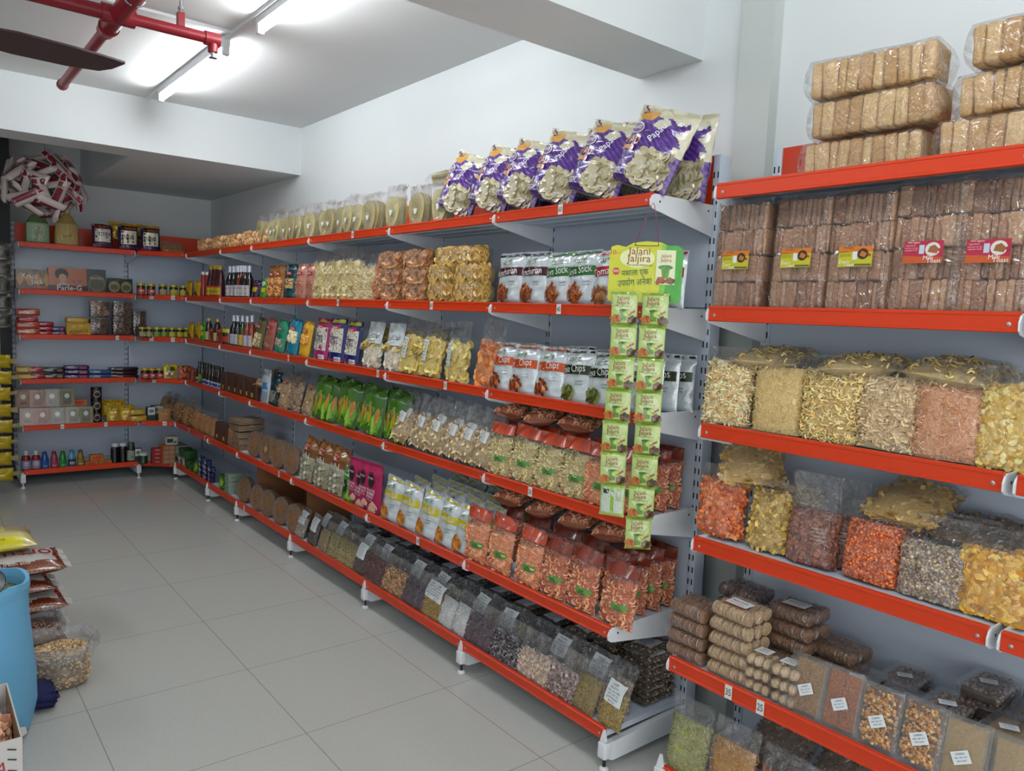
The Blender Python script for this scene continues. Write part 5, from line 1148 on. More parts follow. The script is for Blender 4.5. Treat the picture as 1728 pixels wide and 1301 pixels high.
row('rounds', 1, [3.30, 3.08, 2.96], x=.17, lean=70, dz=.20, desc='papad pack lying on the standing ones', where='top shelf', jit=12)
row('cookies_bag', 1, [6.937, 6.553, 6.175, 5.831, 5.562], lean=4, desc='low clear pack of round brown cookies', jit=6, dx=.02)
# ---- second shelf
row('yellow_small', 2, [7.262, 7.015], desc='yellow and red snack pouch', lean=4)
row('ketchup', 2, [6.814, 6.701], lean=0, desc='red sauce tube with white cap', jit=1)
row('sauce', 2, [6.67, 6.584, 6.507, 6.417], lean=0, desc='tall dark sauce bottle with yellow label', jit=1)
row('sauce', 2, [6.674, 6.568, 6.465], lean=0, desc='tall dark sauce bottle', where='second shelf rear row', jit=1)
row(['syr_dark', 'syr_black', 'syr_dark', 'syr_orange', 'syr_dark'], 2, [6.179, 6.089, 6.008, 5.922, 5.832, 5.744], lean=0, desc='dark syrup bottle with white foil cap', jit=1)
row('syr_dark', 2, [5.987, 5.873, 5.749], lean=0, desc='dark syrup bottle', where='behind small masala pouches, second shelf', jit=1)
row('papad_small', 2, [5.597], lean=10, desc='small purple masala pouch'); row('green_small', 2, [5.422], lean=10, desc='small green masala pouch')
row('p_brown', 2, [5.287, 5.169], lean=6, desc='brown snack pack with red logo'); row('p_teal', 2, [4.963], lean=6, desc='dark teal snack pack with red logo')
row('p_pink', 2, [4.788, 4.614], lean=4, desc='salmon pink snack pack with red logo')
row('chips_pale', 2, [4.398, 4.188], lean=5, desc='tall clear bag of pale chips', dx=.01); row('chips_pale', 2, [4.553, 4.307, 4.087], lean=5, desc='tall clear bag of pale chips', where='second shelf rear row')
row('sticks_pale', 2, [3.964, 3.852], lean=8, desc='clear bag of thin pale sticks')
row('bag_orange_tall', 2, [3.737], lean=4, desc='upright clear bag of orange brown crisps', dx=.01)
for k, dz in enumerate((0, .082, .164)):
    row('lumps_brown', 2, [3.645, 3.381], lean=0, dz=dz, desc='brown biscuit pack '+['lowest', 'middle one', 'topmost'][k]+' of its stack', jit=3, s=(.94, .94, .96))
    row('lumps_yellow', 2, [3.137, 2.906] if k < 2 else [3.016], lean=0, dz=dz, desc='yellow biscuit pack '+['lowest', 'middle one', 'topmost'][k]+' of its stack', jit=3, s=(.92, .94, .96) if k < 2 else (1.5, 1, .96))
row('manchurian', 2, [2.579, 2.43], desc='silver snack pouch with dark maroon band'); row('soyastick', 2, [2.273, 2.141], desc='silver snack pouch with green band'); row('tomato', 2, [2.005], desc='silver snack pouch with bright red band')
row('tomato', 2, [1.91], x=.05, desc='silver snack pouch with red band', where='behind hanging card, second shelf')
row('tomato', 2, [1.87, 1.84], x=.17, desc='silver snack pouch with red band by the shelf end', lean=3, roll=0, where='second shelf', dx=0)[0].location.x = .13
row('soyastick', 2, [2.46, 2.28, 2.10], x=.13, lean=4, desc='silver snack pouch', where='second shelf rear row')
# ---- third shelf
row('yellow_small', 3, [7.202, 6.975], desc='yellow and red snack pouch', lean=4); row('honey', 3, [6.694, 6.476], lean=0, desc='dark honey bottle with gold cap'); row('green_small', 3, [6.824], lean=5, desc='small green pouch beside honey bottle')
row('red_pack', 3, [6.583, 6.386], lean=4, desc='red masala pack between the dark bottles')
row('jar_big', 3, [6.255], lean=0, desc='wide dark jar with yellow lid')
row(['syr_black', 'syr_black', 'syr_green', 'syr_orange', 'syr_orange'], 3, [6.072, 5.984, 5.879, 5.776, 5.682], lean=0, desc=['black syrup bottle with white foil cap', 'black syrup bottle with white foil cap', 'green syrup bottle with white foil cap', 'orange syrup bottle with white foil cap', 'orange syrup bottle with white foil cap'], jit=1)
for k, px, d_ in (('p_olive', [5.513], 'olive brown snack pack with red logo'), ('p_rose', [5.296], 'dusty rose snack pack'), ('p_green', [5.102], 'sea green snack pack with red logo'), ('p_blue', [4.879], 'blue and cream snack pack with red logo'), ('p_yellow', [4.688], 'golden yellow popcorn pack')): row(k, 3, px, lean=9, roll=7, desc=d_)
row('poha_magenta', 3, [4.465], lean=6, desc='magenta and white rice flake pack'); row('poha_navy', 3, [4.241, 4.048], lean=6, desc='navy and white rice flake pack with yellow top')
row('pale_print', 3, [3.797, 3.555], lean=8, desc='white printed lotus chip bag'); row('banana', 3, [3.386, 3.2], lean=8, desc='clear bag of yellow chips with long label', roll=4); row('banana2', 3, [2.977], lean=6, desc='tall clear bag of pale yellow chips'); row('orange_chips', 3, [2.742], lean=5, roll=7, desc='clear bag of orange chips')
row('banana', 3, [3.821, 3.563, 3.329], lean=60, dz=.10, desc='clear chip bag slumped over others', where='third shelf rear', jit=15)
row('soyachips', 3, [2.624, 2.481, 2.314], desc='silver snack pouch with orange band', lean=9); row('soyagreen', 3, [2.157, 2.018], desc='silver snack pouch with dark green band', lean=9)
row('soyagreen', 3, [1.90], x=.045, desc='silver snack pouch with dark green band', where='behind hanging sachets, third shelf')
row('soyagreen', 3, [1.87, 1.86, 1.85], x=.13, desc='silver snack pouch with dark green band by the shelf end', where='third shelf', lean=3)
for i, o in enumerate([p[0] for p in PLACED[-3:]]): o.location.x = .12+.075*i
row(['soyachips', 'soyachips', 'soyagreen', 'soyagreen'], 3, [2.60, 2.42, 2.24, 2.07], x=.12, lean=6, dz=.005, desc='silver snack pouch', where='third shelf rear row', jit=5)
# ---- fourth shelf
row('red_pack', 4, [7.197, 7.038], desc='dark red masala pack', lean=3); row('limesachet', 4, [6.867], desc='lime green pouch', lean=3)
row('darkoil', 4, [6.735, 6.654, 6.576, 6.498, 6.422, 6.348], lean=0, desc='dark sauce bottle with blue label', jit=1); row('darkoil', 4, [6.945, 6.863, 6.767, 6.672, 6.565, 6.46], lean=0, desc='dark sauce bottle', where='fourth shelf rear row', jit=1)
row('brownbox', 4, [6.231, 6.09, 5.954, 5.822, 5.695, 5.584], lean=0, desc='brown carton with a bottle printed on it', jit=2)
row('milk', 4, [5.384], lean=6, desc='silver and blue milk powder pouch'); row('navy_pack', 4, [5.227], lean=8, desc='dark teal seed pouch')
row(['mix', 'mix2'], 4, [5.045, 4.844, 4.644], lean=10, roll=8, desc='clear bag of brown snack mixture'); row('mix', 4, [5.492, 5.164], lean=60, dz=.1, desc='snack mixture bag lying over others', jit=20, where='fourth shelf')
row('corn', 4, [4.388, 4.112, 3.84, 3.559], lean=10, roll=6, desc='green sweetcorn snack bag', dx=.01); row('corn', 4, [4.439, 4.122, 3.801, 3.537], lean=6, roll=4, desc='green sweetcorn snack bag', where='fourth shelf rear row')
row('dried_slices', 4, [3.454, 3.26, 3.118, 2.978, 2.846, 2.735], lean=14, roll=12, desc='clear bag of dried tan slices with white slip', jit=4); row('dried_slices', 4, [3.421, 3.261, 3.116, 2.973, 2.844], lean=30, roll=8, dz=.03, desc='hazy clear bag of dried slices', where='fourth shelf rear row', jit=9)
row('ring_green', 4, [2.62, 2.467, 2.302, 2.14], lean=6, roll=3, desc='ring snack bag with orange top and cream rings'); row('ring_orange', 4, [1.996], lean=6, roll=3, desc='ring snack bag with orange rings'); row('ring_orange', 4, [1.93, 1.86], x=.045, desc='ring snack bag with orange rings', where='behind hanging sachets, fourth shelf', lean=5)
row('ring_brown', 4, [1.88, 1.87, 1.87], x=.15, lean=2, desc='red brown ring snack bag by the shelf end', where='fourth shelf')
for i, o in enumerate([p[0] for p in PLACED[-3:]]): o.location.x = .12+.075*i
row('ring_orange', 4, [2.60, 2.42, 2.24, 2.06], x=.13, lean=5, desc='ring snack bag with orange top', where='fourth shelf rear row', jit=5)
row('ring_brown', 4, [2.62, 2.42, 2.20], x=.14, lean=84, dz=.235, rz=-60, desc='ring snack bag lying across the others', where='fourth shelf', jit=12)
# ---- fifth shelf
row(['nuts_dark', 'nuts_gold'], 5, [7.49, 7.334, 7.182, 7.036, 6.877, 6.723], lean=10, roll=6, desc='clear pack of brown nuts and snacks', jit=5); row(['nuts_gold', 'nuts_dark'], 5, [7.795, 7.556, 7.293, 7.044, 6.809], lean=24, desc='clear snack pack', where='heaped at fifth shelf rear', jit=15, dz=.03)
row('nuts_gold', 5, [6.559, 6.417, 6.264], lean=8, desc='clear pack of golden snacks'); row('brownbox', 5, [6.103, 5.948], lean=4, desc='brown printed carton', s=.95); row('nuts_gold', 5, [5.813], lean=4, desc='clear pack of orange brown mixture', s=.95)
for k in range(5): row('lie_clear', 5, [5.717], lean=0, dz=.047*k, desc='flat clear flatbread pack '+['lowest', 'fourth down', 'third down', 'second down', 'topmost'][k]+' of its stack', jit=5)
row(['roti', 'roti_label', 'roti', 'roti'], 5, [5.339, 5.101, 4.9, 4.672], lean=7, roll=0, desc=['brown round flatbread pack', 'round flatbread pack with pale diamond label', 'brown round flatbread pack', 'brown round flatbread pack'], rz=-78)
row('khd', 5, [4.441, 4.235, 4.034], lean=9, roll=5, desc='brown topped snack pack with red logo'); row('greenpack', 5, [3.861], lean=5, desc='bright green and black seed pouch')
row('magentapack', 5, [3.719, 3.577], lean=5, desc='magenta seed pouch with black oval'); row('magentapack', 5, [3.79, 3.656, 3.565], lean=2, desc='magenta pouch', where='fifth shelf rear row', dz=.02)
row('cheeseball', 5, [3.393, 3.227, 3.05, 2.881, 2.737], lean=10, roll=7, desc='white and yellow cheese snack pouch', jit=3)
for q, (dx, dz) in enumerate(((.10, .008), (.18, .014), (.26, .02))):
    row('cheeseball', 5, [3.32-.03*q-.155*i for i in range(5)], x=-.055+dx, lean=12+4*q, roll=5, dz=dz, desc='white and yellow cheese snack pouch', where=['second', 'third', 'rear'][q]+' row, fifth shelf', jit=6)
row('ring_orange', 5, [2.633, 2.466, 2.279], lean=5, roll=3, desc='ring snack bag with orange rings and red top'); row('ring_brown', 5, [2.131, 1.975, 1.796], lean=5, roll=3, desc='ring snack bag with brown printed top')
row('ring_brown', 5, [1.87, 1.87, 1.87, 1.87], x=.05, lean=2, desc='brown ring snack bag by the shelf end', where='fifth shelf')
for i, o in enumerate([p[0] for p in PLACED[-4:]]): o.location.x = .03+.078*i
row('ring_brown', 5, [2.60, 2.42, 2.24, 2.06], x=.10, lean=6, desc='ring snack bag', where='fifth shelf rear row', jit=5)
row('ring_brown', 5, [2.58, 2.36, 2.15, 1.95], x=.06, lean=84, rz=-70, dz=.235, desc='ring snack bag lying across the others', where='fifth shelf', jit=14)
# ---- bottom shelf
row('whitecart', 6, [7.197, 7.068], lean=0, desc='white printed carton'); row('whitecart', 6, [7.447, 7.314], lean=0, dz=.072, desc='white printed carton on another', jit=6)
row('greencart', 6, [6.924, 6.785], lean=0, desc='green tea carton'); row('greencart', 6, [7.113, 6.973], lean=0, desc='green tea carton', dz=.076, jit=4); row('limesachet', 6, [6.667], lean=4, desc='lime green sachet')
for k in range(4): row('navy_sachet', 6, [6.537, 6.394], lean=0, dz=.042*k, desc='navy and white sachet '+['lowest', 'third down', 'second down', 'topmost'][k]+' of its pile', jit=6, s=(.9, 1, .65))
for k in range(3): row('navy_sachet', 6, [6.432, 6.295], lean=4, dz=.042*k, desc='dark blue sachet '+['lowest', 'middle', 'topmost'][k]+' of its pile', jit=9, s=(.9, 1, .65))
row('limesachet', 6, [6.009], lean=4, desc='lime green leafy sachet')
for k in range(5): row('mintcart', 6, [5.857], lean=0, dz=.031*k, desc='mint striped carton '+['lowest', 'fourth down', 'third down', 'second down', 'topmost'][k]+' of its stack', jit=3)
row(['roti', 'roti', 'roti', 'roti', 'roti'], 6, [5.532, 5.257, 5.077, 4.845, 4.609], lean=6, desc='brown round flatbread pack', rz=-78)
row('dal_grey', 6, [4.516], lean=16, roll=4, desc='pale grain packet', jit=3)
row('dal_darklabel', 6, [4.328], lean=16, roll=4, desc='grain packet with tall white label', jit=3)
row('dal_tan', 6, [4.185], lean=16, roll=4, desc='tan seed packet', jit=3)
row('dal_olive', 6, [4.055, 3.932, 3.82], lean=16, roll=4, desc='olive seed packet', jit=3)
row('dal_darklabel', 6, [3.713], lean=16, roll=4, desc='dark pulse packet with white slip', jit=3)
row('dal_red', 6, [3.617, 3.544, 3.473], lean=16, roll=4, desc='dark red stick packet', jit=3)
row('dal_nut', 6, [3.391, 3.282], lean=16, roll=4, desc='brown nut packet', jit=3)
row('dal_plum', 6, [3.194, 3.132, 3.077], lean=16, roll=4, desc='dark plum packet', jit=3)
row('dal_yellow', 6, [3.007, 2.944], lean=16, roll=4, desc='yellow seed packet with long label', jit=3)
row('dal_white', 6, [2.848, 2.732], lean=16, roll=4, desc='white grain packet', jit=3)
row('dal_plum', 6, [2.635, 2.547], lean=16, roll=4, desc='deep purple grain packet', jit=3)
row('dal_black', 6, [2.454, 2.357], lean=16, roll=4, desc='black and white seed packet', jit=3)
row('dal_stick', 6, [2.264, 2.175], lean=16, roll=4, desc='pale stick packet', jit=3)
row('dal_ball', 6, [2.098, 2.023], lean=16, roll=4, desc='grey round seed packet', jit=3)
row('dal_mustard', 6, [1.925], lean=16, roll=4, desc='mustard yellow seed packet', jit=3)
row('dal_yellow', 6, [1.791], lean=16, roll=4, desc='olive seed packet with square white label', jit=3)
row(['dal_darklabel', 'dal_tan', 'dal_grey', 'dal_olive', 'dal_plum'], 6, [4.40-.11*i for i in range(24)], x=.03, lean=24, roll=4, desc='hazy pulse packet', where='bottom shelf second row', jit=7)
rs = [(4.30, 3, 'flat_brown'), (4.08, 4, 'flat_dark'), (3.86, 4, 'flat_brown'), (3.66, 5, 'flat_dark'), (3.44, 6, 'flat_dark'), (3.22, 5, 'flat_dark'), (3.0, 5, 'flat_grey'), (2.80, 5, 'flat_grey'), (2.60, 5, 'flat_brown'), (2.40, 5, 'flat_dark'), (2.20, 6, 'flat_brown'), (2.04, 7, 'flat_brown'), (1.86, 8, 'flat_label')]
for i, (y, n, k) in enumerate(rs):
    for j in range(n):
        kk = k if (j < n-1 or k != 'flat_brown') else 'flat_label'
        row(kk, 6, [y], x=.145 if k != 'flat_label' else .17, lean=0, dz=.027*j, desc=f'flat pulse packet {ordw(n-1-j)} down its stack', where='bottom shelf rear', jit=7)
row('dal_stick', 6, [1.855], x=-.01, lean=6, desc='tall pale stick packet by the shelf end', where='bottom shelf'); row('dal_nut', 6, [1.86], x=.06, lean=4, desc='brown seed packet by the shelf end', where='bottom shelf')
# cardboard box behind the low flatbreads
t = empty('open_cardboard_box'); t.location = (.02, 4.95, SZ[5]+.001)
b = MB(); box(b, .0, .30, -.36, -.354, 0, .315); box(b, .0, .30, .354, .36, 0, .315); box(b, .294, .30, -.354, .354, 0, .315); box(b, 0, .294, -.354, .354, 0, .005); box(b, .0, .294, -.354, .354, .31, .315); b.build('box_walls', 'card', t)
b = MB(); box(b, -.06, 0, .354, .36, .005, .31); b.build('open_flap', 'card', t)
tag(t, 'open brown cardboard box on the bottom shelf behind the flatbread rounds', 'cardboard box')

# ---- shop front unit
row('khari_a', 1, [1.15], unit='r', x=.15, lean=0, desc='lowest clear puff pastry pack by the column', rz=-88); row('khari_b', 1, [1.125], unit='r', x=.14, lean=0, dz=.117, desc='middle clear puff pastry pack by the column', rz=-92, s=(1.04, 1, 1)); row('khari_a', 1, [1.13], unit='r', x=.14, lean=0, dz=.234, desc='topmost clear puff pastry pack by the column', rz=-86)
row('khari_b', 1, [.745], unit='r', x=.13, lean=0, desc='lowest clear puff pastry pack away from column'); row('khari_a', 1, [.72], unit='r', x=.15, lean=0, dz=.117, desc='middle clear puff pastry pack away from column'); row('khari_b', 1, [.69], unit='r', x=.13, lean=0, dz=.234, desc='topmost clear puff pastry pack away from column')
row('toast_zeera', 2, [1.488, 1.277, 1.092], unit='r', lean=3, desc='large bag of brown toast with yellow label', jit=1, dx=.02); row('toast_milk', 2, [0.912, 0.756], unit='r', lean=3, desc='large bag of brown toast with magenta label', jit=1, dx=.02)
for k, px, d_ in (('fry_tube', [1.524], 'clear bag of pale yellow snack tubes'), ('fry_grain', [1.33], 'clear bag of fine yellow grains'), ('fry_curl', [1.157], 'clear bag of yellow curls'), ('fry_pipe', [0.989], 'clear bag of greenish short pipes'), ('fry_sev', [0.828], 'clear bag of orange pink sev noodles'), ('fry_flake', [0.678], 'clear bag of yellow green flakes')):
    row(k, 3, px, unit='r', lean=4, desc=d_, jit=2, dx=.045)
row('lie_curls', 3, [1.40, 1.08, .86], unit='r', x=.17, lean=86, dz=.175, rz=-90, desc='clear snack bag lying on rear bags', jit=14); row(['fry_curl', 'fry_pipe', 'fry_sev', 'fry_tube'], 3, [1.42, 1.22, 1.0, .8], unit='r', x=.23, lean=1, desc='clear snack bag', where='third shelf rear row, near unit')
for k, px, d_, ln in (('ora_flake', [1.52], 'rounded clear bag of orange petals', 3), ('yel_petal', [1.336], 'clear bag of yellow petals', 8), ('choc_cereal', [1.183], 'tall clear bag of brown cereal', 8), ('red_lentil', [1.002], 'clear bag of orange red lentil snack', 6), ('grey_puff', [0.83], 'clear bag of grey brown puffed mix', 5), ('corn_flake', [0.675], 'clear bag of golden cornflakes', 4)):
    row(k, 4, px, unit='r', lean=ln, desc=d_, jit=2, dx=.045)
row('pasta_bag', 4, [1.42], unit='r', x=.18, lean=60, dz=.185, rz=-60, desc='bag of pale petals lying on the orange petal bag'); row('choc_cereal', 4, [1.22, 1.12], unit='r', x=.20, lean=3, desc='tall bag of brown cereal in the rear row')
row('pasta_bag', 4, [.95], unit='r', x=.14, lean=74, dz=.17, desc='bag of yellow petals lying over the rear bags'); row('lie_brown', 4, [.76], unit='r', x=.14, lean=84, dz=.16, desc='flat brown snack bag upper of two'); row('lie_brown', 4, [.77], unit='r', x=.15, lean=84, dz=.10, desc='flat brown snack bag lower of two'); row(['red_lentil', 'grey_puff', 'fry_pipe'], 4, [.98, .80, 1.3], unit='r', x=.24, lean=1, desc='clear snack bag', where='fourth shelf rear row, near unit')
# fifth shelf of that unit: biscuit rolls
for k in range(4): row('roll_brown', 5, [1.518], unit='r', x=-.02, lean=0, dz=.048*k+.0, rz=-90, desc='dark brown biscuit roll pack '+['lowest', 'third down', 'second down', 'topmost'][k]+' in the outer stack', jit=3)
for k in range(5): row('roll_tan_label' if k == 4 else 'roll_tan', 5, [1.351], unit='r', x=-.02, lean=0, dz=.048*k, desc='tan biscuit roll pack '+['lowest', 'fourth down', 'third down', 'second down', 'topmost'][k]+' of its stack', jit=3)
for k in range(5): row('roll_dark' if k == 4 else 'roll_brown', 5, [1.24], unit='r', x=.13, lean=0, dz=.048*k, desc='brown biscuit roll pack '+['lowest', 'fourth down', 'third down', 'second down', 'topmost'][k]+' behind tan stack', jit=4)
for k in range(5): row('roll_plum', 5, [1.44], unit='r', x=.14, lean=0, dz=.048*k, desc='plum brown biscuit roll pack '+['lowest', 'fourth down', 'third down', 'second down', 'topmost'][k]+' in the inner stack', jit=4)
for k in range(3): row('roll_brown', 5, [1.13], unit='r', x=.19, lean=0, dz=.048*k, desc='brown biscuit roll pack '+['lowest', 'middle one', 'topmost'][k]+' by the rear panel', jit=3)
for k in range(3): row('nan_label' if k == 2 else 'nan', 5, [1.244], unit='r', x=-.02, lean=0, dz=.040*k, desc='clear bag of round biscuits '+['lowest', 'middle one', 'topmost'][k]+' beside the tan rolls', jit=6, s=(.55, .8, 1))
for k in range(3): row('nan_label' if k == 2 else 'nan', 5, [1.156], unit='r', x=-.02, lean=0, dz=.040*k, desc='clear bag of round biscuits '+['lowest', 'middle one', 'topmost'][k]+' beside the brittle trays', jit=6, s=(.55, .8, 1))
for k, px, d_ in (('chk_sesame', [1.088], 'standing tray of sesame brittle'), ('chk_amber', [0.985], 'standing tray of amber brittle'), ('chk_nut', [0.879, 0.774], 'standing tray of whole peanut brittle'), ('chk_beige', [0.672, 0.562], 'standing tray of beige brittle')):
    row(k, 5, px, unit='r', lean=14, desc=d_, jit=2, dx=0)
def lyt(key, y, x, n, what, labk=None):
    for k in range(n): row(key, 5, [y], unit='r', x=x, lean=0, dz=.035*k, rz=-90, desc=f'flat tray of {what} brittle {ordw(n-1-k)} down its pile', jit=4)
lyt('chk_grey_lie', 1.01, .07, 3, 'greyish'); lyt('chk_grey_lie', .89, .05, 3, 'grey brown'); lyt('chk_dark_lie', .93, .20, 3, 'dark ground'); lyt('chk_dark_lie', .76, .05, 4, 'dark nut'); lyt('chk_dark_lie', .72, .20, 5, 'dark nut inner'); lyt('chk_beige_lie', .62, .05, 4, 'pale beige'); lyt('chk_grey_lie', .60, .20, 4, 'brown inner')
row('fennel', 6, [1.484], unit='r', lean=6, desc='clear bag of green fennel seed', jit=1, dx=.0); row('tansticks', 6, [1.316], unit='r', lean=8, desc='clear bag of tan sev sticks', jit=1, dx=0); row('redsticks', 6, [1.153, 0.998, 0.879, 0.769], unit='r', lean=14, desc='clear bag of red brown sticks', jit=5, dx=0); row('lie_brown', 6, [1.28, 1.05], unit='r', x=.14, lean=50, dz=.05, desc='hazy brown snack bag leaning over the front ones', jit=10)

# ---- back wall unit
row('oil_green', 1, [-1.087], unit='b', lean=0, desc='green oil jug with pale oval label', jit=1, dx=.06); row('oil_gold', 1, [-0.875], unit='b', lean=0, desc='golden oil jug with drop shaped label', jit=1, dx=.06)
row('sugar_pack', 1, [-0.612], unit='b', lean=4, desc='purple edged sago pack'); row('poha_pack', 1, [-0.404, -0.223], unit='b', lean=4, desc='navy edged rice flake pack')
row('nuts_gold', 1, [-0.066, 0.012], unit='b', lean=55, desc='clear snack pack slumped beside the rice flakes'); row('yellow_small', 1, [-0.462, -0.317, -0.183], unit='b', x=7.66, lean=0, dz=.10, desc='yellow pouch', where='behind rice flake packs, top shelf')
row('krack', 2, [-1.138], unit='b', lean=5, desc='brown biscuit pack with diamond pattern'); row('gluco', 2, [-0.878], unit='b', lean=4, desc='large peach biscuit pack with a dark haired portrait'); row('saffola', 2, [-0.661], unit='b', lean=4, desc='tall dark noodle pack'); row('noodle_small', 2, [-0.525, -0.429], unit='b', lean=4, desc='small dark noodle pack with green bowl')
row(['jar_red', 'jar_red', 'jar_pale', 'jar_lime', 'jar_lime'], 2, [-0.33, -0.247, -0.147, -0.056, 0.027], unit='b', x=7.40, lean=0, desc=['yellow lidded jar with red label', 'yellow lidded jar with red label', 'yellow lidded jar with pale label', 'yellow lidded jar with lime label', 'yellow lidded jar with lime label'], where='second shelf, corner unit', jit=2)
for k in range(4): row(['lie_orange', 'lie_orange', 'lie_pinkred', 'lie_orange'][k], 3, [-1.176], unit='b', lean=0, dz=.053*k, desc=['orange biscuit pack lowest of the stack', 'orange biscuit pack second lowest of the stack', 'pink red biscuit pack in the stack', 'orange biscuit pack topmost of the stack'][k])
for k in range(3): row('lie_red', 3, [-1.048], unit='b', lean=0, dz=.038*k, desc='small red biscuit pack '+['lowest', 'middle', 'topmost'][k]+' of its pile', s=(1, 1, .85))
row('lie_purple', 3, [-0.957], unit='b', lean=0, desc='flat purple biscuit pack', s=(.55, 1, 1)); row('lie_purple', 3, [-0.957], unit='b', lean=0, dz=.036, desc='flat purple biscuit pack on another', s=(.5, 1, 1))
row('monaco', 3, [-0.805], unit='b', lean=3, desc='yellow salted biscuit pack'); row('lie_yellow', 3, [-0.814], unit='b', lean=0, dz=.105, desc='yellow biscuit pack lying on the salted one')
for k in range(2): row('ckbox_round' if k else 'ckbox_stick', 3, [-0.64], unit='b', lean=0, dz=.157*k, desc=['clear box of brown cookie sticks', 'clear box of round brown cookies on another box'][k], s=(.9, 1, 1)); 
for k in range(2): row('ckbox_stick', 3, [-0.455], unit='b', lean=0, dz=.157*k, desc=['lower clear box of brown sticks beside the jars', 'upper clear box of brown sticks beside the jars'][k], s=(.95, 1, .95 if k else 1.1))
row('ckbox_stick', 3, [-0.293], unit='b', x=7.60, lean=0, dz=.0, desc='clear box of brown sticks behind the jars', s=(.7, 1, 1.5))
row(['jar_pale', 'jar_pale', 'jar_green', 'jar_green', 'jar_lime', 'jar_lime', 'jar_lime'], 3, [-0.321, -0.262, -0.197, -0.137, -0.07, -0.003, 0.059], unit='b', x=7.40, lean=0, desc=['yellow lidded jar with pale label']*2+['yellow lidded jar with green label']*2+['yellow lidded jar with lime label']*3, where='third shelf, corner unit', jit=2, s=.88)
row('lie_yellow', 4, [-1.194], unit='b', lean=0, desc='yellow biscuit pack under another'); row('lie_red', 4, [-1.117], unit='b', lean=0, desc='red biscuit pack under another', s=(1, 1, 1.1)); row('lie_yellow', 4, [-1.211], unit='b', lean=0, dz=.058, desc='yellow biscuit pack on another', s=(.7, 1, 1)); row('lie_red', 4, [-1.126], unit='b', lean=0, dz=.058, desc='red biscuit pack on another', s=(1, 1, 1.1))
for k in range(2): row('lie_dark', 4, [-1.0], unit='b', lean=0, dz=.054*k, desc=['dark cookie pack under another', 'dark cookie pack on another'][k])
for k in range(3): row('lie_purple', 4, [-0.822], unit='b', lean=0, dz=.040*k, desc='purple cream biscuit pack '+['lowest', 'middle', 'topmost'][k]+' of its pile')
for k in range(2): row('lie_blue', 4, [-0.638], unit='b', lean=0, dz=.040*k, desc=['blue biscuit pack under another', 'blue biscuit pack on another'][k])
for k in range(3): row('lie_maroon', 4, [-0.447], unit='b', lean=0, dz=.033*k, desc='dark maroon biscuit pack '+['lowest', 'middle', 'topmost'][k]+' of its pile')
row('jar_red', 4, [-0.302, -0.242, -0.182], unit='b', x=7.38, lean=0, desc='yellow lidded jar with red label', where='fourth shelf, corner unit', s=.95); row('noodle_pack', 4, [-0.095], unit='b', x=7.34, lean=3, desc='yellow edged masala pack', where='fourth shelf, corner unit'); row('red_pack', 4, [0.013], unit='b', x=7.30, lean=3, desc='red masala pack with yellow top', where='fourth shelf, corner unit')
row(['soan_a', 'soan_b', 'soan_c', 'soan_d', 'soan_d'], 5, [-1.202, -1.096, -0.988, -0.873, -0.774], unit='b', lean=5, desc=['pinkish wrapped sweet box in the lower row', 'brown wrapped sweet box in the lower row', 'grey wrapped sweet box in the lower row', 'olive wrapped sweet box in the lower row', 'olive wrapped sweet box in the lower row']); row(['soan_a', 'soan_b', 'soan_c', 'soan_d'], 5, [-1.227, -1.13, -1.023, -0.913], unit='b', lean=3, dz=.153, desc=['pinkish wrapped sweet box in the upper row', 'brown wrapped sweet box in the upper row', 'grey wrapped sweet box in the upper row', 'olive wrapped sweet box in the upper row'], dx=.02)
row('soap', 5, [-0.806], unit='b', lean=0, dz=.153, dx=.06, desc='small tan box on the sweet boxes', s=(1.2, 1, 1.2))
for k in range(3): row('ghee_can', 5, [-0.678], unit='b', lean=0, dz=.103*k, desc='dark chocolate tin '+['lowest', 'middle', 'topmost'][k]+' of its pile', jit=2, dx=.05)
row('gold_noodle', 5, [-0.546, -0.446], unit='b', lean=5, desc='small yellow snack pouch'); row('gold_noodle', 5, [-0.561, -0.489], unit='b', x=7.56, lean=10, dz=.03, desc='small yellow snack pouch', where='fifth shelf rear row'); row('lie_yellow', 5, [-0.356], unit='b', x=7.36, lean=0, desc='yellow pack lying under another', s=(.8, 1, 1)); row('lie_yellow', 5, [-0.365], unit='b', x=7.36, lean=0, dz=.058, desc='yellow pack lying on another', s=(.75, 1, 1))
row('hairbox', 5, [-0.257], unit='b', x=7.34, lean=0, desc='dark green and white hair colour box'); row('hairbox', 5, [-0.198, -0.168], unit='b', x=7.42, lean=0, desc='dark green hair colour box behind the front one'); row('nuts_gold', 5, [-0.168], unit='b', x=7.26, lean=8, desc='clear pack of golden snacks at the corner', s=.8)
row('handwash', 6, [-1.215, -1.143], unit='b', lean=0, desc='dark red body wash bottle with white cap', jit=1); row('talc_blue', 6, [-1.079], unit='b', lean=0, desc='blue talc bottle'); row('talc_pink', 6, [-1.01], unit='b', lean=0, desc='pink talc bottle'); row('talc_green', 6, [-0.948], unit='b', lean=0, desc='green talc bottle'); row('talc_sky', 6, [-0.881], unit='b', lean=0, desc='pale blue and black patterned talc bottle'); row('talc_gold', 6, [-0.813], unit='b', lean=0, desc='golden talc bottle with grey cap')
row('soap', 6, [-0.731, -0.624], unit='b', lean=0, desc='orange soap box in the lower layer', s=(1.2, 1, .85)); row('soap', 6, [-0.689], unit='b', lean=0, dz=.04, desc='orange soap box on top of two others', s=(1.25, 1, 1.2))
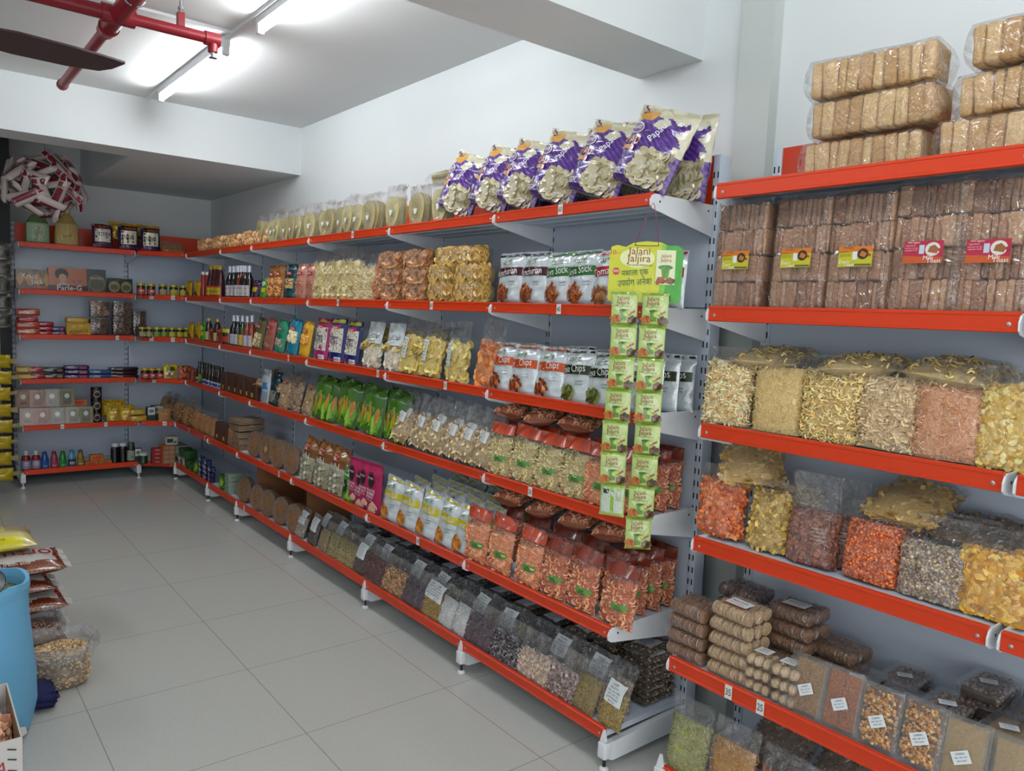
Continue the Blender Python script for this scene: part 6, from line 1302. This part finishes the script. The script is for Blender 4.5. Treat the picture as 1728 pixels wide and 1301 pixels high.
row('shampoo', 6, [-0.543, -0.476], unit='b', lean=0, desc='black shampoo bottle with white cap'); row('shampoo_label', 6, [-0.413], unit='b', lean=0, desc='dark shampoo bottle with pale label'); row('hairbox', 6, [-0.359], unit='b', lean=0, desc='white and dark carton', s=(.8, 1, .95)); row('gel_jar', 6, [-0.337], unit='b', x=7.30, lean=0, desc='dark green gel jar with clear lid')
for k in range(4): row('soapred', 6, [-0.233], unit='b', x=7.24, lean=0, dz=.036*k, desc='red soap box '+['lowest', 'third down', 'second down', 'topmost'][k]+' of its stack')
for k in range(4): row('oraltube', 6, [-0.167, -0.122], unit='b', x=7.20, lean=0, dz=.041*k, desc='orange printed carton '+['lowest', 'third down', 'second down', 'topmost'][k]+' of its stack')
row('whitecart', 6, [-0.116], unit='b', x=7.22, lean=0, dz=.166, desc='white carton lying on the orange ones')

# ================================================================== hanging card with sachet strips
def sachet_mesh():
    w, h = .092, .112; p = Pouch(w, h, .018, a=2.6, b=.7, vb=.10, vf=.88, seed=9, crk=.0015, top=.05, sit=.1); b = MB(); p.sheet(b, '#a8bf62', nu=13, nv=17); SB = lambda x, v, o=0: p.S(x, v, o, -1); decal(b, SB, w, h, [('r', .06, .12, .94, .9, '#c8d0c4'), ('r', .40, .12, .55, .9, '#8ab43c'), ('r', .62, .70, .86, .84, '#30342c'), ('r', .12, .5, .34, .8, '#a8b88c')], off0=.0006, step=.0002)
    decal(b, p.S, w, h, [('r', .03, .10, .97, .90, '#b4c878'), ('e', .5, .60, .40, .24, '#c8d698'), ('r', .02, .0, .98, .055, '#86a638'), ('r', .02, .945, .98, 1, '#86a638'),
        ('t', 'Jalani', .42, .80, .015, .05, '#8e2c18', .05), ('t', 'Jaljira', .42, .67, .015, .05, '#8e2c18', .05), ('t', 'One Sachet Multiple use', .42, .575, .0045, .06, '#4c5a1c'),
        ('p', [(.36, .14), (.58, .14), (.62, .44), (.32, .44)], '#5c8c2c'), ('e', .47, .45, .18, .045, '#3c6c24'), ('e', .62, .36, .18, .10, '#a8b45c'), ('e', .62, .36, .13, .07, '#c0d474'), ('p', [(.66, .30), (.92, .42), (.9, .47), (.64, .36)], '#a84c3c'),
        ('f', .18, .20, .14, .09, 'leaf', ['#a84c1c', '#8e3a14', '#c0702c'], 16), ('f', .82, .17, .13, .07, 'ball', ['#5c3c1c', '#7c5424', '#3c2814'], 14)], off0=.0006, step=.0002)
    return b
SACHET = sachet_mesh()
_sm = None
def strip(name, dx, n, label, swing, z_top):
    global _sm
    t = empty('sachet_strip'); t.location = CARD + Vector((math.cos(CA)*dx, math.sin(CA)*dx, z_top)) + Vector((-math.sin(CA)*-.0, 0, 0)); t.rotation_euler = (0, 0, CA)
    z = 0
    for i in range(n):
        z -= .110
        if _sm is None: o = SACHET.build('sachet', 'gloss', t); _sm = o.data
        else: o = bpy.data.objects.new('sachet', _sm); COL.objects.link(o); o.parent = t
        o.location = (swing*math.sin(i*1.1)*.004-.0012*i, -.020+.004*math.sin(i*2.0), z); o.rotation_euler = (R(3*math.sin(i*1.7+swing)), 0, R(9*math.sin(i*1.3+swing)))
        if n == 7 and i == 6: o.rotation_euler = (0, 0, R(165)); o['label'] = 'sachet turned to its back side'
    return tag(t, label, 'sachet strip', 'strips of green sachets on the hanging card')
CARD = Vector((-.045, 1.752, 0)); CA = R(-50)
t = empty('hanging_display_card'); t.location = CARD + Vector((0, 0, 1.665)); t.rotation_euler = (0, 0, CA)
w, h = .245, .205; b = MB()
out = [(-.5, .03), (-.5, .80), (-.48, .90), (-.40, .93), (-.28, .90), (-.18, .97), (0, 1.0), (.2, .985), (.3, .93), (.42, .94), (.49, .88), (.5, .80), (.5, .05), (.46, .0), (.30, 0), (.30, .16), (-.28, .16), (-.28, .03), (-.46, 0)]
out = [(-.5, .03), (-.5, .80), (-.48, .90), (-.40, .93), (-.28, .90), (-.18, .97), (0, 1.0), (.2, .985), (.3, .93), (.42, .94), (.49, .88), (.5, .80), (.5, .05), (.46, .0), (-.46, 0)]
V = [(x*w, y, z*h) for y in (-.0015, .0015) for x, z in out]; n = len(out)
b.add(V, [tuple(range(n)), tuple(range(n, 2*n))[::-1]]+[(i, i+n, (i+1) % n+n, (i+1) % n) for i in range(n)], '#c6c81c', 0, False)
S = flatS(w, h, -.0016)
decal(b, S, w, h, [('p', [(.70, .0), (.96, .0), (1, .05), (1, .80), (.99, .88), (.92, .94), (.80, .93), (.72, .96), (.76, .7)], '#3c9c2c'), ('p', [(.70, .05), (.76, .05), (.79, .5), (.76, .95), (.70, .97)], '#7cbc2c'),
    ('e', .38, .72, .24, .16, '#dfe4a4'), ('e', .07, .80, .07, .09, '#d8c41c'), ('t', '10/-', .075, .81, .016, .03, '#5c1c14'), ('t', 'Jalani', .40, .82, .026, .085, '#8e1c2c'), ('t', 'Jaljira', .40, .70, .026, .085, '#8e1c2c'),
    ('t', 'One Sachet Multiple use!', .42, .605, .007, .085, '#5c2c14'), ('t', '\u092e\u0938\u093e\u0932\u093e \u090f\u0915', .36, .47, .020, .09, '#1c4c28', .1), ('t', '\u0909\u092a\u092f\u094b\u0917 \u0905\u0928\u0947\u0915!', .36, .34, .022, .115, '#1c4c28', .1),
    ('p', [(.10+.055*(1 if i % 2 else .78)*math.cos(i*PI/9)*1.0, .50+.065*(1 if i % 2 else .78)*math.sin(i*PI/9)) for i in range(18)], '#b81c1c'), ('r', .06, .485, .14, .495, '#f0d8c8'), ('r', .06, .51, .14, .52, '#f0d8c8'),
    ('r', .64, .30, .90, .86, '#dce0b4'), ('t', 'Jalani', .77, .76, .012, .04, '#8e2c18'), ('t', 'Jaljira', .77, .69, .012, .04, '#8e2c18'), ('e', .77, .58, .10, .04, '#3c7c3c'), ('p', [(.73, .40), (.81, .40), (.83, .58), (.71, .58)], '#5c8c2c'), ('f', .70, .37, .05, .04, 'ball', ['#a84c1c', '#8e3a14'], 8), ('f', .85, .36, .05, .04, 'ball', ['#5c3c1c', '#7c5424'], 8),
    ('r', .10, .03, .42, .13, '#2c2c28'), ('r', .52, .03, .86, .13, '#2c2c28')], off0=.0004, step=.00015)
b.build('card', 'gloss', t)
b = MB(); top_z = 2.0-1.665; g = Vector((.035, .005, 0))
for s in (-1, 1): tube(b, [(s*.040, -.003, h*.93), (.012+s*.006, .012, top_z-.01), (.012, .014, top_z)], .0012, 5, '#8e3c54')
tube(b, [(-.040, -.003, h*.93), (.0, -.004, h*.925), (.040, -.003, h*.93)], .0012, 5, '#8e3c54'); b.build('string', 'matte', t)
tag(t, 'yellow and green spice display card hung by a string from the top shelf', 'display card')
strip('s', -.062, 7, 'strip of green spice sachets on the card, shorter one with a turned last sachet', 1, 1.695)
strip('s', .040, 8, 'longer strip of green spice sachets hanging from the same card', -1, 1.695)

# ================================================================== at the far doorway
foil_pouch('redwhite', 'red_and_white_snack_packet', .085, .24, .05, '#b8aca8', [('r', .02, .03, .48, .97, '#6c1424'), ('r', .10, .2, .30, .8, '#7c2434')], seed=96, mat='gloss', crk=.0012)
rb = np.random.default_rng(12); C0 = np.array([-1.125, 6.9, 2.45])
for i in range(64):
    ph = math.acos(1-2*(i+.5)/64); th = PI*(1+5**.5)*i
    d = np.array([math.sin(ph)*math.cos(th), math.sin(ph)*math.sin(th), math.cos(ph)])
    c = C0+d*np.array([.25, .20, .22])*rb.uniform(.72, 1.08)
    o = place('redwhite', 0, 0, 0, desc='red and white packet in the big hanging bunch', where='by the doorway', group='red and white packets in the hanging bunch')
    up = Vector(d).to_track_quat('Y', 'Z').to_matrix().to_4x4(); q = Matrix.Rotation(rb.uniform(-1.5, 1.5), 4, Vector(d)) @ Matrix.Rotation(rb.normal(0, .55), 4, Vector((d[1], -d[0], .3)).normalized())
    mm = q @ up; o.matrix_world = Matrix.Translation(Vector(c)) @ mm @ Matrix.Rotation(PI, 4, 'Z') @ Matrix.Translation((0, 0, -.12)) @ Matrix.Scale(rb.uniform(.85, 1.05), 4)
    PLACED[-1][4] = 'z'
b = MB(); tube(b, [(-1.12, 6.9, 2.66), (-1.12, 6.9, ZC)], .003, 5); box(b, -1.15, -1.09, 6.87, 6.93, ZC-.012, ZC)
tag(b.build('ceiling_hook', 'steel'), 'thin wire hook on the ceiling holding the red and white bunch', 'hook')
foil_pouch('yellowpod', 'yellow_net_pouch', .17, .17, .10, '#b8a01c', [('e', .5, .5, .3, .3, '#c8b42c')], seed=97, mat='gloss')
t = empty('hanging_yellow_pouch_strip'); t.location = (-1.44, 7.2, 1.15)
for i in range(8):
    b = MB(); p = Pouch(.22, .105, .10, a=2, b=.5, vb=.5, vf=.5, seed=i, crk=.003, top=.02, sit=.02); p.sheet(b, '#b39a16', nu=13, nv=13); o = b.build('pouch', 'gloss', t); o.location = (.006*math.sin(i*2), 0, -.13*(i+1))
    b = MB(); b.add([(.09, 0, .04), (.15, .0, .03+.01*(i % 3)), (.155, 0, .075), (.09, 0, .07)], [(0, 1, 2, 3)], '#8c7c4c'); o = b.build('tail', 'matte', t); o.location = (.006*math.sin(i*2), 0, -.13*(i+1))
b = MB(); tube(b, [(.04, .02, .3), (.04, .02, -1.04)], .003, 5); b.build('cord', 'steel', t)
tag(t, 'string of yellow net pouches hanging beside the back wall shelves', 'hanging strip')
t = empty('hanging_silver_sachet_strip'); t.location = (-1.40, 7.05, 2.0)
for i in range(5):
    b = MB(); p = Pouch(.14, .125, .04, vb=.2, vf=.8, seed=i+3, crk=.004, top=.1); p.sheet(b, '#4a4a44', nu=11, nv=11); decal(b, p.S, .14, .125, [('r', .08, .2, .92, .8, '#2c2c28'), ('e', .5, .02, .3, .06, '#8c8c84')]); o = b.build('sachet', 'foil', t); o.location = (0, 0, -.13*(i+1))
tag(t, 'dark silver strip of sachets hanging at the doorway edge', 'hanging strip')

# ================================================================== sacks and open bags on the floor
def sack(name, cx, cy, z, L, D, T, colfn, items, label, cat, seed, rz=0, side_items=(), tails=True, group=None):
    t = empty(name); t.location = (cx, cy, z); t.rotation_euler = (0, 0, R(rz))
    p = Pouch(L, D, T*2.0, a=5, b=.42, vb=.42, vf=.55, seed=seed, crk=.0035, top=.0, sit=.02)
    def lay(m):
        for i in range(len(m.v)): V = m.v[i]; m.v[i] = np.stack([V[:, 0], V[:, 2]-D/2, np.where(-V[:, 1] > 0, -V[:, 1]*.62, -V[:, 1]*.38)+T*.38], 1)
        return m
    b = MB(); p.sheet(b, '#c8c4c0', nu=71, nv=61, colfn=colfn); decal(b, p.S, L, D, items, off0=.0015)
    lay(b).build('sack_body', 'gloss', t)
    if tails:
        b = MB()
        for s in (1,):
            for k in range(3):
                y = D*(-.30+.28*k); b.add([(s*(L/2-.01), y-.03, T*.40), (s*(L/2+.018), y-.035+.01*k, T*.28), (s*(L/2+.02), y+.04, T*.33), (s*(L/2-.01), y+.05, T*.42)], [(0, 1, 2, 3)], '#c8c8c4')
        b.build('end_seam', 'matte', t)
    return tag(t, label, cat, group)
def flour_cf(u, v, sd):
    W_, B_, S_ = [np.array(c3(c)) for c in ('#c2bebc', '#6c3018', '#8c5434')]
    n = .012*np.sin(40*u)+.01*np.sin(27*v)
    br = (v < .13+n) | (u > .93-n) | ((v > .60+.25*np.abs(u-.5)**1.5*4) & (u > .1))
    c = np.where(br[:, None], B_, W_)
    sp = br & ((np.sin(u*190)*np.sin(v*170)) > .55); c = np.where(sp[:, None], S_, c)
    if sd == -1: c = np.where((v < .2)[:, None], B_, W_*.9)
    return c
ordn = ['lowest', 'fourth down', 'third down', 'second down', 'topmost']
for i in range(5):
    sack('flour_sack', -1.70+.008*i*(-1)**i-.010*i, 4.00+.006*(i % 2), .002+.088*i, .52, .36, .096, flour_cf, [('t', 'fortune', .66, .33, .085, .34, '#b01c20', PI), ('t', 'chakki fresh atta', .56, .10, .020, .22, '#e0cfc4', 0), ('e', .72, .68, .10, .08, '#d8c8b8'), ('e', .72, .68, .07, .055, '#a86c3c')] if True else [], f'white and brown flour sack with red lettering, {ordn[i]} of the floor stack', 'flour sack', 30+i, group='flour sacks stacked on the floor')
def ry_cf(u, v, sd):
    Y_, R_, T_ = [np.array(c3(c)) for c in ('#c8bc70', '#b01c1c', '#a89478')]
    c = np.where(((v > .30) & (u < .72))[:, None], R_, Y_); c = np.where((u > .78)[:, None] & (v > .3)[:, None], T_, c)
    c = np.where(((v < .13) & (u > .40) & (u < .90))[:, None], np.array(c3('#d8cc1c')), c); return c
sack('grain_sack', -1.80, 4.08, .452, .50, .33, .095, ry_cf, [('e', .56, .62, .09, .09, '#d8c8a8'), ('e', .56, .62, .05, .04, '#2c1c14'), ('t', 'Basmati Rice', .66, .085, .014, .12, '#3c3414'), ('r', .1, .04, .38, .14, '#8e241c')], 'yellow and red grain sack lying on top of the flour sacks', 'grain sack', 40, tails=False)
def open_bag(name, cx, cy, r_, h, fill, piece, cols, core, size, n, label, cat, film='film_big', seed=1, sq=1.1, lean=0.0, rim=1.12):
    t = empty(name); t.location = (cx, cy, .001); rng = np.random.default_rng(seed); seg = 36; a = np.arange(seg)*2*PI/seg
    ph = rng.uniform(0, 6, 4)
    def ring(z, k, wob): q = (np.abs(np.cos(a))**3+np.abs(np.sin(a))**3)**(-1/3.); rr = r_*k*q*(1+wob*(np.sin(3*a+ph[0])+np.sin(7*a+ph[1]))); return np.stack([rr*np.cos(a)*sq, rr*np.sin(a), np.full(seg, z)+wob*.12*np.sin(5*a+ph[2])*(z > fill)], 1)
    prof = [(0.0, .74, 0), (.004, .86, .01), (.03, .97, .01), (fill*.5, 1.0, .012), (fill, .99, .015)]
    c = MB(); V = np.concatenate([ring(z, k*.97, w_) for z, k, w_ in prof]+[ring(fill+.004, .6, .01), ring(fill+.012, .2, 0)]); i = np.arange(seg); j = (i+1) % seg
    for k in range(len(prof)+1): c.add(V[k*seg:(k+2)*seg], np.stack([i, j, j+seg, i+seg], 1), core)
    c.add(V[-seg:], [tuple(range(seg))], core)
    Vp, Fp = PIECE[piece]; n1 = n*2//3; th = rng.uniform(0, 2*PI, n1); zz = rng.uniform(.01, fill, n1); q = (np.abs(np.cos(th))**3+np.abs(np.sin(th))**3)**(-1/3.); k_ = np.interp(zz, [0, .03, fill], [.80, .96, .975])
    C = np.stack([r_*k_*q*np.cos(th)*sq, r_*k_*q*np.sin(th), zz], 1); put(c, Vp, Fp, C, size, cols, rng, 0, .3)
    rr = r_*np.sqrt(rng.uniform(0, 1, n-n1))*.95; th = rng.uniform(0, 2*PI, n-n1); C = np.stack([rr*np.cos(th)*sq, rr*np.sin(th), fill+.012-.01*(rr/r_)**2], 1); put(c, Vp, Fp, C, size, cols, rng, 0, .2)
    tag(c.build('contents', 'food', t), kind='stuff')
    f = MB(); P2 = prof+[(fill+.03, .98, .04), (h, 1.02*rim**.5, .06), (h+.01, 1.04*rim, .08), (h-.005, 1.10*rim, .07), (h-.05, 1.09*rim, .05)]
    V = np.concatenate([ring(z, k*1.01, w_) for z, k, w_ in P2])
    for k in range(len(P2)-1): f.add(V[k*seg:(k+2)*seg], np.stack([i, j, j+seg, i+seg], 1))
    f.build('bag_film', film, t)
    return tag(t, label, cat)
M['film_milky'] = film_mat('milky_bag_film', 18, .10, .45, (.95, .95, .96), 1.0, .12)
open_bag('open_oats_bag', -1.535, 3.525, .105, .178, .135, 'flake', ['#c0a67c', '#d0b892', '#a88c60', '#dcc8a4'], '#8c7450', .0062, 2400, 'open clear bag of pale oats on the floor, in front of the flour sacks', 'bag of oats', 'film_milky', 3)
open_bag('open_seed_bag', -1.640, 3.715, .112, .215, .165, 'grain', ['#6c4838', '#8a6450', '#543428', '#9c7864'], '#4c342a', .0052, 1800, 'open clear bag of dark brown seeds between the blue sack and flour sacks', 'bag of seeds', 'film_milky', 5)
# blue sack with scoop
t = empty('blue_woven_sack'); t.location = (-1.905, 3.23, .001); b = MB(); seg = 48; a = np.arange(seg)*2*PI/seg
def bring(z, k, w_=.015): return np.stack([.255*k*(1+w_*np.sin(4*a+z*5)+w_*.6*np.sin(9*a+z*14))*np.cos(a), .235*k*(1+w_*np.sin(3*a+1+z*4))*np.sin(a), np.full(seg, z)+.008*np.sin(6*a)*(z > .4)], 1)
P2 = [(0, .86), (.03, .97), (.10, 1.01), (.22, 1.0), (.34, .96), (.44, .93), (.52, .92), (.555, .94), (.575, .93), (.575, .88), (.55, .85), (.50, .84), (.47, .83)]
V = np.concatenate([bring(z, k) for z, k in P2]); i = np.arange(seg); j = (i+1) % seg
for k in range(len(P2)-1): b.add(V[k*seg:(k+2)*seg], np.stack([i, j, j+seg, i+seg], 1))
b.add(V[:seg], [tuple(range(seg))[::-1]]); b.build('sack_body', 'cloth_blue', t)
b = MB(); rngb = np.random.default_rng(2); V = np.concatenate([bring(.52, .84), bring(.54, .4, .01)]); b.add(V, np.stack([i, j, j+seg, i+seg], 1), '#5c5a3c'); b.add(V[seg:], [tuple(range(seg))], '#5c5a3c')
rr = np.sqrt(rngb.uniform(0, 1, 2200))*.19; th = rngb.uniform(0, 2*PI, 2200); put(b, *PIECE['grain'], np.stack([rr*np.cos(th)*1.05, rr*np.sin(th), .548-.02*(rr/.19)], 1), .0045, ['#6c6a48', '#8a8662', '#4c4a30'], rngb, 0, .3); tag(b.build('contents', 'food', t), kind='stuff')
tag(t, 'large blue woven sack of green grain with a rolled rim', 'sack')
t = empty('steel_scoop'); t.location = (-1.80, 3.14, .565); t.rotation_euler = (R(-8), R(-28), R(25)); b = MB()
a2 = np.linspace(-PI*.62, PI*.62, 15); Vs = []
for y_, r_ in ((-.09, .045), (.0, .05), (.075, .046)):
    for q in (1, .94): Vs.append(np.stack([np.sin(a2)*r_*q, np.full(15, y_), .05-np.cos(a2)*r_*q], 1))
for k in range(2):
    A = np.concatenate([Vs[2*k], Vs[2*k+2]]); m_ = np.arange(14); F = np.stack([m_, m_+1, m_+16, m_+15], 1); b.add(A, F); A = np.concatenate([Vs[2*k+1], Vs[2*k+3]]); b.add(A, F[:, ::-1])
b.add(Vs[4], [tuple(range(15))]); b.build('scoop_pan', 'steel', t)
b = MB(); cyl(b, (0, .075, .04), (0, .19, .05), .012, .014, 12); b.build('handle', 'steel', t)
tag(t, 'steel scoop resting on the grain in the blue sack', 'scoop')
b = MB(); rbox(b, -.10, .06, -.07, .09, 0, .07, .03, jit=.006, rng=np.random.default_rng(3)); o = b.build('navy_cloth', 'navy'); o.location = (-1.625, 3.36, .004); tag(o, 'crumpled navy blue cloth on the floor by the blue sack', 'cloth')
# white carton of sweets
t = empty('open_white_carton'); X0, X1, Y0, Y1, H = -2.16, -1.775, 2.42, 2.80, .365; t.location = (X0, Y0, .001); W, D = X1-X0, Y1-Y0
b = MB(); box(b, 0, W, 0, .004, 0, H, '#c8c4c0'); box(b, 0, W, D-.004, D, 0, H, '#c8c4c0'); box(b, 0, .004, .004, D-.004, 0, H, '#c8c4c0'); box(b, W-.004, W, .004, D-.004, 0, H, '#c8c4c0'); box(b, .004, W-.004, .004, D-.004, 0, .004, '#a88c70')
box(b, W-.0052, W-.004, .006, D-.006, .01, H-.002, '#7c5c44'); box(b, W, W+.001, .0, .03, H*.4, H-.02, '#9c2c3c')
S = flatS(W, H, 0); S1 = lambda u, v, o=0: S(u, v, o)+np.array([W/2, 0, 0])
decal(b, S1, W, H, [('t', 'MausaM', .72, .78, .030, .13, '#a02030', .12)]+[('p', [(.72+.16*math.cos(x)-.0*0, .78+.13*math.sin(x)) for x in np.linspace(PI*1.08, PI*1.92, 12)]+[(.72+.148*math.cos(x), .785+.118*math.sin(x)) for x in np.linspace(PI*1.92, PI*1.08, 12)], '#a02030')][:0]+
    [('r', .72+.15*math.cos(x)-.008, .80+.14*math.sin(x)-.006, .72+.15*math.cos(x)+.008, .80+.14*math.sin(x)+.006, '#a02030') for x in np.linspace(PI*1.05, PI*1.95, 24)]+
    [('r', .72+.08*math.cos(x)-.006, .74+.05*math.sin(x)-.004, .72+.08*math.cos(x)+.006, .74+.05*math.sin(x)+.004, '#a02030') for x in np.linspace(PI*1.15, PI*1.85, 14)]+
    [('p', [(.74, .90), (.86, .955), (.84, .90)], '#a02030'), ('p', [(.62, .84), (.635, .84), (.80, .93), (.785, .935)], '#a02030')]+[('p', [(.905, y), (.96, y-.022), (.963, y-.012), (.908, y+.010)], '#2c2c30') for y in (.93, .85, .76, .69, .60, .5, .4)], off0=.0005, step=.00005)
b.build('carton_body', 'matte', t)
b = MB(); box(b, W-.004, W, .004, D-.004, H, H+.0005, '#c8c4c0'); b.add([(W-.002, .0, H), (W+.012, .0, H+.008), (W+.012, .04, H+.008), (W-.002, .06, H)], [(0, 1, 2, 3)], '#b8b0a4'); b.build('flap', 'matte', t)
tag(t, 'open white carton with red printed logo beside the blue sack', 'carton')
clear_bag('sweets', 'clear_sweets_bag', 'sweets bag', .17, .20, .11, 'flake', 240, .016, ['#c08c6c', '#cfa084', '#a8704c', '#d8b090'], '#8c5c40', .86, seed=131, crk=.008, flat=.6)
for k, (x, y, z, ln) in enumerate(((-1.88, 2.53, .20, 60), (-1.90, 2.67, .22, 75), (-2.05, 2.55, .22, 70), (-1.89, 2.60, .12, 80))):
    place('sweets', x, y, z, rz=20*k-10, lean=ln, desc='clear bag of pinkish brown sweets', where=['front one in the white carton', 'rear one in the white carton', 'far one in the white carton', 'buried one in the white carton'][k], group='sweets bags in the white carton')
finish_labels()
